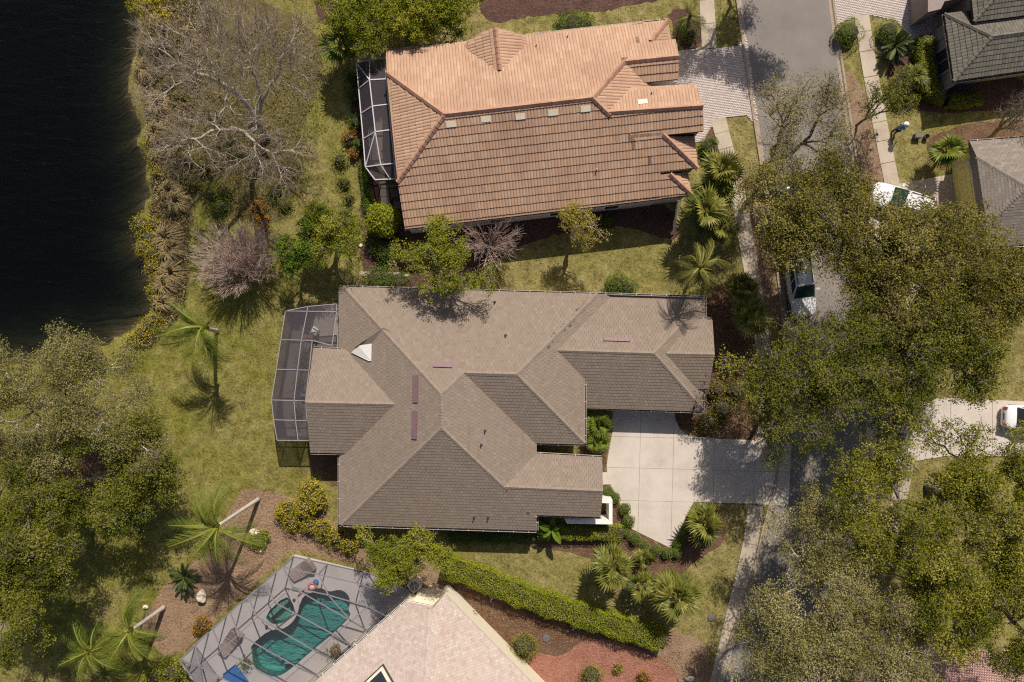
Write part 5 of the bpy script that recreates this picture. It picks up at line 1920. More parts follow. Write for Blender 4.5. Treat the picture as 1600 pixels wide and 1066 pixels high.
def vase_shrub(label, base_px, lobes, z, hz, bark, core_stems, per_stem, r_tip):
    b = at(*base_px, 0)
    root = thing('crepe_myrtle', label, 'tree', b)
    P, _ = crown_tips(px_lobes(lobes, z, hz), core_stems, .5)
    segs, tw = [], []
    for p in P:
        k = b + (p - b) * np.array((.42, .42, .5)) + rng.normal(0, .10, 3)
        b2 = b + rng.normal(0, .12, 3) * np.array((1, 1, 0))
        segs.append((*b2, *k, r_tip * 3.4, r_tip * 2.2))
        segs.append((*k, *p, r_tip * 2.4, r_tip * 1.2))
        d0 = (p - b) / np.linalg.norm(p - b)
        for _ in range(per_stem):
            s0 = k + (p - k) * rng.uniform(.0, 1.0)
            d = d0 + rng.normal(0, .30, 3)
            L_ = rng.uniform(.5, 1.25)
            e = s0 + d / np.linalg.norm(d) * L_
            tw.append((*s0, *e, r_tip * 1.1, r_tip * .6))
            m = s0 + (e - s0) * rng.uniform(.3, .7)
            d2 = d + rng.normal(0, .45, 3)
            tw.append((*m, *(m + d2 / np.linalg.norm(d2) * L_ * .45), r_tip * .8, r_tip * .5))
    segs_mesh('trunk', segs, bark, root, 5)
    segs_mesh('twigs', tw, bark, root, 3)
    return root


vase_shrub('leafless rounded crepe myrtle on the lakeside lawn', (390, 434), [(364, 398, 60), (340, 402, 46), (396, 396, 46)], 2.6, 1.3, 'twig_pink', 200, 13, .012)
vase_shrub('leafless crepe myrtle against the tile house wall', (764, 390), [(765, 375, 44), (790, 374, 28), (740, 372, 28)], 2.9, .8, 'twig_pink', 64, 9, .012)
# palms
palm('queen palm with drooping green fronds casting its shadow on the left lawn', (339, 517), (320, 512), 5.2, 'feather', 'frond_fresh', 17, 3.3, (60, 0), 'palm_trunk', .17, az=(135, 290))
palm('queen palm with pale curved trunk left of the pool cage', (404, 780), (340, 822), 5.8, 'feather', 'frond_fresh', 24, 3.4, (65, -5), 'palm_trunk', .16, az=(95, 345))
palm('queen palm with white trunk at the bottom left', (256, 949), (204, 985), 4.2, 'feather', 'frond_fresh', 24, 3.0, (65, -5), 'palm_trunk', .18, az=(80, 360))
palm('queen palm in the bottom left corner with no trunk in sight', (150, 1030), (140, 1018), 3.4, 'feather', 'frond_fresh', 20, 2.7, (65, -5), 'palm_trunk', .13)
sab = 'sabal_trunk'
palm('fan palm by the pale sidewalk end near the tile house', (1112, 282), (1127, 268), 3.4, 'fan', 'frond_fan', 26, 2.1, group=None, dead=6)
palm('fan palm standing below the corner of the tile roof', (1092, 340), (1103, 332), 3.4, 'fan', 'frond_fan', 24, 2.0, dead=6)
palm('dark fan palm squeezed between the two below the tile roof corner', (1106, 312), (1118, 300), 2.8, 'fan', 'frond_fan', 24, 1.8, dead=4)
palm('small dark fan palm left of the sidewalk below the tile house', (1118, 362), (1128, 356), 2.4, 'fan', 'frond_fan', 20, 1.6, dead=4)
palm('fan palm with feathery pale fronds near the garage corner', (1078, 432), (1094, 418), 6.4, 'feather', 'frond_fan', 24, 2.3, (50, -40))
palm('fan palm at the roof corner below the feathery one', (1150, 452), (1160, 448), 3.2, 'fan', 'frond_fan', 20, 1.7, dead=5)
palm('lowest fan palm of the row beside the front sidewalk', (1158, 494), (1172, 492), 3.4, 'fan', 'frond_fan', 22, 1.8, dead=6)
palm('fan palm at the left of the group below the driveway', (935, 912), (958, 884), 3.6, 'fan', 'frond_fan', 24, 1.75, dead=5)
palm('small fan palm between the two big ones below the driveway', (985, 925), (1004, 915), 2.6, 'fan', 'frond_fan', 18, 1.3)
palm('big fan palm at the right of the group below the driveway', (1030, 925), (1060, 932), 3.8, 'fan', 'frond_fan', 28, 2.0, dead=5)
palm('fan palm with yellow-green fronds right of the driveway tip', (1088, 822), (1100, 817), 1.9, 'fan', 'frond_fan', 22, 1.9, (70, -20))
palm('small silvery fan palm behind the clipped ball shrubs', (1000, 880), (1007, 873), 1.2, 'fan', 'frond_fan', 14, 1.1, (70, -10))
palm('bright fan palm beside the tile house screen cage', (535, 84), (530, 68), 3.2, 'fan', 'frond_fresh', 20, 1.7)
palm('yellowish palm at the top end of the tile house', (1072, 42), (1078, 26), 3.6, 'feather', 'frond_fan', 14, 1.9, (50, -40))
palm('bushy fan palm at the corner of the yellow house', (1466, 246), (1480, 234), 2.2, 'fan', 'frond_fresh', 26, 1.5, (75, -20))
palm('small fan palm beside the hedge of the taupe house', (1428, 122), (1432, 118), 1.3, 'fan', 'frond_fan', 16, 1.1, (70, -15))
palm('round cycad with dark green fronds on the straw mulch bed', (289, 902), (289, 901), .5, 'cycad', 'frond_dark', 44, 1.25, (70, 0), name='cycad', cat='cycad')
palm('dark cycad with yellow heart by the far sidewalk', (1399, 73), (1399, 71), .6, 'cycad', 'frond_dark', 46, 1.35, (70, 0), name='cycad', cat='cycad')
palm('clump of bright fan shaped leaves between the garage and the front door', (930, 660), (934, 664), 1.4, 'fan', 'frond_fresh', 30, 1.25, (75, 0), name='fan_leaf_plant', cat='plant')
palm('second clump of fan shaped leaves nearer the front walk', (930, 694), (934, 692), 1.2, 'fan', 'frond_fresh', 24, 1.05, (70, 0), name='fan_leaf_plant', cat='plant')
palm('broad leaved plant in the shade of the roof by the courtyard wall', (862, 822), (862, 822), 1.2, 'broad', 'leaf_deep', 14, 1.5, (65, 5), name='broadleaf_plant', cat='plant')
shrub('round bright green bush like a pompom left of the tile roof corner', [(597, 344, 24, 2.6), (590, 352, 15, 2.0), (604, 352, 15, 2.0)], 2.6, 'leaf_bright', 420, (.10, .22), tight=.12)
# shrubs
shrub('low dark shrubs below the pompom bush', [(590, 378, 20), (612, 385, 18), (600, 395, 16)], 1.0, 'leaf_deep')
shrub('pair of low green shrubs at the top edge of the grey roof', [(588, 437, 22), (622, 440, 18), (605, 438, 16)], .9, 'leaf_deep')
shrub('glossy round shrub at the grey roof edge on the side lawn', [(964, 444, 17), (980, 450, 16), (958, 450, 12)], 1.3, 'leaf_deep')
shrub('yellow-green shrub left of the house corner by the mulch', [(484, 768, 19), (478, 792, 18), (497, 782, 14)], 1.8, 'leaf_yellow', size=(.09, .18))
shrub('smaller yellow shrub in front of the house corner one', [(449, 797, 16), (458, 815, 18), (440, 800, 12)], 1.2, 'leaf_yellow')
shrub('long sprawling yellow-green shrub at the bottom corner of the grey roof', [(505, 828, 16), (526, 840, 17), (484, 820, 13), (546, 852, 13)], 1.4, 'leaf_yellow')
shrub('round bright shrub on the red chips bed', [(819, 1011, 21)], 1.5, 'leaf_bright', size=(.06, .12), clump=.1)
shrub('round shrub cut off by the bottom edge of the picture', [(924, 1058, 19)], 1.4, 'leaf_bright', size=(.06, .12), clump=.1)
shrub('orange leaved croton beside the pool cage', [(315, 976, 13), (308, 984, 8)], .8, 'leaf_croton')
shrub('orange and red croton under the big bare tree', [(402, 327, 14), (410, 345, 12), (408, 358, 9)], 1.0, 'leaf_croton')
shrub('small yellowish shrub on the red chips', [(966, 1045, 8)], .6, 'leaf_yellow')
shrub('small reddish green shrub at the bottom edge', [(1006, 1062, 12)], .8, 'leaf_croton')
shrub('low green shrub by the boulder below the queen palm', [(402, 845, 16), (412, 838, 10)], .7, 'leaf_bright')
shrub('upright narrow green shrub beside the pink roof', [(738, 963, 7, 1.2), (739, 972, 5, .8)], 1.4, 'leaf_bright')
shrub('rounded dark shrub behind the tile house', [(897, 38, 24), (880, 42, 16), (915, 40, 16)], 1.1, 'leaf_deep')
shrub('clipped olive mound at the left of the far paver driveway', [(1328, 50, 22), (1318, 52, 14)], 1.2, 'leaf_topiary', 500, (.05, .09), tight=.04, clump=.05)
shrub('clipped olive mound at the right of the far paver driveway', [(1390, 48, 20)], 1.2, 'leaf_topiary', 500, (.05, .09), tight=.04, clump=.05)
shrub('small clipped ball on the far lawn', [(1427, 154, 11)], .9, 'leaf_bright', 500, (.05, .09), tight=.04, clump=.05)
shrub('leafy bush between the far sidewalk and the taupe house', [(1410, 145, 14), (1404, 128, 12), (1415, 118, 10)], 1.1, 'leaf_bright')
shrub('dark bush at the end of the short sidewalk by the tile house', [(1106, 230, 15), (1115, 222, 8)], 1.0, 'leaf_deep')
shrub('bush at the base of the yellowish palm', [(1078, 52, 14), (1068, 40, 10)], 1.0, 'leaf_deep')
shrub('green fern like clump on the bank under the bare tree', [(346, 322, 14), (338, 330, 9)], .6, 'leaf_deep')
shrub('dark bushes along the wall side of the tile house cage', [(552, 150, 12), (556, 190, 12), (560, 225, 10), (550, 120, 14)], 1.0, 'leaf_deep')
shrub('straggly shrub beside the tile house cage corner', [(545, 215, 12), (552, 240, 9)], .8, 'leaf_croton')
shrub('low shrub at the foot of the tile house wall', [(950, 342, 10), (940, 348, 7)], .8, 'leaf_deep')
shrub('shrub mass behind the front sidewalk below the garage corner', [(1105, 660, 18), (1130, 640, 20), (1150, 610, 20), (1120, 610, 14)], 1.2, 'leaf_oak', 200)
shrub('low bush at the bottom below the queen palm', [(270, 1050, 22), (240, 1060, 18)], .9, 'leaf_bright')
shrub('dark leafy bush on the left bank under the trees', [(205, 800, 26), (170, 815, 22), (140, 800, 24)], 1.2, 'leaf_deep')
shrub('shrubs along the road side of the far lawn', [(1590, 430, 24), (1595, 470, 20)], 1.6, 'leaf_deep')
hedge('long clipped hedge between the grey house lawn and the red chips bed', [(690, 885), (740, 900), (800, 925), (870, 950), (940, 972), (1000, 990), (1040, 1002)], 1.6, 1.5, 'leaf_bright')
hedge('clipped hedge below the white courtyard wall', [(840, 832), (905, 833), (974, 834)], 1.0, 1.0, 'leaf_bright', size=(.06, .11))
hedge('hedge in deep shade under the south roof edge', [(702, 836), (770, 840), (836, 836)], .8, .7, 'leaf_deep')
hedge('clipped hedge along the window side of the taupe house', [(1448, 56), (1446, 80), (1447, 105), (1455, 140), (1478, 150)], 1.15, 1.1, 'leaf_bright')
hedge('low hedge in shade in front of the taupe house', [(1482, 156), (1510, 158), (1536, 152)], .9, .8, 'leaf_bright')
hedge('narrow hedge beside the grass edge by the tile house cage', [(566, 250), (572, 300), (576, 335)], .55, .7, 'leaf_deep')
# clipped balls along the driveway: one mesh pair, copied
balls = [((951, 769), 9), ((963, 777), 8.5), ((976, 792), 9.5), ((979, 813), 10), ((976, 833), 8), ((993, 842), 9.5), ((1009, 851), 8.5), ((1024, 857), 8.5), ((1039, 863), 9), ((1056, 865), 8.5),
         ((1061, 850), 8.5), ((1067, 835), 8), ((1073, 821), 8), ((1080, 807), 8.5)]
ball_lab = ['clipped ball shrub nearest the front door walk', 'second clipped ball from the front door walk', 'clipped ball right of the white courtyard wall top corner', 'largest clipped ball, beside the courtyard wall',
            'clipped ball touching the hedge end by the courtyard wall', 'clipped ball below the hedge end, at the turn of the drive edge', 'second clipped ball along the slanting drive edge', 'third clipped ball along the slanting drive edge',
            'clipped ball left of the pointed driveway tip', 'clipped ball right of the pointed driveway tip', 'clipped ball second up from the driveway tip on the right side', 'clipped ball third up from the driveway tip on the right side',
            'clipped ball fourth up from the driveway tip, beside the fan palm', 'clipped ball highest on the right side of the drive, by the grass']
proto = shrub(ball_lab[0], [(951, 769, 9)], .85, 'leaf_topiary', 900, (.045, .085), 'ball_shrub', 'ball shrub', 'clipped balls edging the driveway', .86, .08, .03)
for i, ((x, y), r) in enumerate(balls):
    if i == 0:
        continue
    o = proto.copy()
    COL.objects.link(o)
    o.location = tuple(at(x, y, .3) * np.array((1, 1, 0)))
    o.rotation_euler.z = i * 1.3
    o.scale = (r / 9, r / 9, r / 9)
    o['label'] = ball_lab[i]
    for ch in proto.children:
        c = ch.copy()
        COL.objects.link(c)
        c.parent = o
# bank grasses
for lab, px, r, h in [('straw grass clump highest on the bank', (268, 300), 17, .9), ('straw grass clump below the highest one on the bank', (281, 318), 20, 1.1), ('wide straw clump at the middle of the lake bank', (266, 375), 26, 1.2),
                      ('straw clump with dark heart on the lake bank', (270, 392), 24, 1.1), ('straw clump right of the yellow weeds', (272, 428), 24, 1.1), ('straw clump near the lower shore bend', (262, 445), 20, 1.0),
                      ('lowest straw clump above the queen palm', (260, 474), 18, .9), ('brownish straw clump at the water edge under the bare tree', (246, 210), 18, .9), ('straw clump on the bank beside the bare tree limbs', (250, 165), 20, .9),
                      ('pale clump at the water edge below the top shrub', (232, 110), 22, .9), ('straw clump on the upper bank', (250, 80), 20, .8)]:
    tussock(lab, px, r, h, n=420, group='straw grass clumps on the lake bank')
for lab, lob, mt in (('yellow weeds at the water edge at the top', [(228, 8, 16), (238, 30, 12), (232, -8, 12)], 'leaf_yellow'), ('small yellow weed patch beside the straw clumps', [(232, 222, 10), (238, 245, 11), (246, 268, 9)], 'leaf_yellow'),
                     ('broad yellow weeds overhanging the water', [(222, 352, 17), (232, 372, 16), (224, 388, 13), (238, 350, 12), (236, 395, 13)], 'leaf_yellow'), ('yellow weed patch lower on the shore', [(238, 418, 13), (245, 438, 11), (236, 455, 9), (242, 468, 8)], 'leaf_yellow'),
                     ('bright yellow weeds at the shore bend', [(232, 508, 15), (220, 522, 14), (243, 498, 12), (205, 532, 11)], 'leaf_yellow'), ('green weeds under the bare tree by the water', [(262, 130, 14), (280, 150, 12), (270, 60, 14)], 'leaf_oak'),
                     ('olive brush on the bank above the straw clumps', [(290, 250, 16), (300, 285, 14), (318, 262, 12)], 'leaf_oak'), ('low olive bush between the bare tree and the crepe myrtle', [(330, 300, 14), (352, 300, 12)], 'leaf_oak_green'),
                     ('green bush beside the orange croton under the bare tree', [(430, 300, 14), (445, 320, 12)], 'leaf_oak_green'), ('dark low shrubs on the grass edge left of the tile house cage', [(530, 250, 12), (538, 285, 11), (545, 310, 9)], 'leaf_oak_green')):
    shrub(lab, lob, .7, mt, 330, (.07, .15), 'shore_weeds' if 'weeds' in lab else 'shrub', 'weeds' if 'weeds' in lab else 'shrub', tight=.22)
litter('bank_brush', [(222, -20), (330, -20), (330, 60), (300, 200), (300, 300), (290, 480), (240, 540), (190, 545), (240, 480), (226, 400), (236, 310), (232, 200), (215, 120)], 26000, 'leaf_straw', (.08, .2), .4, 0, .5)
litter('undergrowth', [(290, 60), (500, 30), (530, 110), (470, 200), (430, 330), (330, 340), (280, 250)], 6000, 'leaf_straw', (.07, .18), .22, 0, .5)
litter('weeds', [(290, 60), (500, 60), (520, 120), (480, 300), (430, 340), (330, 345), (290, 250)], 5000, 'leaf_oak_green', (.07, .15), .25, 0, .7)
litter('fallen_leaves', [(1100, 470), (1190, 470), (1210, 690), (1076, 680), (1052, 640), (1110, 600)], 4000, 'leaf_dry', (.07, .15), .06)
litter('fallen_leaves', [(215, 985), (262, 900), (322, 872), (352, 812), (378, 758), (505, 790), (600, 846), (690, 878), (660, 930), (560, 890), (460, 862), (276, 1036), (240, 1020)], 4500, 'leaf_dry', (.06, .13), .05)
litter('fallen_leaves', [(700, 900), (800, 935), (1040, 1020), (1100, 1010), (1140, 1066), (1060, 1060), (940, 1000), (800, 1010), (740, 960)], 3500, 'leaf_dry', (.06, .13), .05)
litter('fallen_leaves', [(1160, 280), (1390, 280), (1420, 500), (1400, 620), (1160, 620), (1190, 480)], 5000, 'leaf_dry', (.06, .13), .04, .06)
litter('fallen_leaves', [(560, 320), (640, 360), (760, 350), (740, 440), (560, 445)], 1800, 'leaf_dry', (.06, .12), .04)


def inside_many(poly, P):
    r = np.zeros(len(P), bool)
    n_ = len(poly)
    for i in range(n_):
        x0, y0 = poly[i][0], poly[i][1]
        x1, y1 = poly[(i + 1) % n_][0], poly[(i + 1) % n_][1]
        c_ = ((y0 > P[:, 1]) != (y1 > P[:, 1])) & (P[:, 0] < (x1 - x0) * (P[:, 1] - y0) / (y1 - y0 + 1e-12) + x0)
        r ^= c_
    return r


def grass_tufts(n, seed_cols, material, name):
    P = np.stack([rng.uniform(-38, 41, n), rng.uniform(-28, 28, n)], 1)
    ok = shore_dist(P) > .7
    for poly in LAWN_HOLES:
        ok &= ~inside_many(poly, P)
    for path, d in LAWN_PATHS:
        a = np.array(path)
        for q in a[::2]:
            ok &= np.hypot(P[:, 0] - q[0], P[:, 1] - q[1]) > d
    P = P[ok]
    w_ = np.sin(P[:, 0] * .9 + 1.3 * np.sin(P[:, 1] * .7)) * np.cos(P[:, 1] * .8 + P[:, 0] * .3)
    keep = rng.uniform(0, 1, len(P)) < .55 + .45 * w_
    P = P[keep]
    c = np.concatenate([P, rng.uniform(.0, .05, (len(P), 1))], 1)
    t = np.clip(.5 + .25 * w_[keep] + rng.normal(0, .22, len(P)), .01, .99)
    V, F, T = leaf_quads(c, rng.uniform(.07, .17, len(P)), t, aspect=.4, up=.5)
    o = mesh_obj(name, V, F, material, None, T)
    o['kind'] = 'stuff'


M['tuft'] = leafmat('lawn_tufts', [(0.045, 0.05, 0.006), (0.125, 0.12, 0.018), (0.23, 0.195, 0.05), (0.37, 0.30, 0.125)], .15, .8, .05)
LAWN_HOLES = [dw, rd, yd, od, td, pd_, px_poly([(458, 864), (570, 888), (660, 930), (560, 1100), (276, 1034)])] + BEDS
LAWN_PATHS = [(road_c, HW + .55)] + [(w_, .75) for w_ in WALKS]
grass_tufts(150000, None, 'tuft', 'grass_tufts')


# ------------------------------------------------------------------ screen cages, pool
def cage(label, loc_px, verts, beams, panels, frame, screen, w=0.07):
    root = thing('screen_cage', label, 'screen enclosure', at(*loc_px, 0))
    W = {k: at(*v) for k, v in verts.items()}
    for a, b in beams:
        MB().bar(W[a], W[b], w, w * 1.2).build('beam', frame, root)
    for p in panels:
        q = [tuple(W[k]) for k in p]
        mesh_obj('screen_panel', q, [tuple(range(len(q)))], screen, root)
    return root


def base_of(v):
    """foot of the post below a survey point"""
    p = at(*v)
    return photo_of((p[0], p[1], 0.0))


def posts(V, keys, z=0.0):
    out = []
    for k in keys:
        b = base_of(V[k])
        V['f' + k] = (b[0], b[1], 0.02)
        out.append((k, 'f' + k))
    return out


# west cage of the grey house
z = 2.55
V = {'a': (446, 486, z), 'b': (480, 486.5, z), 'c': (526, 487, z), 'n': (526, 475, z), 'n2': (481, 479, z), 'd': (439, 531, z), 'e': (471, 531.5, z), 'f': (488, 532, z), 'f2': (519, 540, z),
     'g': (432, 577, z), 'h': (465, 578, z), 'i': (483, 578.5, z), 'j': (424.5, 625, z), 'k': (459.5, 626, z), 'l': (477.5, 626.5, z), 'm': (427.5, 656, z), 'o': (462, 657, z), 'p': (480, 657, z),
     'q': (433, 688, z), 'r': (466, 688.5, z), 's': (484, 688.5, z)}
beams = [('a', 'b'), ('b', 'c'), ('a', 'n2'), ('n2', 'n'), ('b', 'n2'), ('n', 'c'), ('c', 'f2'), ('a', 'd'), ('b', 'e'), ('d', 'e'), ('e', 'f'), ('f', 'f2'), ('d', 'g'), ('e', 'h'), ('f', 'i'), ('g', 'h'), ('h', 'i'),
         ('g', 'j'), ('h', 'k'), ('i', 'l'), ('j', 'k'), ('k', 'l'), ('j', 'm'), ('k', 'o'), ('l', 'p'), ('m', 'o'), ('o', 'p'), ('m', 'q'), ('o', 'r'), ('p', 's'), ('q', 'r'), ('r', 's')]
panels = [('a', 'b', 'n2'), ('b', 'c', 'n', 'n2'), ('a', 'd', 'e', 'b'), ('b', 'e', 'f', 'f2', 'c'), ('d', 'g', 'h', 'e'), ('e', 'h', 'i', 'f'), ('g', 'j', 'k', 'h'), ('h', 'k', 'l', 'i'), ('j', 'm', 'o', 'k'), ('k', 'o', 'p', 'l'),
          ('m', 'q', 'r', 'o'), ('o', 'r', 's', 'p')]
pk = ['a', 'd', 'g', 'j', 'm', 'q', 'r', 'n2']
beams += posts(V, pk)
for a, b in (('a', 'd'), ('d', 'g'), ('g', 'j'), ('j', 'm'), ('m', 'q'), ('q', 'r'), ('n2', 'a')):
    panels.append((a, b, 'f' + b, 'f' + a))
    beams.append(('f' + a, 'f' + b))
cage('pale framed screen cage along the west side of the grey-brown house', (450, 590), V, beams, panels, 'lanai_frame', 'screen', .055)
fl = [base_of(V[k]) for k in ('a', 'd', 'g', 'j', 'm', 'q')]
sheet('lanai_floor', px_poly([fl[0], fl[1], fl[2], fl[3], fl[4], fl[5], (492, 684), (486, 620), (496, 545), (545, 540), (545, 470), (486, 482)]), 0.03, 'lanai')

# tile house cage, white frame
z, zt_, ze = 2.5, 3.5, 3.0
V = {'a': (557, 98.5, z), 'b': (578, 94.5, 2.6), 'c': (602, 91.5, 2.7), 'd': (577.5, 125, zt_), 'e': (603.5, 123.5, zt_), 'f': (560.5, 138.5, z), 'g': (582, 166, zt_), 'h': (607.5, 163, zt_), 'i': (564, 177.5, z),
     'j': (586.5, 206, zt_), 'k': (611, 203, zt_), 'l': (567.5, 217, z), 'm': (595, 257.5, ze), 'n': (571, 261, z), 'o': (616.5, 255.5, ze), 'p': (586, 281, 2.4), 'q': (618, 279.5, 2.4), 'r': (608, 277.5, 2.5)}
beams = [('a', 'b'), ('b', 'c'), ('a', 'd'), ('b', 'd'), ('d', 'e'), ('c', 'e'), ('a', 'f'), ('f', 'd'), ('d', 'g'), ('g', 'h'), ('e', 'h'), ('f', 'i'), ('i', 'g'), ('g', 'j'), ('j', 'k'), ('h', 'k'), ('i', 'l'), ('l', 'j'),
         ('j', 'm'), ('j', 'n'), ('k', 'o'), ('l', 'n'), ('n', 'm'), ('m', 'o'), ('n', 'p'), ('p', 'q'), ('m', 'r'), ('o', 'q')]
panels = [('a', 'd', 'b'), ('b', 'd', 'e', 'c'), ('a', 'f', 'd'), ('f', 'i', 'g', 'd'), ('d', 'g', 'h', 'e'), ('i', 'l', 'j', 'g'), ('g', 'j', 'k', 'h'), ('l', 'n', 'j'), ('j', 'n', 'm'), ('j', 'm', 'o', 'k'), ('n', 'p', 'r', 'm'), ('m', 'r', 'q', 'o')]
beams += posts(V, ['a', 'f', 'i', 'l', 'n', 'p', 'b', 'q'])
for a, b in (('b', 'a'), ('a', 'f'), ('f', 'i'), ('i', 'l'), ('l', 'n'), ('n', 'p'), ('p', 'q')):
    panels.append((a, b, 'f' + b, 'f' + a))
    beams.append(('f' + a, 'f' + b))
cage('white framed screen cage on the lake side of the orange tile house', (590, 190), V, beams, panels, 'white_frame', 'screen', .075)
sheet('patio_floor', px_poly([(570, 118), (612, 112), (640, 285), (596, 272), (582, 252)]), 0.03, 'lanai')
pp = px_poly([(583, 190), (606, 188), (614, 262), (596, 268), (588, 240)])
sheet('patio_slab', pp, 0.05, 'walk')

# pool cage, mansard top
ze, zt_ = 2.7, 3.6
V = {'P0': (281, 1032, ze), 'P1': (304.2, 1007.8, ze), 'P2': (332.2, 983.7, ze), 'P3': (359.2, 957.6, ze), 'P4': (387.2, 933.4, ze), 'P5': (414.3, 910.2, ze), 'P6': (441.9, 886.1, ze),
     'A0': (281, 1068, zt_), 'A1': (312.9, 1041.6, zt_), 'A2': (345.7, 1015.6, zt_), 'A3': (373.7, 991.4, zt_), 'A4': (401.7, 964.3, zt_), 'A5': (428.8, 941.2, zt_), 'A6': (457.8, 918, zt_),
     'C1': (513.2, 930, zt_), 'C2': (575, 948, zt_), 'Q1': (497.5, 898, ze), 'Q2': (557, 911.4, ze), 'Q3': (603, 963, ze), 'Q4': (628, 934, ze),
     'B0': (383, 1118, zt_), 'B1': (411, 1094, zt_), 'B2': (440, 1068, zt_), 'B3': (467.5, 1044, zt_), 'B4': (495, 1019, zt_), 'B5': (522.5, 992, zt_), 'B6': (549, 970.7, zt_),
     'H1': (440, 1108, ze), 'H2': (470, 1083, ze), 'H3': (499, 1058, ze), 'H4': (525, 1034, ze), 'H5': (552, 1011, ze), 'H6': (577, 987, ze), 'P00': (320, 1085, ze)}
beams, panels = [], []
for k in range(0, 6):
    beams += [(f'P{k}', f'P{k+1}'), (f'A{k}', f'A{k+1}'), (f'P{k+1}', f'A{k+1}')]
    panels.append((f'P{k}', f'P{k+1}', f'A{k+1}', f'A{k}') if k else ('P0', 'P1', 'A1'))
ab = {1: 'B1', 2: 'B2', 3: 'B3', 4: 'B4', 5: 'B5', 6: 'B6'}
for k in range(1, 7):
    beams.append((f'A{k}', ab[k]))
    beams.append((ab[k], f'H{k}'))
    if k < 6:
        beams.append((ab[k], ab[k + 1]))
        panels.append((f'A{k}', f'A{k+1}', ab[k + 1], ab[k]))
        panels.append((ab[k], ab[k + 1], f'H{k+1}', f'H{k}'))
beams += [('P0', 'A1'), ('P6', 'Q1'), ('Q1', 'Q2'), ('Q1', 'C1'), ('A6', 'C1'), ('C1', 'C2'), ('C1', 'B6'), ('Q2', 'C2'), ('C2', 'Q3'), ('C2', 'B6'), ('Q2', 'Q4'), ('P0', 'P00'), ('P00', 'A1')]
panels += [('P6', 'Q1', 'C1', 'A6'), ('Q1', 'Q2', 'C2', 'C1'), ('A6', 'C1', 'B6'), ('C1', 'C2', 'B6'), ('Q2', 'Q4', 'Q3', 'C2'), ('C2', 'Q3', 'H6', 'B6'), ('P0', 'A1', 'P00')]
beams += posts(V, ['P0', 'P1', 'P2', 'P3', 'P4', 'P5', 'P6', 'Q1', 'Q2', 'Q4', 'P00'])
for a, b in [(f'P{k}', f'P{k+1}') for k in range(6)] + [('P6', 'Q1'), ('Q1', 'Q2'), ('Q2', 'Q4'), ('P00', 'P0')]:
    panels.append((a, b, 'f' + b, 'f' + a))
    beams.append(('f' + a, 'f' + b))
beams = [b for b in beams if 'A0' not in b]
panels = [p for p in panels if 'A0' not in p]
cage('grey framed screen cage with sloped top over the swimming pool', (430, 980), V, beams, panels, 'bronze', 'screen_pool', .07)


def ring_between(name, outer, inner, z, material, parent=None):
    """flat sheet with holes: outline minus inner outlines"""
    import bmesh
    bm = bmesh.new()
    es = []
    for poly in [outer] + inner:
        vs = [bm.verts.new((p[0], p[1], z)) for p in poly]
        es += [bm.edges.new((vs[i], vs[(i + 1) % len(vs)])) for i in range(len(vs))]
    bmesh.ops.triangle_fill(bm, use_beauty=True, edges=es, normal=(0, 0, 1))
    for f in bm.faces:
        if f.normal.z < 0:
            f.normal_flip()
    me = bpy.data.meshes.new(name)
    bm.to_mesh(me)
    bm.free()
    me.materials.append(M[material])
    o = bpy.data.objects.new(name, me)
    COL.objects.link(o)
    return o


pool_px = [(391, 1009), (421, 984), (441, 982), (454, 975), (462, 962), (468, 946), (474, 931), (488, 926), (499, 917), (513, 925), (530, 921), (540, 925), (546, 933), (547, 944), (544, 952), (549, 962), (521, 990), (486, 1018), (461, 1040),
           (441, 1055), (428, 1058), (410, 1054), (400, 1047), (395, 1034), (394, 1020)]
spa_px = [(414, 961), (447, 929), (458, 940), (461, 948), (459, 957), (453, 965), (445, 971), (436, 974), (425, 974)]
cop_px = [(405, 963), (452, 917), (464, 930), (469, 944), (466, 958), (459, 970), (448, 979), (436, 983), (424, 983)]
pool_poly = smooth_poly(px_poly(pool_px), 1)
spa_poly = smooth_poly(px_poly(spa_px), 1)
deck_poly = px_poly([(461.6, 866), (566, 891), (650, 925), (660, 950), (560, 1040), (470, 1130), (360, 1150), (279, 1032)])
dk = ring_between('pool_deck', deck_poly, [pool_poly, spa_poly], 0.03, 'deck')
dk['kind'] = 'structure'
pool = thing('swimming_pool', 'curved teal swimming pool under the screen cage', 'pool', at(460, 990))


def basin(poly, depth, material, name, parent, top=0.03):
    n = len(poly)
    c = np.mean(np.array(poly), 0)
    inner = [tuple(c + (np.array(p) - c) * .93) for p in poly]
    vs = [(p[0], p[1], top) for p in poly] + [(p[0], p[1], -depth * .8) for p in poly] + [(p[0], p[1], -depth) for p in inner]
    fs = [(i, (i + 1) % n, n + (i + 1) % n, n + i) for i in range(n)] + [(n + i, n + (i + 1) % n, 2 * n + (i + 1) % n, 2 * n + i) for i in range(n)]
    o = mesh_obj(name, vs, fs, material, parent)
    sheet(name + '_floor', inner, -depth, material, None, parent)
    return o


basin(pool_poly, 1.3, 'pool_shell', 'basin', pool)
MB().prism(pool_poly, -1.29, -0.10).build('water', 'pool_water', pool)
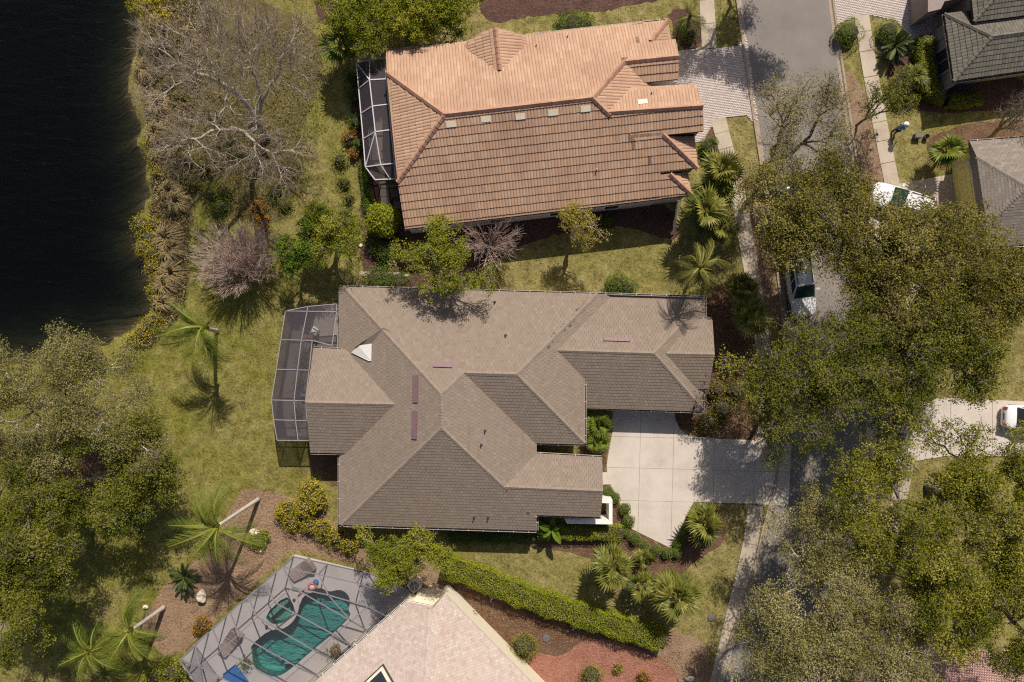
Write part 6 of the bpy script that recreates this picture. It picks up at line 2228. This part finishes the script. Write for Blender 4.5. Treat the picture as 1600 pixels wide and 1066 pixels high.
# steps in the shallow end
for k, (r_, d_) in enumerate(((1.5, .9), (1.05, .6), (.6, .35))):
    c_ = at(452, 1046)
    q = [(c_[0] + r_ * math.cos(a), c_[1] + r_ * math.sin(a)) for a in np.linspace(math.radians(35), math.radians(155), 10)]
    MB().prism(q, -1.3, -d_).build('step', 'pool_shell', pool)
spa = thing('spa', 'small green spa with pale coping beside the pool', 'spa', at(440, 952))
basin(spa_poly, .9, 'spa_shell', 'basin', spa, .2)
MB().prism(spa_poly, -.89, .12).build('water', 'pool_water', spa)
cop = smooth_poly(px_poly(cop_px), 1)
co = ring_between('coping', cop, [spa_poly], 0.22, 'deck')
co.parent = spa
co.location = -Vector(spa.location)
nn_ = len(cop)
mesh_obj('coping_side', [(p[0], p[1], .22) for p in cop] + [(p[0], p[1], 0.0) for p in cop], [(i, nn_ + i, nn_ + (i + 1) % nn_, (i + 1) % nn_) for i in range(nn_)], 'deck', spa)
cs = [tuple(at(420 + 11 * t, 966 - 9 * t)[:2]) for t in (0, 1)]
MB().box(tuple(at(437, 948, -.35)), (2.0, .35, .5), math.radians(43)).build('bench', 'spa_shell', spa)


# ------------------------------------------------------------------ furniture and small things under the cages
def lounger(label, px, ang, L=1.9, Wd=.8):
    c = at(*px)
    root = thing('covered_lounger', label, 'lounger', c)
    ca, sa = math.cos(ang), math.sin(ang)
    def w(x, y, z_):
        return (c[0] + x * ca - y * sa, c[1] + x * sa + y * ca, z_)
    prof = [(-L / 2, .30), (-.1, .34), (L * .15, .42), (L / 2, .85)]
    vs, fs = [], []
    for x, z_ in prof:
        k = 1 if x > -.2 else .75
        vs += [w(x, -Wd / 2 * k, z_), w(x, 0, z_ + .05), w(x, Wd / 2 * k, z_)]
    for i in range(3):
        fs += [(i * 3, i * 3 + 1, i * 3 + 4, i * 3 + 3), (i * 3 + 1, i * 3 + 2, i * 3 + 5, i * 3 + 4)]
    for i in range(4):
        x, z_ = prof[i]
        k = 1 if x > -.2 else .75
        vs += [w(x, -Wd / 2 * k - .02, .06), w(x, Wd / 2 * k + .02, .06)]
    for i in range(3):
        fs += [(i * 3, i * 3 + 3, 12 + 2 * i + 2, 12 + 2 * i), (i * 3 + 2, 13 + 2 * i, 15 + 2 * i, i * 3 + 5)]
    fs += [(0, 12, 13, 2, 1), (9, 10, 11, 19, 18)]
    mesh_obj('cover', vs, fs, 'tan_cloth', root)
    for x in (-L * .35, L * .3):
        for y in (-.3, .3):
            MB().bar(w(x, y, .03), w(x, y, .32), .05).build('leg', 'bronze', root)
    for x in (-.3, .05, .35, .6):
        MB().bar(w(x, -Wd / 2, .40 if x < .2 else .62), w(x, Wd / 2, .40 if x < .2 else .62), .03).build('fold', 'tan_cloth', root)
    return root


lounger('brown canvas covered lounger beside the shallow end of the pool', (361, 1003), math.radians(55), 2.3, 1.0)
lounger('brown canvas covered lounger in the top corner of the pool cage', (473, 890), math.radians(35), 2.0, 1.0)


def pot(label, px, r, h, leaf, n=160, cat='potted plant', z=0.04, material='terracotta', size=(.08, .18)):
    c = at(*px)
    root = thing('potted_plant', label, cat, (c[0], c[1], z))
    MB().lathe((c[0], c[1], z), [(r * .6, 0), (r * .85, r * 1.2), (r * .95, r * 1.25), (r * .95, r * 1.4), (r * .8, r * 1.4), (r * .78, r * 1.2), (.01, r * 1.2)], 14).build('pot', material, root, True)
    p = rng.normal(0, 1, (n, 3)) * np.array((r * 1.0, r * 1.0, h * .25)) + np.array((c[0], c[1], z + r * 1.4 + h * .4))
    V_, F_, T_ = leaf_quads(p, rng.uniform(*size, n), rng.uniform(0, 1, n))
    mesh_obj('foliage', V_, F_, leaf, root, T_)
    MB().bar((c[0], c[1], z + r), (c[0], c[1], z + r * 1.4 + h * .5), .04).build('stem', 'stem', root)
    return root


pot('potted plant with round dark top on the deck by the shallow end', (387, 1032), .30, .5, 'leaf_topiary', 220)
pot('squat planter with grey-green plant near the roof edge of the pink house', (527, 1011), .42, .5, 'leaf_grey', 260, material='wood')
pot('tall potted shrub inside the grey house cage, upper one', (478, 560), .3, 1.0, 'leaf_bright', 420)
pot('tall potted shrub inside the grey house cage, lower one', (472, 596), .28, .9, 'leaf_bright', 330)
pot('potted plant next to the lower end of the grey house cage', (470, 645), .28, .8, 'leaf_deep', 240)
# blue towel mat on the deck
tw_ = thing('blue_lounger', 'blue sling lounger at the bottom edge by the pool', 'lounger', at(372, 1058))
c_ = at(372, 1058)
sl_ = MB()
ang_ = math.radians(-52)
sl_.box((c_[0], c_[1], .32), (1.9, 1.25, .05), ang_)
sl_.build('sling', 'blue_cloth', tw_)
for dx in (-.8, .8):
    for dy in (-.5, .5):
        x = c_[0] + dx * math.cos(ang_) - dy * math.sin(ang_)
        y = c_[1] + dx * math.sin(ang_) + dy * math.cos(ang_)
        MB().box((x, y, .17), (.05, .05, .28), ang_).build('leg', 'white', tw_)
# toys at the pool edge
c_ = at(488, 916, .2)
ft = thing('pool_float', 'orange ring float with blue edge on the deck at the pool end', 'pool toy', (c_[0], c_[1], .05))
vs, fs = [], []
NR, NS = 20, 8
for i in range(NR):
    a = 2 * math.pi * i / NR
    for j in range(NS):
        b = 2 * math.pi * j / NS
        r_ = .24 + .10 * math.cos(b)
        vs.append((c_[0] + r_ * math.cos(a) * 1.15, c_[1] + r_ * math.sin(a) * .9, .19 + .13 * math.sin(b)))
for i in range(NR):
    for j in range(NS):
        fs.append((i * NS + j, ((i + 1) % NR) * NS + j, ((i + 1) % NR) * NS + (j + 1) % NS, i * NS + (j + 1) % NS))
mesh_obj('ring', vs, fs, 'orange_toy', ft, smooth=True)
MB().lathe((c_[0], c_[1], .10), [(.2, 0), (.28, .05), (.2, .10)], 14).build('seat_net', 'white', ft)
c2 = c_ + np.array((.28, .32, 0))
MB().lathe((c2[0], c2[1], .05), [(.05, 0), (.2, .06), (.22, .2), (.1, .34), (.02, .36)], 12).build('headrest', 'blue_cloth', ft, True)
fm = thing('pool_noodle', 'pink foam noodle lying by the pool edge', 'pool toy', at(471, 927))
a_, b_ = at(466, 931, .12), at(476, 918, .12)
m_ = (a_ + b_) / 2 + np.array((.15, .08, .0))
MB().tube([a_, m_, b_], [.07, .07, .07], 8).build('foam', 'pink_toy', fm, True)
for lab, px in (('small dark speaker rock on the spa edge, upper', (461, 936)), ('small dark jet cap on the lower spa corner', (418, 977))):
    c_ = at(*px)
    t_ = thing('deck_jet', lab, 'deck fitting', (c_[0], c_[1], .2))
    MB().lathe((c_[0], c_[1], .2), [(.12, 0), (.13, .05), (.10, .12), (.05, .16)], 10).build('cap', 'pipe', t_)
# table and chairs in the grey house cage
c_ = at(484, 522)
tb_ = thing('patio_table', 'small square wooden table in the grey house cage', 'table', (c_[0], c_[1], .03))
c_ = at(481, 524.5, .74)
MB().box((c_[0], c_[1], .74), (.78, .42, .05), .02).build('table_top', 'wood', tb_)
for dx in (-.32, .32):
    for dy in (-.15, .15):
        MB().box((c_[0] + dx, c_[1] + dy, .37), (.05, .05, .70)).build('leg', 'bronze', tb_)


def chair(label, px, rz, mat_='grey_plastic'):
    c = at(*px)
    root = thing('patio_chair', label, 'chair', (c[0], c[1], .03))
    ca_, sa_ = math.cos(rz), math.sin(rz)
    def w(x, y, z_):
        return (c[0] + x * ca_ - y * sa_, c[1] + x * sa_ + y * ca_, z_)
    MB().box(w(0, 0, .43), (.52, .52, .05), rz).build('seat', mat_, root)
    b = MB()
    b.bar(w(-.26, -.24, .45), w(-.36, -.24, .95), .05).bar(w(-.26, .24, .45), w(-.36, .24, .95), .05).bar(w(-.36, -.26, .93), w(-.36, .26, .93), .05)
    for y in (-.12, 0, .12):
        b.bar(w(-.27, y, .46), w(-.355, y, .93), .04)
    b.build('backrest', mat_, root)
    for x in (-.22, .22):
        for y in (-.22, .22):
            MB().box(w(x, y, .22), (.045, .045, .40), rz).build('leg', mat_, root)
    for s in (-1, 1):
        MB().bar(w(-.3, s * .28, .65), w(.24, s * .28, .65), .05).build('armrest', mat_, root)
    return root


chair('dark patio chair above the small wooden table', (484, 512), math.radians(-100))
chair('pale patio chair right of the small wooden table', (494, 517), math.radians(150), 'white')
chair('pale striped patio chair below the small wooden table', (481, 540), math.radians(60), 'lanai_frame')
ir = MB()
dk2 = thing('fountain', 'teal ceramic pot fountain against the grey house wall in the cage', 'fountain', at(478, 614))
c_ = at(478, 614)
MB().lathe((c_[0], c_[1], .03), [(.2, 0), (.32, .25), (.3, .5), (.2, .62), (.24, .68), (.2, .68), (.1, .5)], 14).build('pot', 'pool_shell', dk2, True)
MB().lathe((c_[0], c_[1], .03), [(.45, 0), (.5, .12), (.42, .12), (.40, .05), (.02, .05)], 16).build('basin', 'grey_wall', dk2)


# ------------------------------------------------------------------ vehicles
def car(label, px, ang, L, Wd, H, paint, suv=True, glass='glass', cat='car', name='parked_car', flip=1):
    c = at(*px)
    root = thing(name, label, cat, (c[0], c[1], .05))
    ca_, sa_ = math.cos(ang), math.sin(ang)

    def w(x, y, z_):
        return (c[0] + x * ca_ - y * sa_, c[1] + x * sa_ + y * ca_, z_ + .05)

    h = L / 2
    belt = H * .60
    st = [(-h, .74, belt * .88), (-h + .10, .90, belt * .97), (-h + .5, .98, belt), (-h * .3, 1.0, belt), (h * .3, 1.0, belt), (h * .42, .99, belt * .97), (h - .55, .95, belt * .88), (h - .14, .86, belt * .80), (h, .66, belt * .66)]
    hw = Wd / 2
    vs, fs = [], []
    for x, k, zb_ in st:
        yw = hw * k
        half = [(yw * .90, .22), (yw, .42), (yw * 1.0, zb_ * .80), (yw * .95, zb_ * .95), (yw * .80, zb_), (yw * .4, zb_ + .03)]
        row = half + [(0, zb_ + .04)] + [(-y, z_) for y, z_ in half[::-1]]
        vs += [w(x, y, z_) for y, z_ in row]
    k = 13
    for i in range(len(st) - 1):
        for j in range(k - 1):
            fs.append((i * k + j, i * k + j + 1, (i + 1) * k + j + 1, (i + 1) * k + j))
        fs.append((i * k + k - 1, i * k, (i + 1) * k, (i + 1) * k + k - 1))
    fs += [tuple(range(k))[::-1], tuple((len(st) - 1) * k + j for j in range(k))]
    mesh_obj('body', vs, fs, paint, root, smooth=True)
    # cabin
    if suv:
        xb0, xb1, xt0, xt1 = -h + .12, h * .42, -h + .50, h * .42 - .95
    else:
        xb0, xb1, xt0, xt1 = -h + .75, h * .40, -h + 1.45, h * .40 - .95
    wb_, wt_ = hw * .90, hw * .70
    zb_ = belt - .02

    def cab(s, t, side):
        """point on the cabin: s along the length 0..1, t up 0..1"""
        x = (xb0 + (xb1 - xb0) * s) * (1 - t) + (xt0 + (xt1 - xt0) * s) * t
        return x, side * (wb_ * (1 - t) + wt_ * t), zb_ + (H - zb_) * t
    vs, fs = [], []
    S = [0, .25, .5, .75, 1]
    for t in (0, .9, 1):
        for side in (1, -1):
            for s in S:
                x, y, z_ = cab(s, t, side)
                bow = .05 * (1 - (2 * s - 1) ** 2) if t > .8 else 0
                kk = .93 if t == 1 else 1
                vs.append(w(x * (1 if t < 1 else .985), y * kk, z_ + bow))
    n5 = 5

    def vid(t, side, s):
        return t * 10 + (0 if side == 1 else 5) + s
    for t in (0, 1):
        for s in range(4):
            fs.append((vid(t, 1, s), vid(t, 1, s + 1), vid(t + 1, 1, s + 1), vid(t + 1, 1, s)))
            fs.append((vid(t, -1, s + 1), vid(t, -1, s), vid(t + 1, -1, s), vid(t + 1, -1, s + 1)))
        fs.append((vid(t, 1, 4), vid(t, -1, 4), vid(t + 1, -1, 4), vid(t + 1, 1, 4)))
        fs.append((vid(t, -1, 0), vid(t, 1, 0), vid(t + 1, 1, 0), vid(t + 1, -1, 0)))
    for s in range(4):
        fs.append((vid(2, 1, s), vid(2, 1, s + 1), vid(2, -1, s + 1), vid(2, -1, s)))
    mesh_obj('cabin', vs, fs, paint, root)

    def pane(pts, name_):
        mesh_obj(name_, [w(*p) for p in pts], [(0, 1, 2, 3)], glass, root)
    o = .02
    for (xa, xb_, nm) in ((xb1, xt1, 'windscreen'), (xb0, xt0, 'rear_window')):
        sg = 1 if nm == 'windscreen' else -1
        q = []
        for t, yk in ((.06, .93), (.94, .95)):
            x = xa * (1 - t) + xb_ * t + sg * o
            y = (wb_ * (1 - t) + wt_ * t) * yk
            z_ = zb_ + (H - zb_) * t + o
            q.append((x, y, z_))
        pane([q[0], (q[0][0], -q[0][1], q[0][2]), (q[1][0], -q[1][1], q[1][2]), q[1]], nm)
    for side in (1, -1):
        for s0, s1 in ((.08, .36), (.39, .64), (.67, .93)):
            q = [cab(s0, .12, side), cab(s1, .12, side), cab(s1, .86, side), cab(s0, .86, side)]
            pane([(x, y + side * .015, z_) for x, y, z_ in q], 'side_window')
        m0 = w(xb1 - .55, side * (hw + .12), belt + .06)
        MB().box(m0, (.14, .24, .16), ang).build('wing_mirror', paint, root)
        MB().box(w(h - .22, side * hw * .66, belt * .68), (.3, .34, .14), ang).build('headlight', 'clear_lamp', root)
        MB().box(w(-h + .05, side * hw * .70, belt * .80), (.16, .22, .28), ang).build('tail_light', 'red_lamp', root)
        for x in (-h * .62, h * .62):
            wl_ = MB()
            cx, cy, cz = w(x, side * (hw - .12), .28)
            ring = 14
            vs = []
            for yy in (-.11, .11):
                for q in range(ring):
                    a = 2 * math.pi * q / ring
                    vs.append(w(x + .33 * math.cos(a), side * (hw - .12) + yy, .28 + .33 * math.sin(a)))
            wl_.add(vs, [(q, (q + 1) % ring, ring + (q + 1) % ring, ring + q) for q in range(ring)] + [tuple(range(ring))[::-1], tuple(range(ring, 2 * ring))])
            wo_ = wl_.build('wheel', 'rubber', root)
            vs = [w(x + .20 * math.cos(2 * math.pi * q / ring), side * (hw - .12 + .115), .28 + .20 * math.sin(2 * math.pi * q / ring)) for q in range(ring)]
            mesh_obj('rim', vs, [tuple(range(ring))], 'bronze', wo_)
    MB().box(w(-h + .02, 0, belt * .66), (.06, .5, .14), ang).build('number_plate', 'grey_plastic', root)
    MB().box(w(-h + .02, 0, .42), (.12, Wd * .72, .16), ang).build('bumper', paint, root)
    MB().box(w(h - .03, 0, .40), (.12, Wd * .64, .18), ang).build('bumper', 'grey_plastic', root)
    if suv:
        for side in (1, -1):
            MB().bar(w(xt0 + .1, side * wt_ * .86, H + .06), w(xt1 - .15, side * wt_ * .86, H + .06), .05).build('roof_rail', 'grey_plastic', root)
    return root


car('white van-like car with green tinted windscreen on the yellow house driveway', (1402, 318), math.pi - math.radians(18), 4.9, 1.95, 1.65, 'car_white', True, 'teal_glass')
car('white car parked tail first at the right edge on the pale driveway', (1607, 652), math.radians(-3), 4.7, 1.85, 1.5, 'car_white', False, 'glass')
car('white car half hidden under the oaks on the road', (1245, 446), math.radians(-82), 5.0, 1.95, 1.7, 'car_white', True, 'teal_glass')
car('dark blue car under the oak leaves on the road', (1235, 338), math.radians(-84), 4.6, 1.85, 1.5, 'car_blue', False, 'glass')


# ------------------------------------------------------------------ person on the far lawn
def skin_mesh(name, joints, edges, material, parent, levels=1):
    me = bpy.data.meshes.new(name)
    off = np.array(world_off(parent)) if parent else 0
    me.from_pydata([tuple(np.array(j[0]) - off) for j in joints], edges, [])
    o = bpy.data.objects.new(name, me)
    COL.objects.link(o)
    if parent:
        o.parent = parent
    o.modifiers.new('skin', 'SKIN')
    if not me.skin_vertices:
        me.skin_vertices.new()
    for i, j in enumerate(joints):
        me.skin_vertices[0].data[i].radius = (j[1], j[1])
    me.skin_vertices[0].data[0].use_root = True
    s = o.modifiers.new('sub', 'SUBSURF')
    s.levels = s.render_levels = levels
    me.materials.append(M[material])
    return o


pb = at(1395, 207)
pr = thing('person', 'person in a white hat, blue shirt and dark trousers standing on the far lawn', 'person', pb)
fa = math.radians(35)      # facing


def pp_(f, s, z_):
    return (pb[0] + f * math.cos(fa) - s * math.sin(fa), pb[1] + f * math.sin(fa) + s * math.cos(fa), z_)


J = [(pp_(0, 0, .92), .15), (pp_(.06, 0, 1.12), .14), (pp_(.14, 0, 1.34), .15), (pp_(.18, 0, 1.46), .055), (pp_(.22, 0, 1.55), .085), (pp_(.24, 0, 1.66), .085),
     (pp_(.14, .18, 1.36), .06), (pp_(.20, .25, 1.10), .045), (pp_(.42, .20, .98), .035), (pp_(.50, .18, .97), .035),
     (pp_(.14, -.18, 1.36), .06), (pp_(.14, -.26, 1.10), .045), (pp_(.34, -.24, .96), .035), (pp_(.42, -.22, .95), .035),
     (pp_(0, .09, .85), .095), (pp_(.05, .10, .48), .065), (pp_(-.04, .10, .09), .045), (pp_(.10, .11, .04), .04),
     (pp_(0, -.09, .85), .095), (pp_(.12, -.10, .48), .065), (pp_(.10, -.10, .09), .045), (pp_(.24, -.11, .04), .04)]
E_ = [(0, 1), (1, 2), (2, 3), (3, 4), (4, 5), (2, 6), (6, 7), (7, 8), (8, 9), (2, 10), (10, 11), (11, 12), (12, 13), (0, 14), (14, 15), (15, 16), (16, 17), (0, 18), (18, 19), (19, 20), (20, 21)]
body = skin_mesh('body', J, E_, 'skin', pr)
g_ = .018
sj = [(J[0][0], J[0][1] + g_), (J[1][0], J[1][1] + g_), (J[2][0], J[2][1] + g_), (J[6][0], .08), (J[7][0], .07), (J[10][0], .08), (J[11][0], .07)]
skin_mesh('shirt', sj, [(0, 1), (1, 2), (2, 3), (3, 4), (2, 5), (5, 6)], 'shirt_blue', pr)
tj = [(pp_(0, 0, .94), .165)] + [(J[i][0], J[i][1] + .022) for i in (14, 15, 16, 18, 19, 20)]
skin_mesh('trousers', tj, [(0, 1), (1, 2), (2, 3), (0, 4), (4, 5), (5, 6)], 'trouser', pr)
for i in (17, 21):
    p = np.array(J[i][0])
    MB().box((p[0], p[1], .05), (.27, .10, .10), fa).build('shoe', 'black', pr)
for side, i in ((1, 9), (-1, 13)):
    p = np.array(J[i][0])
    fb = MB()
    for k, (o_, l_) in enumerate(((-.03, .065), (-.01, .08), (.012, .075), (.032, .06))):
        q = p + np.array((-math.sin(fa) * o_, math.cos(fa) * o_, 0))
        e1 = q + np.array((math.cos(fa) * l_ * .6, math.sin(fa) * l_ * .6, -.012))
        e2 = e1 + np.array((math.cos(fa) * l_ * .4, math.sin(fa) * l_ * .4, -.03))
        fb.tube([q, e1, e2], [.010, .009, .007], 6)
    q = p + np.array((math.sin(fa) * .03 * side, -math.cos(fa) * .03 * side, 0))
    fb.tube([q, q + np.array((math.cos(fa) * .03 + math.sin(fa) * .03 * side, math.sin(fa) * .03 - math.cos(fa) * .03 * side, -.01))], [.011, .008], 6)
    fb.build('hand_fingers', 'skin', pr)
hp = pp_(.24, 0, 1.66)
MB().lathe((hp[0], hp[1], 1.60), [(.22, .03), (.24, .035), (.12, .055), (.11, .13), (.08, .165), (.02, .175)], 18).build('hat', 'hat', pr, True)
nz = pp_(.335, 0, 1.57)
MB().box(nz, (.03, .025, .04), fa).build('nose', 'skin', body)
for s in (-.032, .032):
    MB().box(pp_(.318, s, 1.60), (.012, .022, .012), fa).build('eye', 'black', body)
    MB().box(pp_(.235, s * 2.7, 1.575), (.04, .015, .05), fa).build('ear', 'skin', body)


# ------------------------------------------------------------------ garden things
def rock(label, px, sx, sy, h, rot=0, material='stone', name='boulder', cat='boulder'):
    import bmesh
    c = at(*px)
    bm = bmesh.new()
    bmesh.ops.create_icosphere(bm, subdivisions=3, radius=1)
    for v in bm.verts:
        d = v.co.copy()
        k = 1 + .18 * math.sin(d.x * 3.1 + px[0]) * math.cos(d.y * 2.7 + px[1]) + .10 * math.sin(d.z * 5 + d.x * 4) + rng.normal(0, .02)
        x, y = d.x * k * sx, d.y * k * sy
        v.co = (x * math.cos(rot) - y * math.sin(rot), x * math.sin(rot) + y * math.cos(rot), max(-.05, (d.z * k * .5 + .38) * h))
    me = bpy.data.meshes.new(name)
    bm.to_mesh(me)
    bm.free()
    me.materials.append(M[material])
    o = bpy.data.objects.new(name, me)
    COL.objects.link(o)
    o.location = tuple(c)
    return tag(o, label, cat)


rock('tall white boulder on the straw mulch left of the pool cage', (317, 930), .34, .48, .75, .2)
rock('white boulder beside the queen palm trunk shadow', (400, 832), .48, .28, .45, -.5)
rock('small pale stone on the mulch near the white palm trunk', (228, 948), .22, .16, .25)
rock('pale stone beside the mulch bed near the pompom palm', (564, 384), .16, .13, .2)
rock('white stone right of the silver topped unit', (672, 917), .17, .15, .22)
rock('white stone at the bottom near the oak', (1078, 1060), .35, .2, .3, .3)
rock('pale stone among palms below the driveway', (962, 866), .22, .16, .22)
rock('grey stone at the pool cage top corner', (408, 861), .13, .1, .15)


def lid(label, px, r, h=.06, material='grey_plastic', name='utility_lid', z=0.0):
    c = at(*px)
    root = thing(name, label, 'utility lid', (c[0], c[1], z))
    MB().lathe((c[0], c[1], z), [(r, 0), (r, h), (r * .93, h + .015), (r * .3, h + .03), (.01, h + .03)], 18).build('cover', material, root)
    MB().box((c[0], c[1], z + h + .03), (r * .5, .03, .02), .6).build('handle', 'black', root)
    return root


lid('dark round lid on the brown mulch beside the ball shrub', (853, 997), .28, .10)
lid('dark round lid on the grass near the bottom sidewalk', (1111, 965), .26, .10)
lid('small dark round plate on the far sidewalk slab', (1370, 210), .10, .02, 'black', z=.055)


def tub(label, px, w_, d_, h_, rz):
    c = at(*px)
    root = thing('storage_tub', label, 'tub', c)
    m = MB()
    m.box((c[0], c[1], h_ * .45), (w_ * .88, d_ * .85, h_ * .9), rz)
    m.build('body', 'grey_plastic', root)
    MB().box((c[0], c[1], h_ * .92), (w_, d_, h_ * .10), rz).build('rim', 'grey_plastic', root)
    MB().box((c[0], c[1], h_ * .99), (w_ * .84, d_ * .78, .04), rz).build('lid', 'grey_plastic', root)
    for s in (-1, 1):
        MB().box((c[0] + s * w_ * .5 * math.cos(rz), c[1] + s * w_ * .5 * math.sin(rz), h_ * .8), (.04, d_ * .4, .05), rz).build('handle', 'black', root)
    return root


tub('wide dark grey tub on the far lawn right of the person', (1431, 214), .55, .38, .45, 0)
bc = at(1445, 215)
bk = thing('bucket', 'small dark bucket beside the wide grey tub on the far lawn', 'bucket', bc)
MB().lathe(tuple(bc), [(.14, 0), (.19, .34), (.205, .36), (.19, .36), (.175, .33), (.13, .03), (.01, .03)], 16).build('body', 'grey_plastic', bk, True)
MB().tube([(bc[0] - .19, bc[1], .35), (bc[0] - .12, bc[1] - .14, .40), (bc[0] + .1, bc[1] - .15, .40), (bc[0] + .19, bc[1], .35)], [.01] * 4, 6).build('handle', 'black', bk)


def ac_unit(label, px, s, h, rz, material='gutter', name='air_conditioner', cat='air conditioner'):
    c = at(*px)
    root = thing(name, label, cat, c)
    MB().box((c[0], c[1], .05), (s * 1.15, s * 1.15, .10), rz).build('pad', 'walk', root)
    MB().box((c[0], c[1], .10 + h / 2), (s, s, h), rz).build('casing', material, root)
    MB().lathe((c[0], c[1], .10 + h), [(s * .42, 0), (s * .42, .03), (s * .38, .03), (s * .38, .01), (.01, .012)], 18).build('fan_grille', 'grey_plastic', root)
    for k in range(3):
        a = rz + k * math.pi / 3
        MB().bar((c[0] - s * .4 * math.cos(a), c[1] - s * .4 * math.sin(a), .135 + h), (c[0] + s * .4 * math.cos(a), c[1] + s * .4 * math.sin(a), .135 + h), .03).build('guard', material, root)
    for dx in (-1, 1):
        for dy in (-1, 1):
            x = dx * s * .49
            y = dy * s * .49
            MB().box((c[0] + x * math.cos(rz) - y * math.sin(rz), c[1] + x * math.sin(rz) + y * math.cos(rz), .10 + h / 2), (.05, .05, h + .02), rz).build('post', 'grey_plastic', root)
    return root


ac_unit('silver topped air conditioner between the pool cage and the hedge', (650, 909), .85, .95, math.radians(40))
ac_unit('white rounded air conditioner at the grey roof edge by the glossy shrub', (964, 464), .7, .6, .02, 'white')
ac_unit('dark pump unit on the slab behind the tile house cage', (618, 305), .55, .5, .1, 'grey_plastic', 'pump_unit', 'pump')
ac_unit('second dark pump unit nearer the pompom palm', (622, 322), .45, .4, .1, 'grey_plastic', 'pump_unit', 'pump')
# stepping path between the houses
for lab, pts in (('stone path slab run beside the grey roof corner', [(562, 424), (640, 426), (640, 432), (562, 431)]), ('narrow path beside the pump units', [(592, 284), (606, 282), (610, 330), (598, 332)])):
    sp_ = sheet('garden_path', px_poly(pts), .010, 'joint')
    xs_ = [p[0] for p in px_poly(pts)]
    ys_ = [p[1] for p in px_poly(pts)]
    slabs(sp_, px_poly(pts), list(np.arange(min(xs_) + .6, max(xs_), .62)), list(np.arange(min(ys_) + .6, max(ys_), .62)), 0, .04, 'walk', 0, .05, 'stone_slab')
# small bare stick shrubs along the long hedge
for lab, b, t in (('small white bare shrub by the long hedge, upper one', (767, 940), (770, 928)), ('small white bare shrub by the long hedge, lower one', (895, 985), (898, 974))):
    bare_tree(lab, b, [(t[0], t[1], 8)], .9, .3, 'twig_pale', 24, .010, 2, .2, name='bare_shrub', cat='shrub', trunk_h=.2)


# ------------------------------------------------------------------ windows and doors in the house walls
def wall_opening(house, vol, i, frac, w_, h_, zc, inset_, name='window', fill='glass', frame='white', fill_name='pane'):
    a, b = np.array(vol.foot[i]), np.array(vol.foot[(i + 1) % len(vol.foot)])
    t = (b - a) / np.linalg.norm(b - a)
    nin = np.array((-t[1], t[0]))
    c = a + (b - a) * frac + nin * (inset_ - .02)
    rz = math.atan2(t[1], t[0])
    f = MB()
    for dx, dz, sx, sz in ((0, h_ / 2, w_ + .16, .08), (0, -h_ / 2, w_ + .16, .08), (-w_ / 2 - .04, 0, .08, h_ - .08), (w_ / 2 + .04, 0, .08, h_ - .08)):
        f.box((c[0] + t[0] * dx, c[1] + t[1] * dx, zc + dz), (sx, .10, sz), rz)
    fo = f.build(name, frame, house)
    c2 = c + nin * .005
    MB().box((c2[0], c2[1], zc), (w_, .05, h_ - .08), rz).build(fill_name, fill, fo)


def side_of(vol, direction):
    """index of the footprint edge that faces most nearly the given way"""
    best, bi = -9, 0
    n_ = len(vol.foot)
    for i in range(n_):
        a, b = np.array(vol.foot[i]), np.array(vol.foot[(i + 1) % n_])
        t = (b - a) / np.linalg.norm(b - a)
        d = t[1] * direction[0] - t[0] * direction[1]
        if d > best:
            best, bi = d, i
    return bi


for fr_ in (.15, .38, .62, .85):
    wall_opening(main_house, V1, side_of(V1, (0, -1)), fr_, 1.2, 1.3, 1.35, .35)
for fr_ in (.2, .45, .75):
    wall_opening(main_house, V1, side_of(V1, (0, 1)), fr_, 1.2, 1.2, 1.4, .35)
wall_opening(main_house, V5, side_of(V5, (0, -1)), .64, 4.8, 1.85, .95, .35 + .016, 'garage_door', 'white', 'white', 'door_panel')
for fr_ in (.3, .7):
    wall_opening(main_house, V3, side_of(V3, (-1, 0)), fr_, 1.8, 1.9, 1.15, .35 + .012)
for fr_ in (.12, .36, .6, .82):
    wall_opening(tile_house, O1, side_of(O1, (0, -1)), fr_, 1.1, 1.4, 1.5, .12)
for fr_ in (.3, .6):
    wall_opening(pink_house, B1, side_of(B1, (-1, .8)), fr_ * .6, 2.2, 2.0, 1.2, .05)
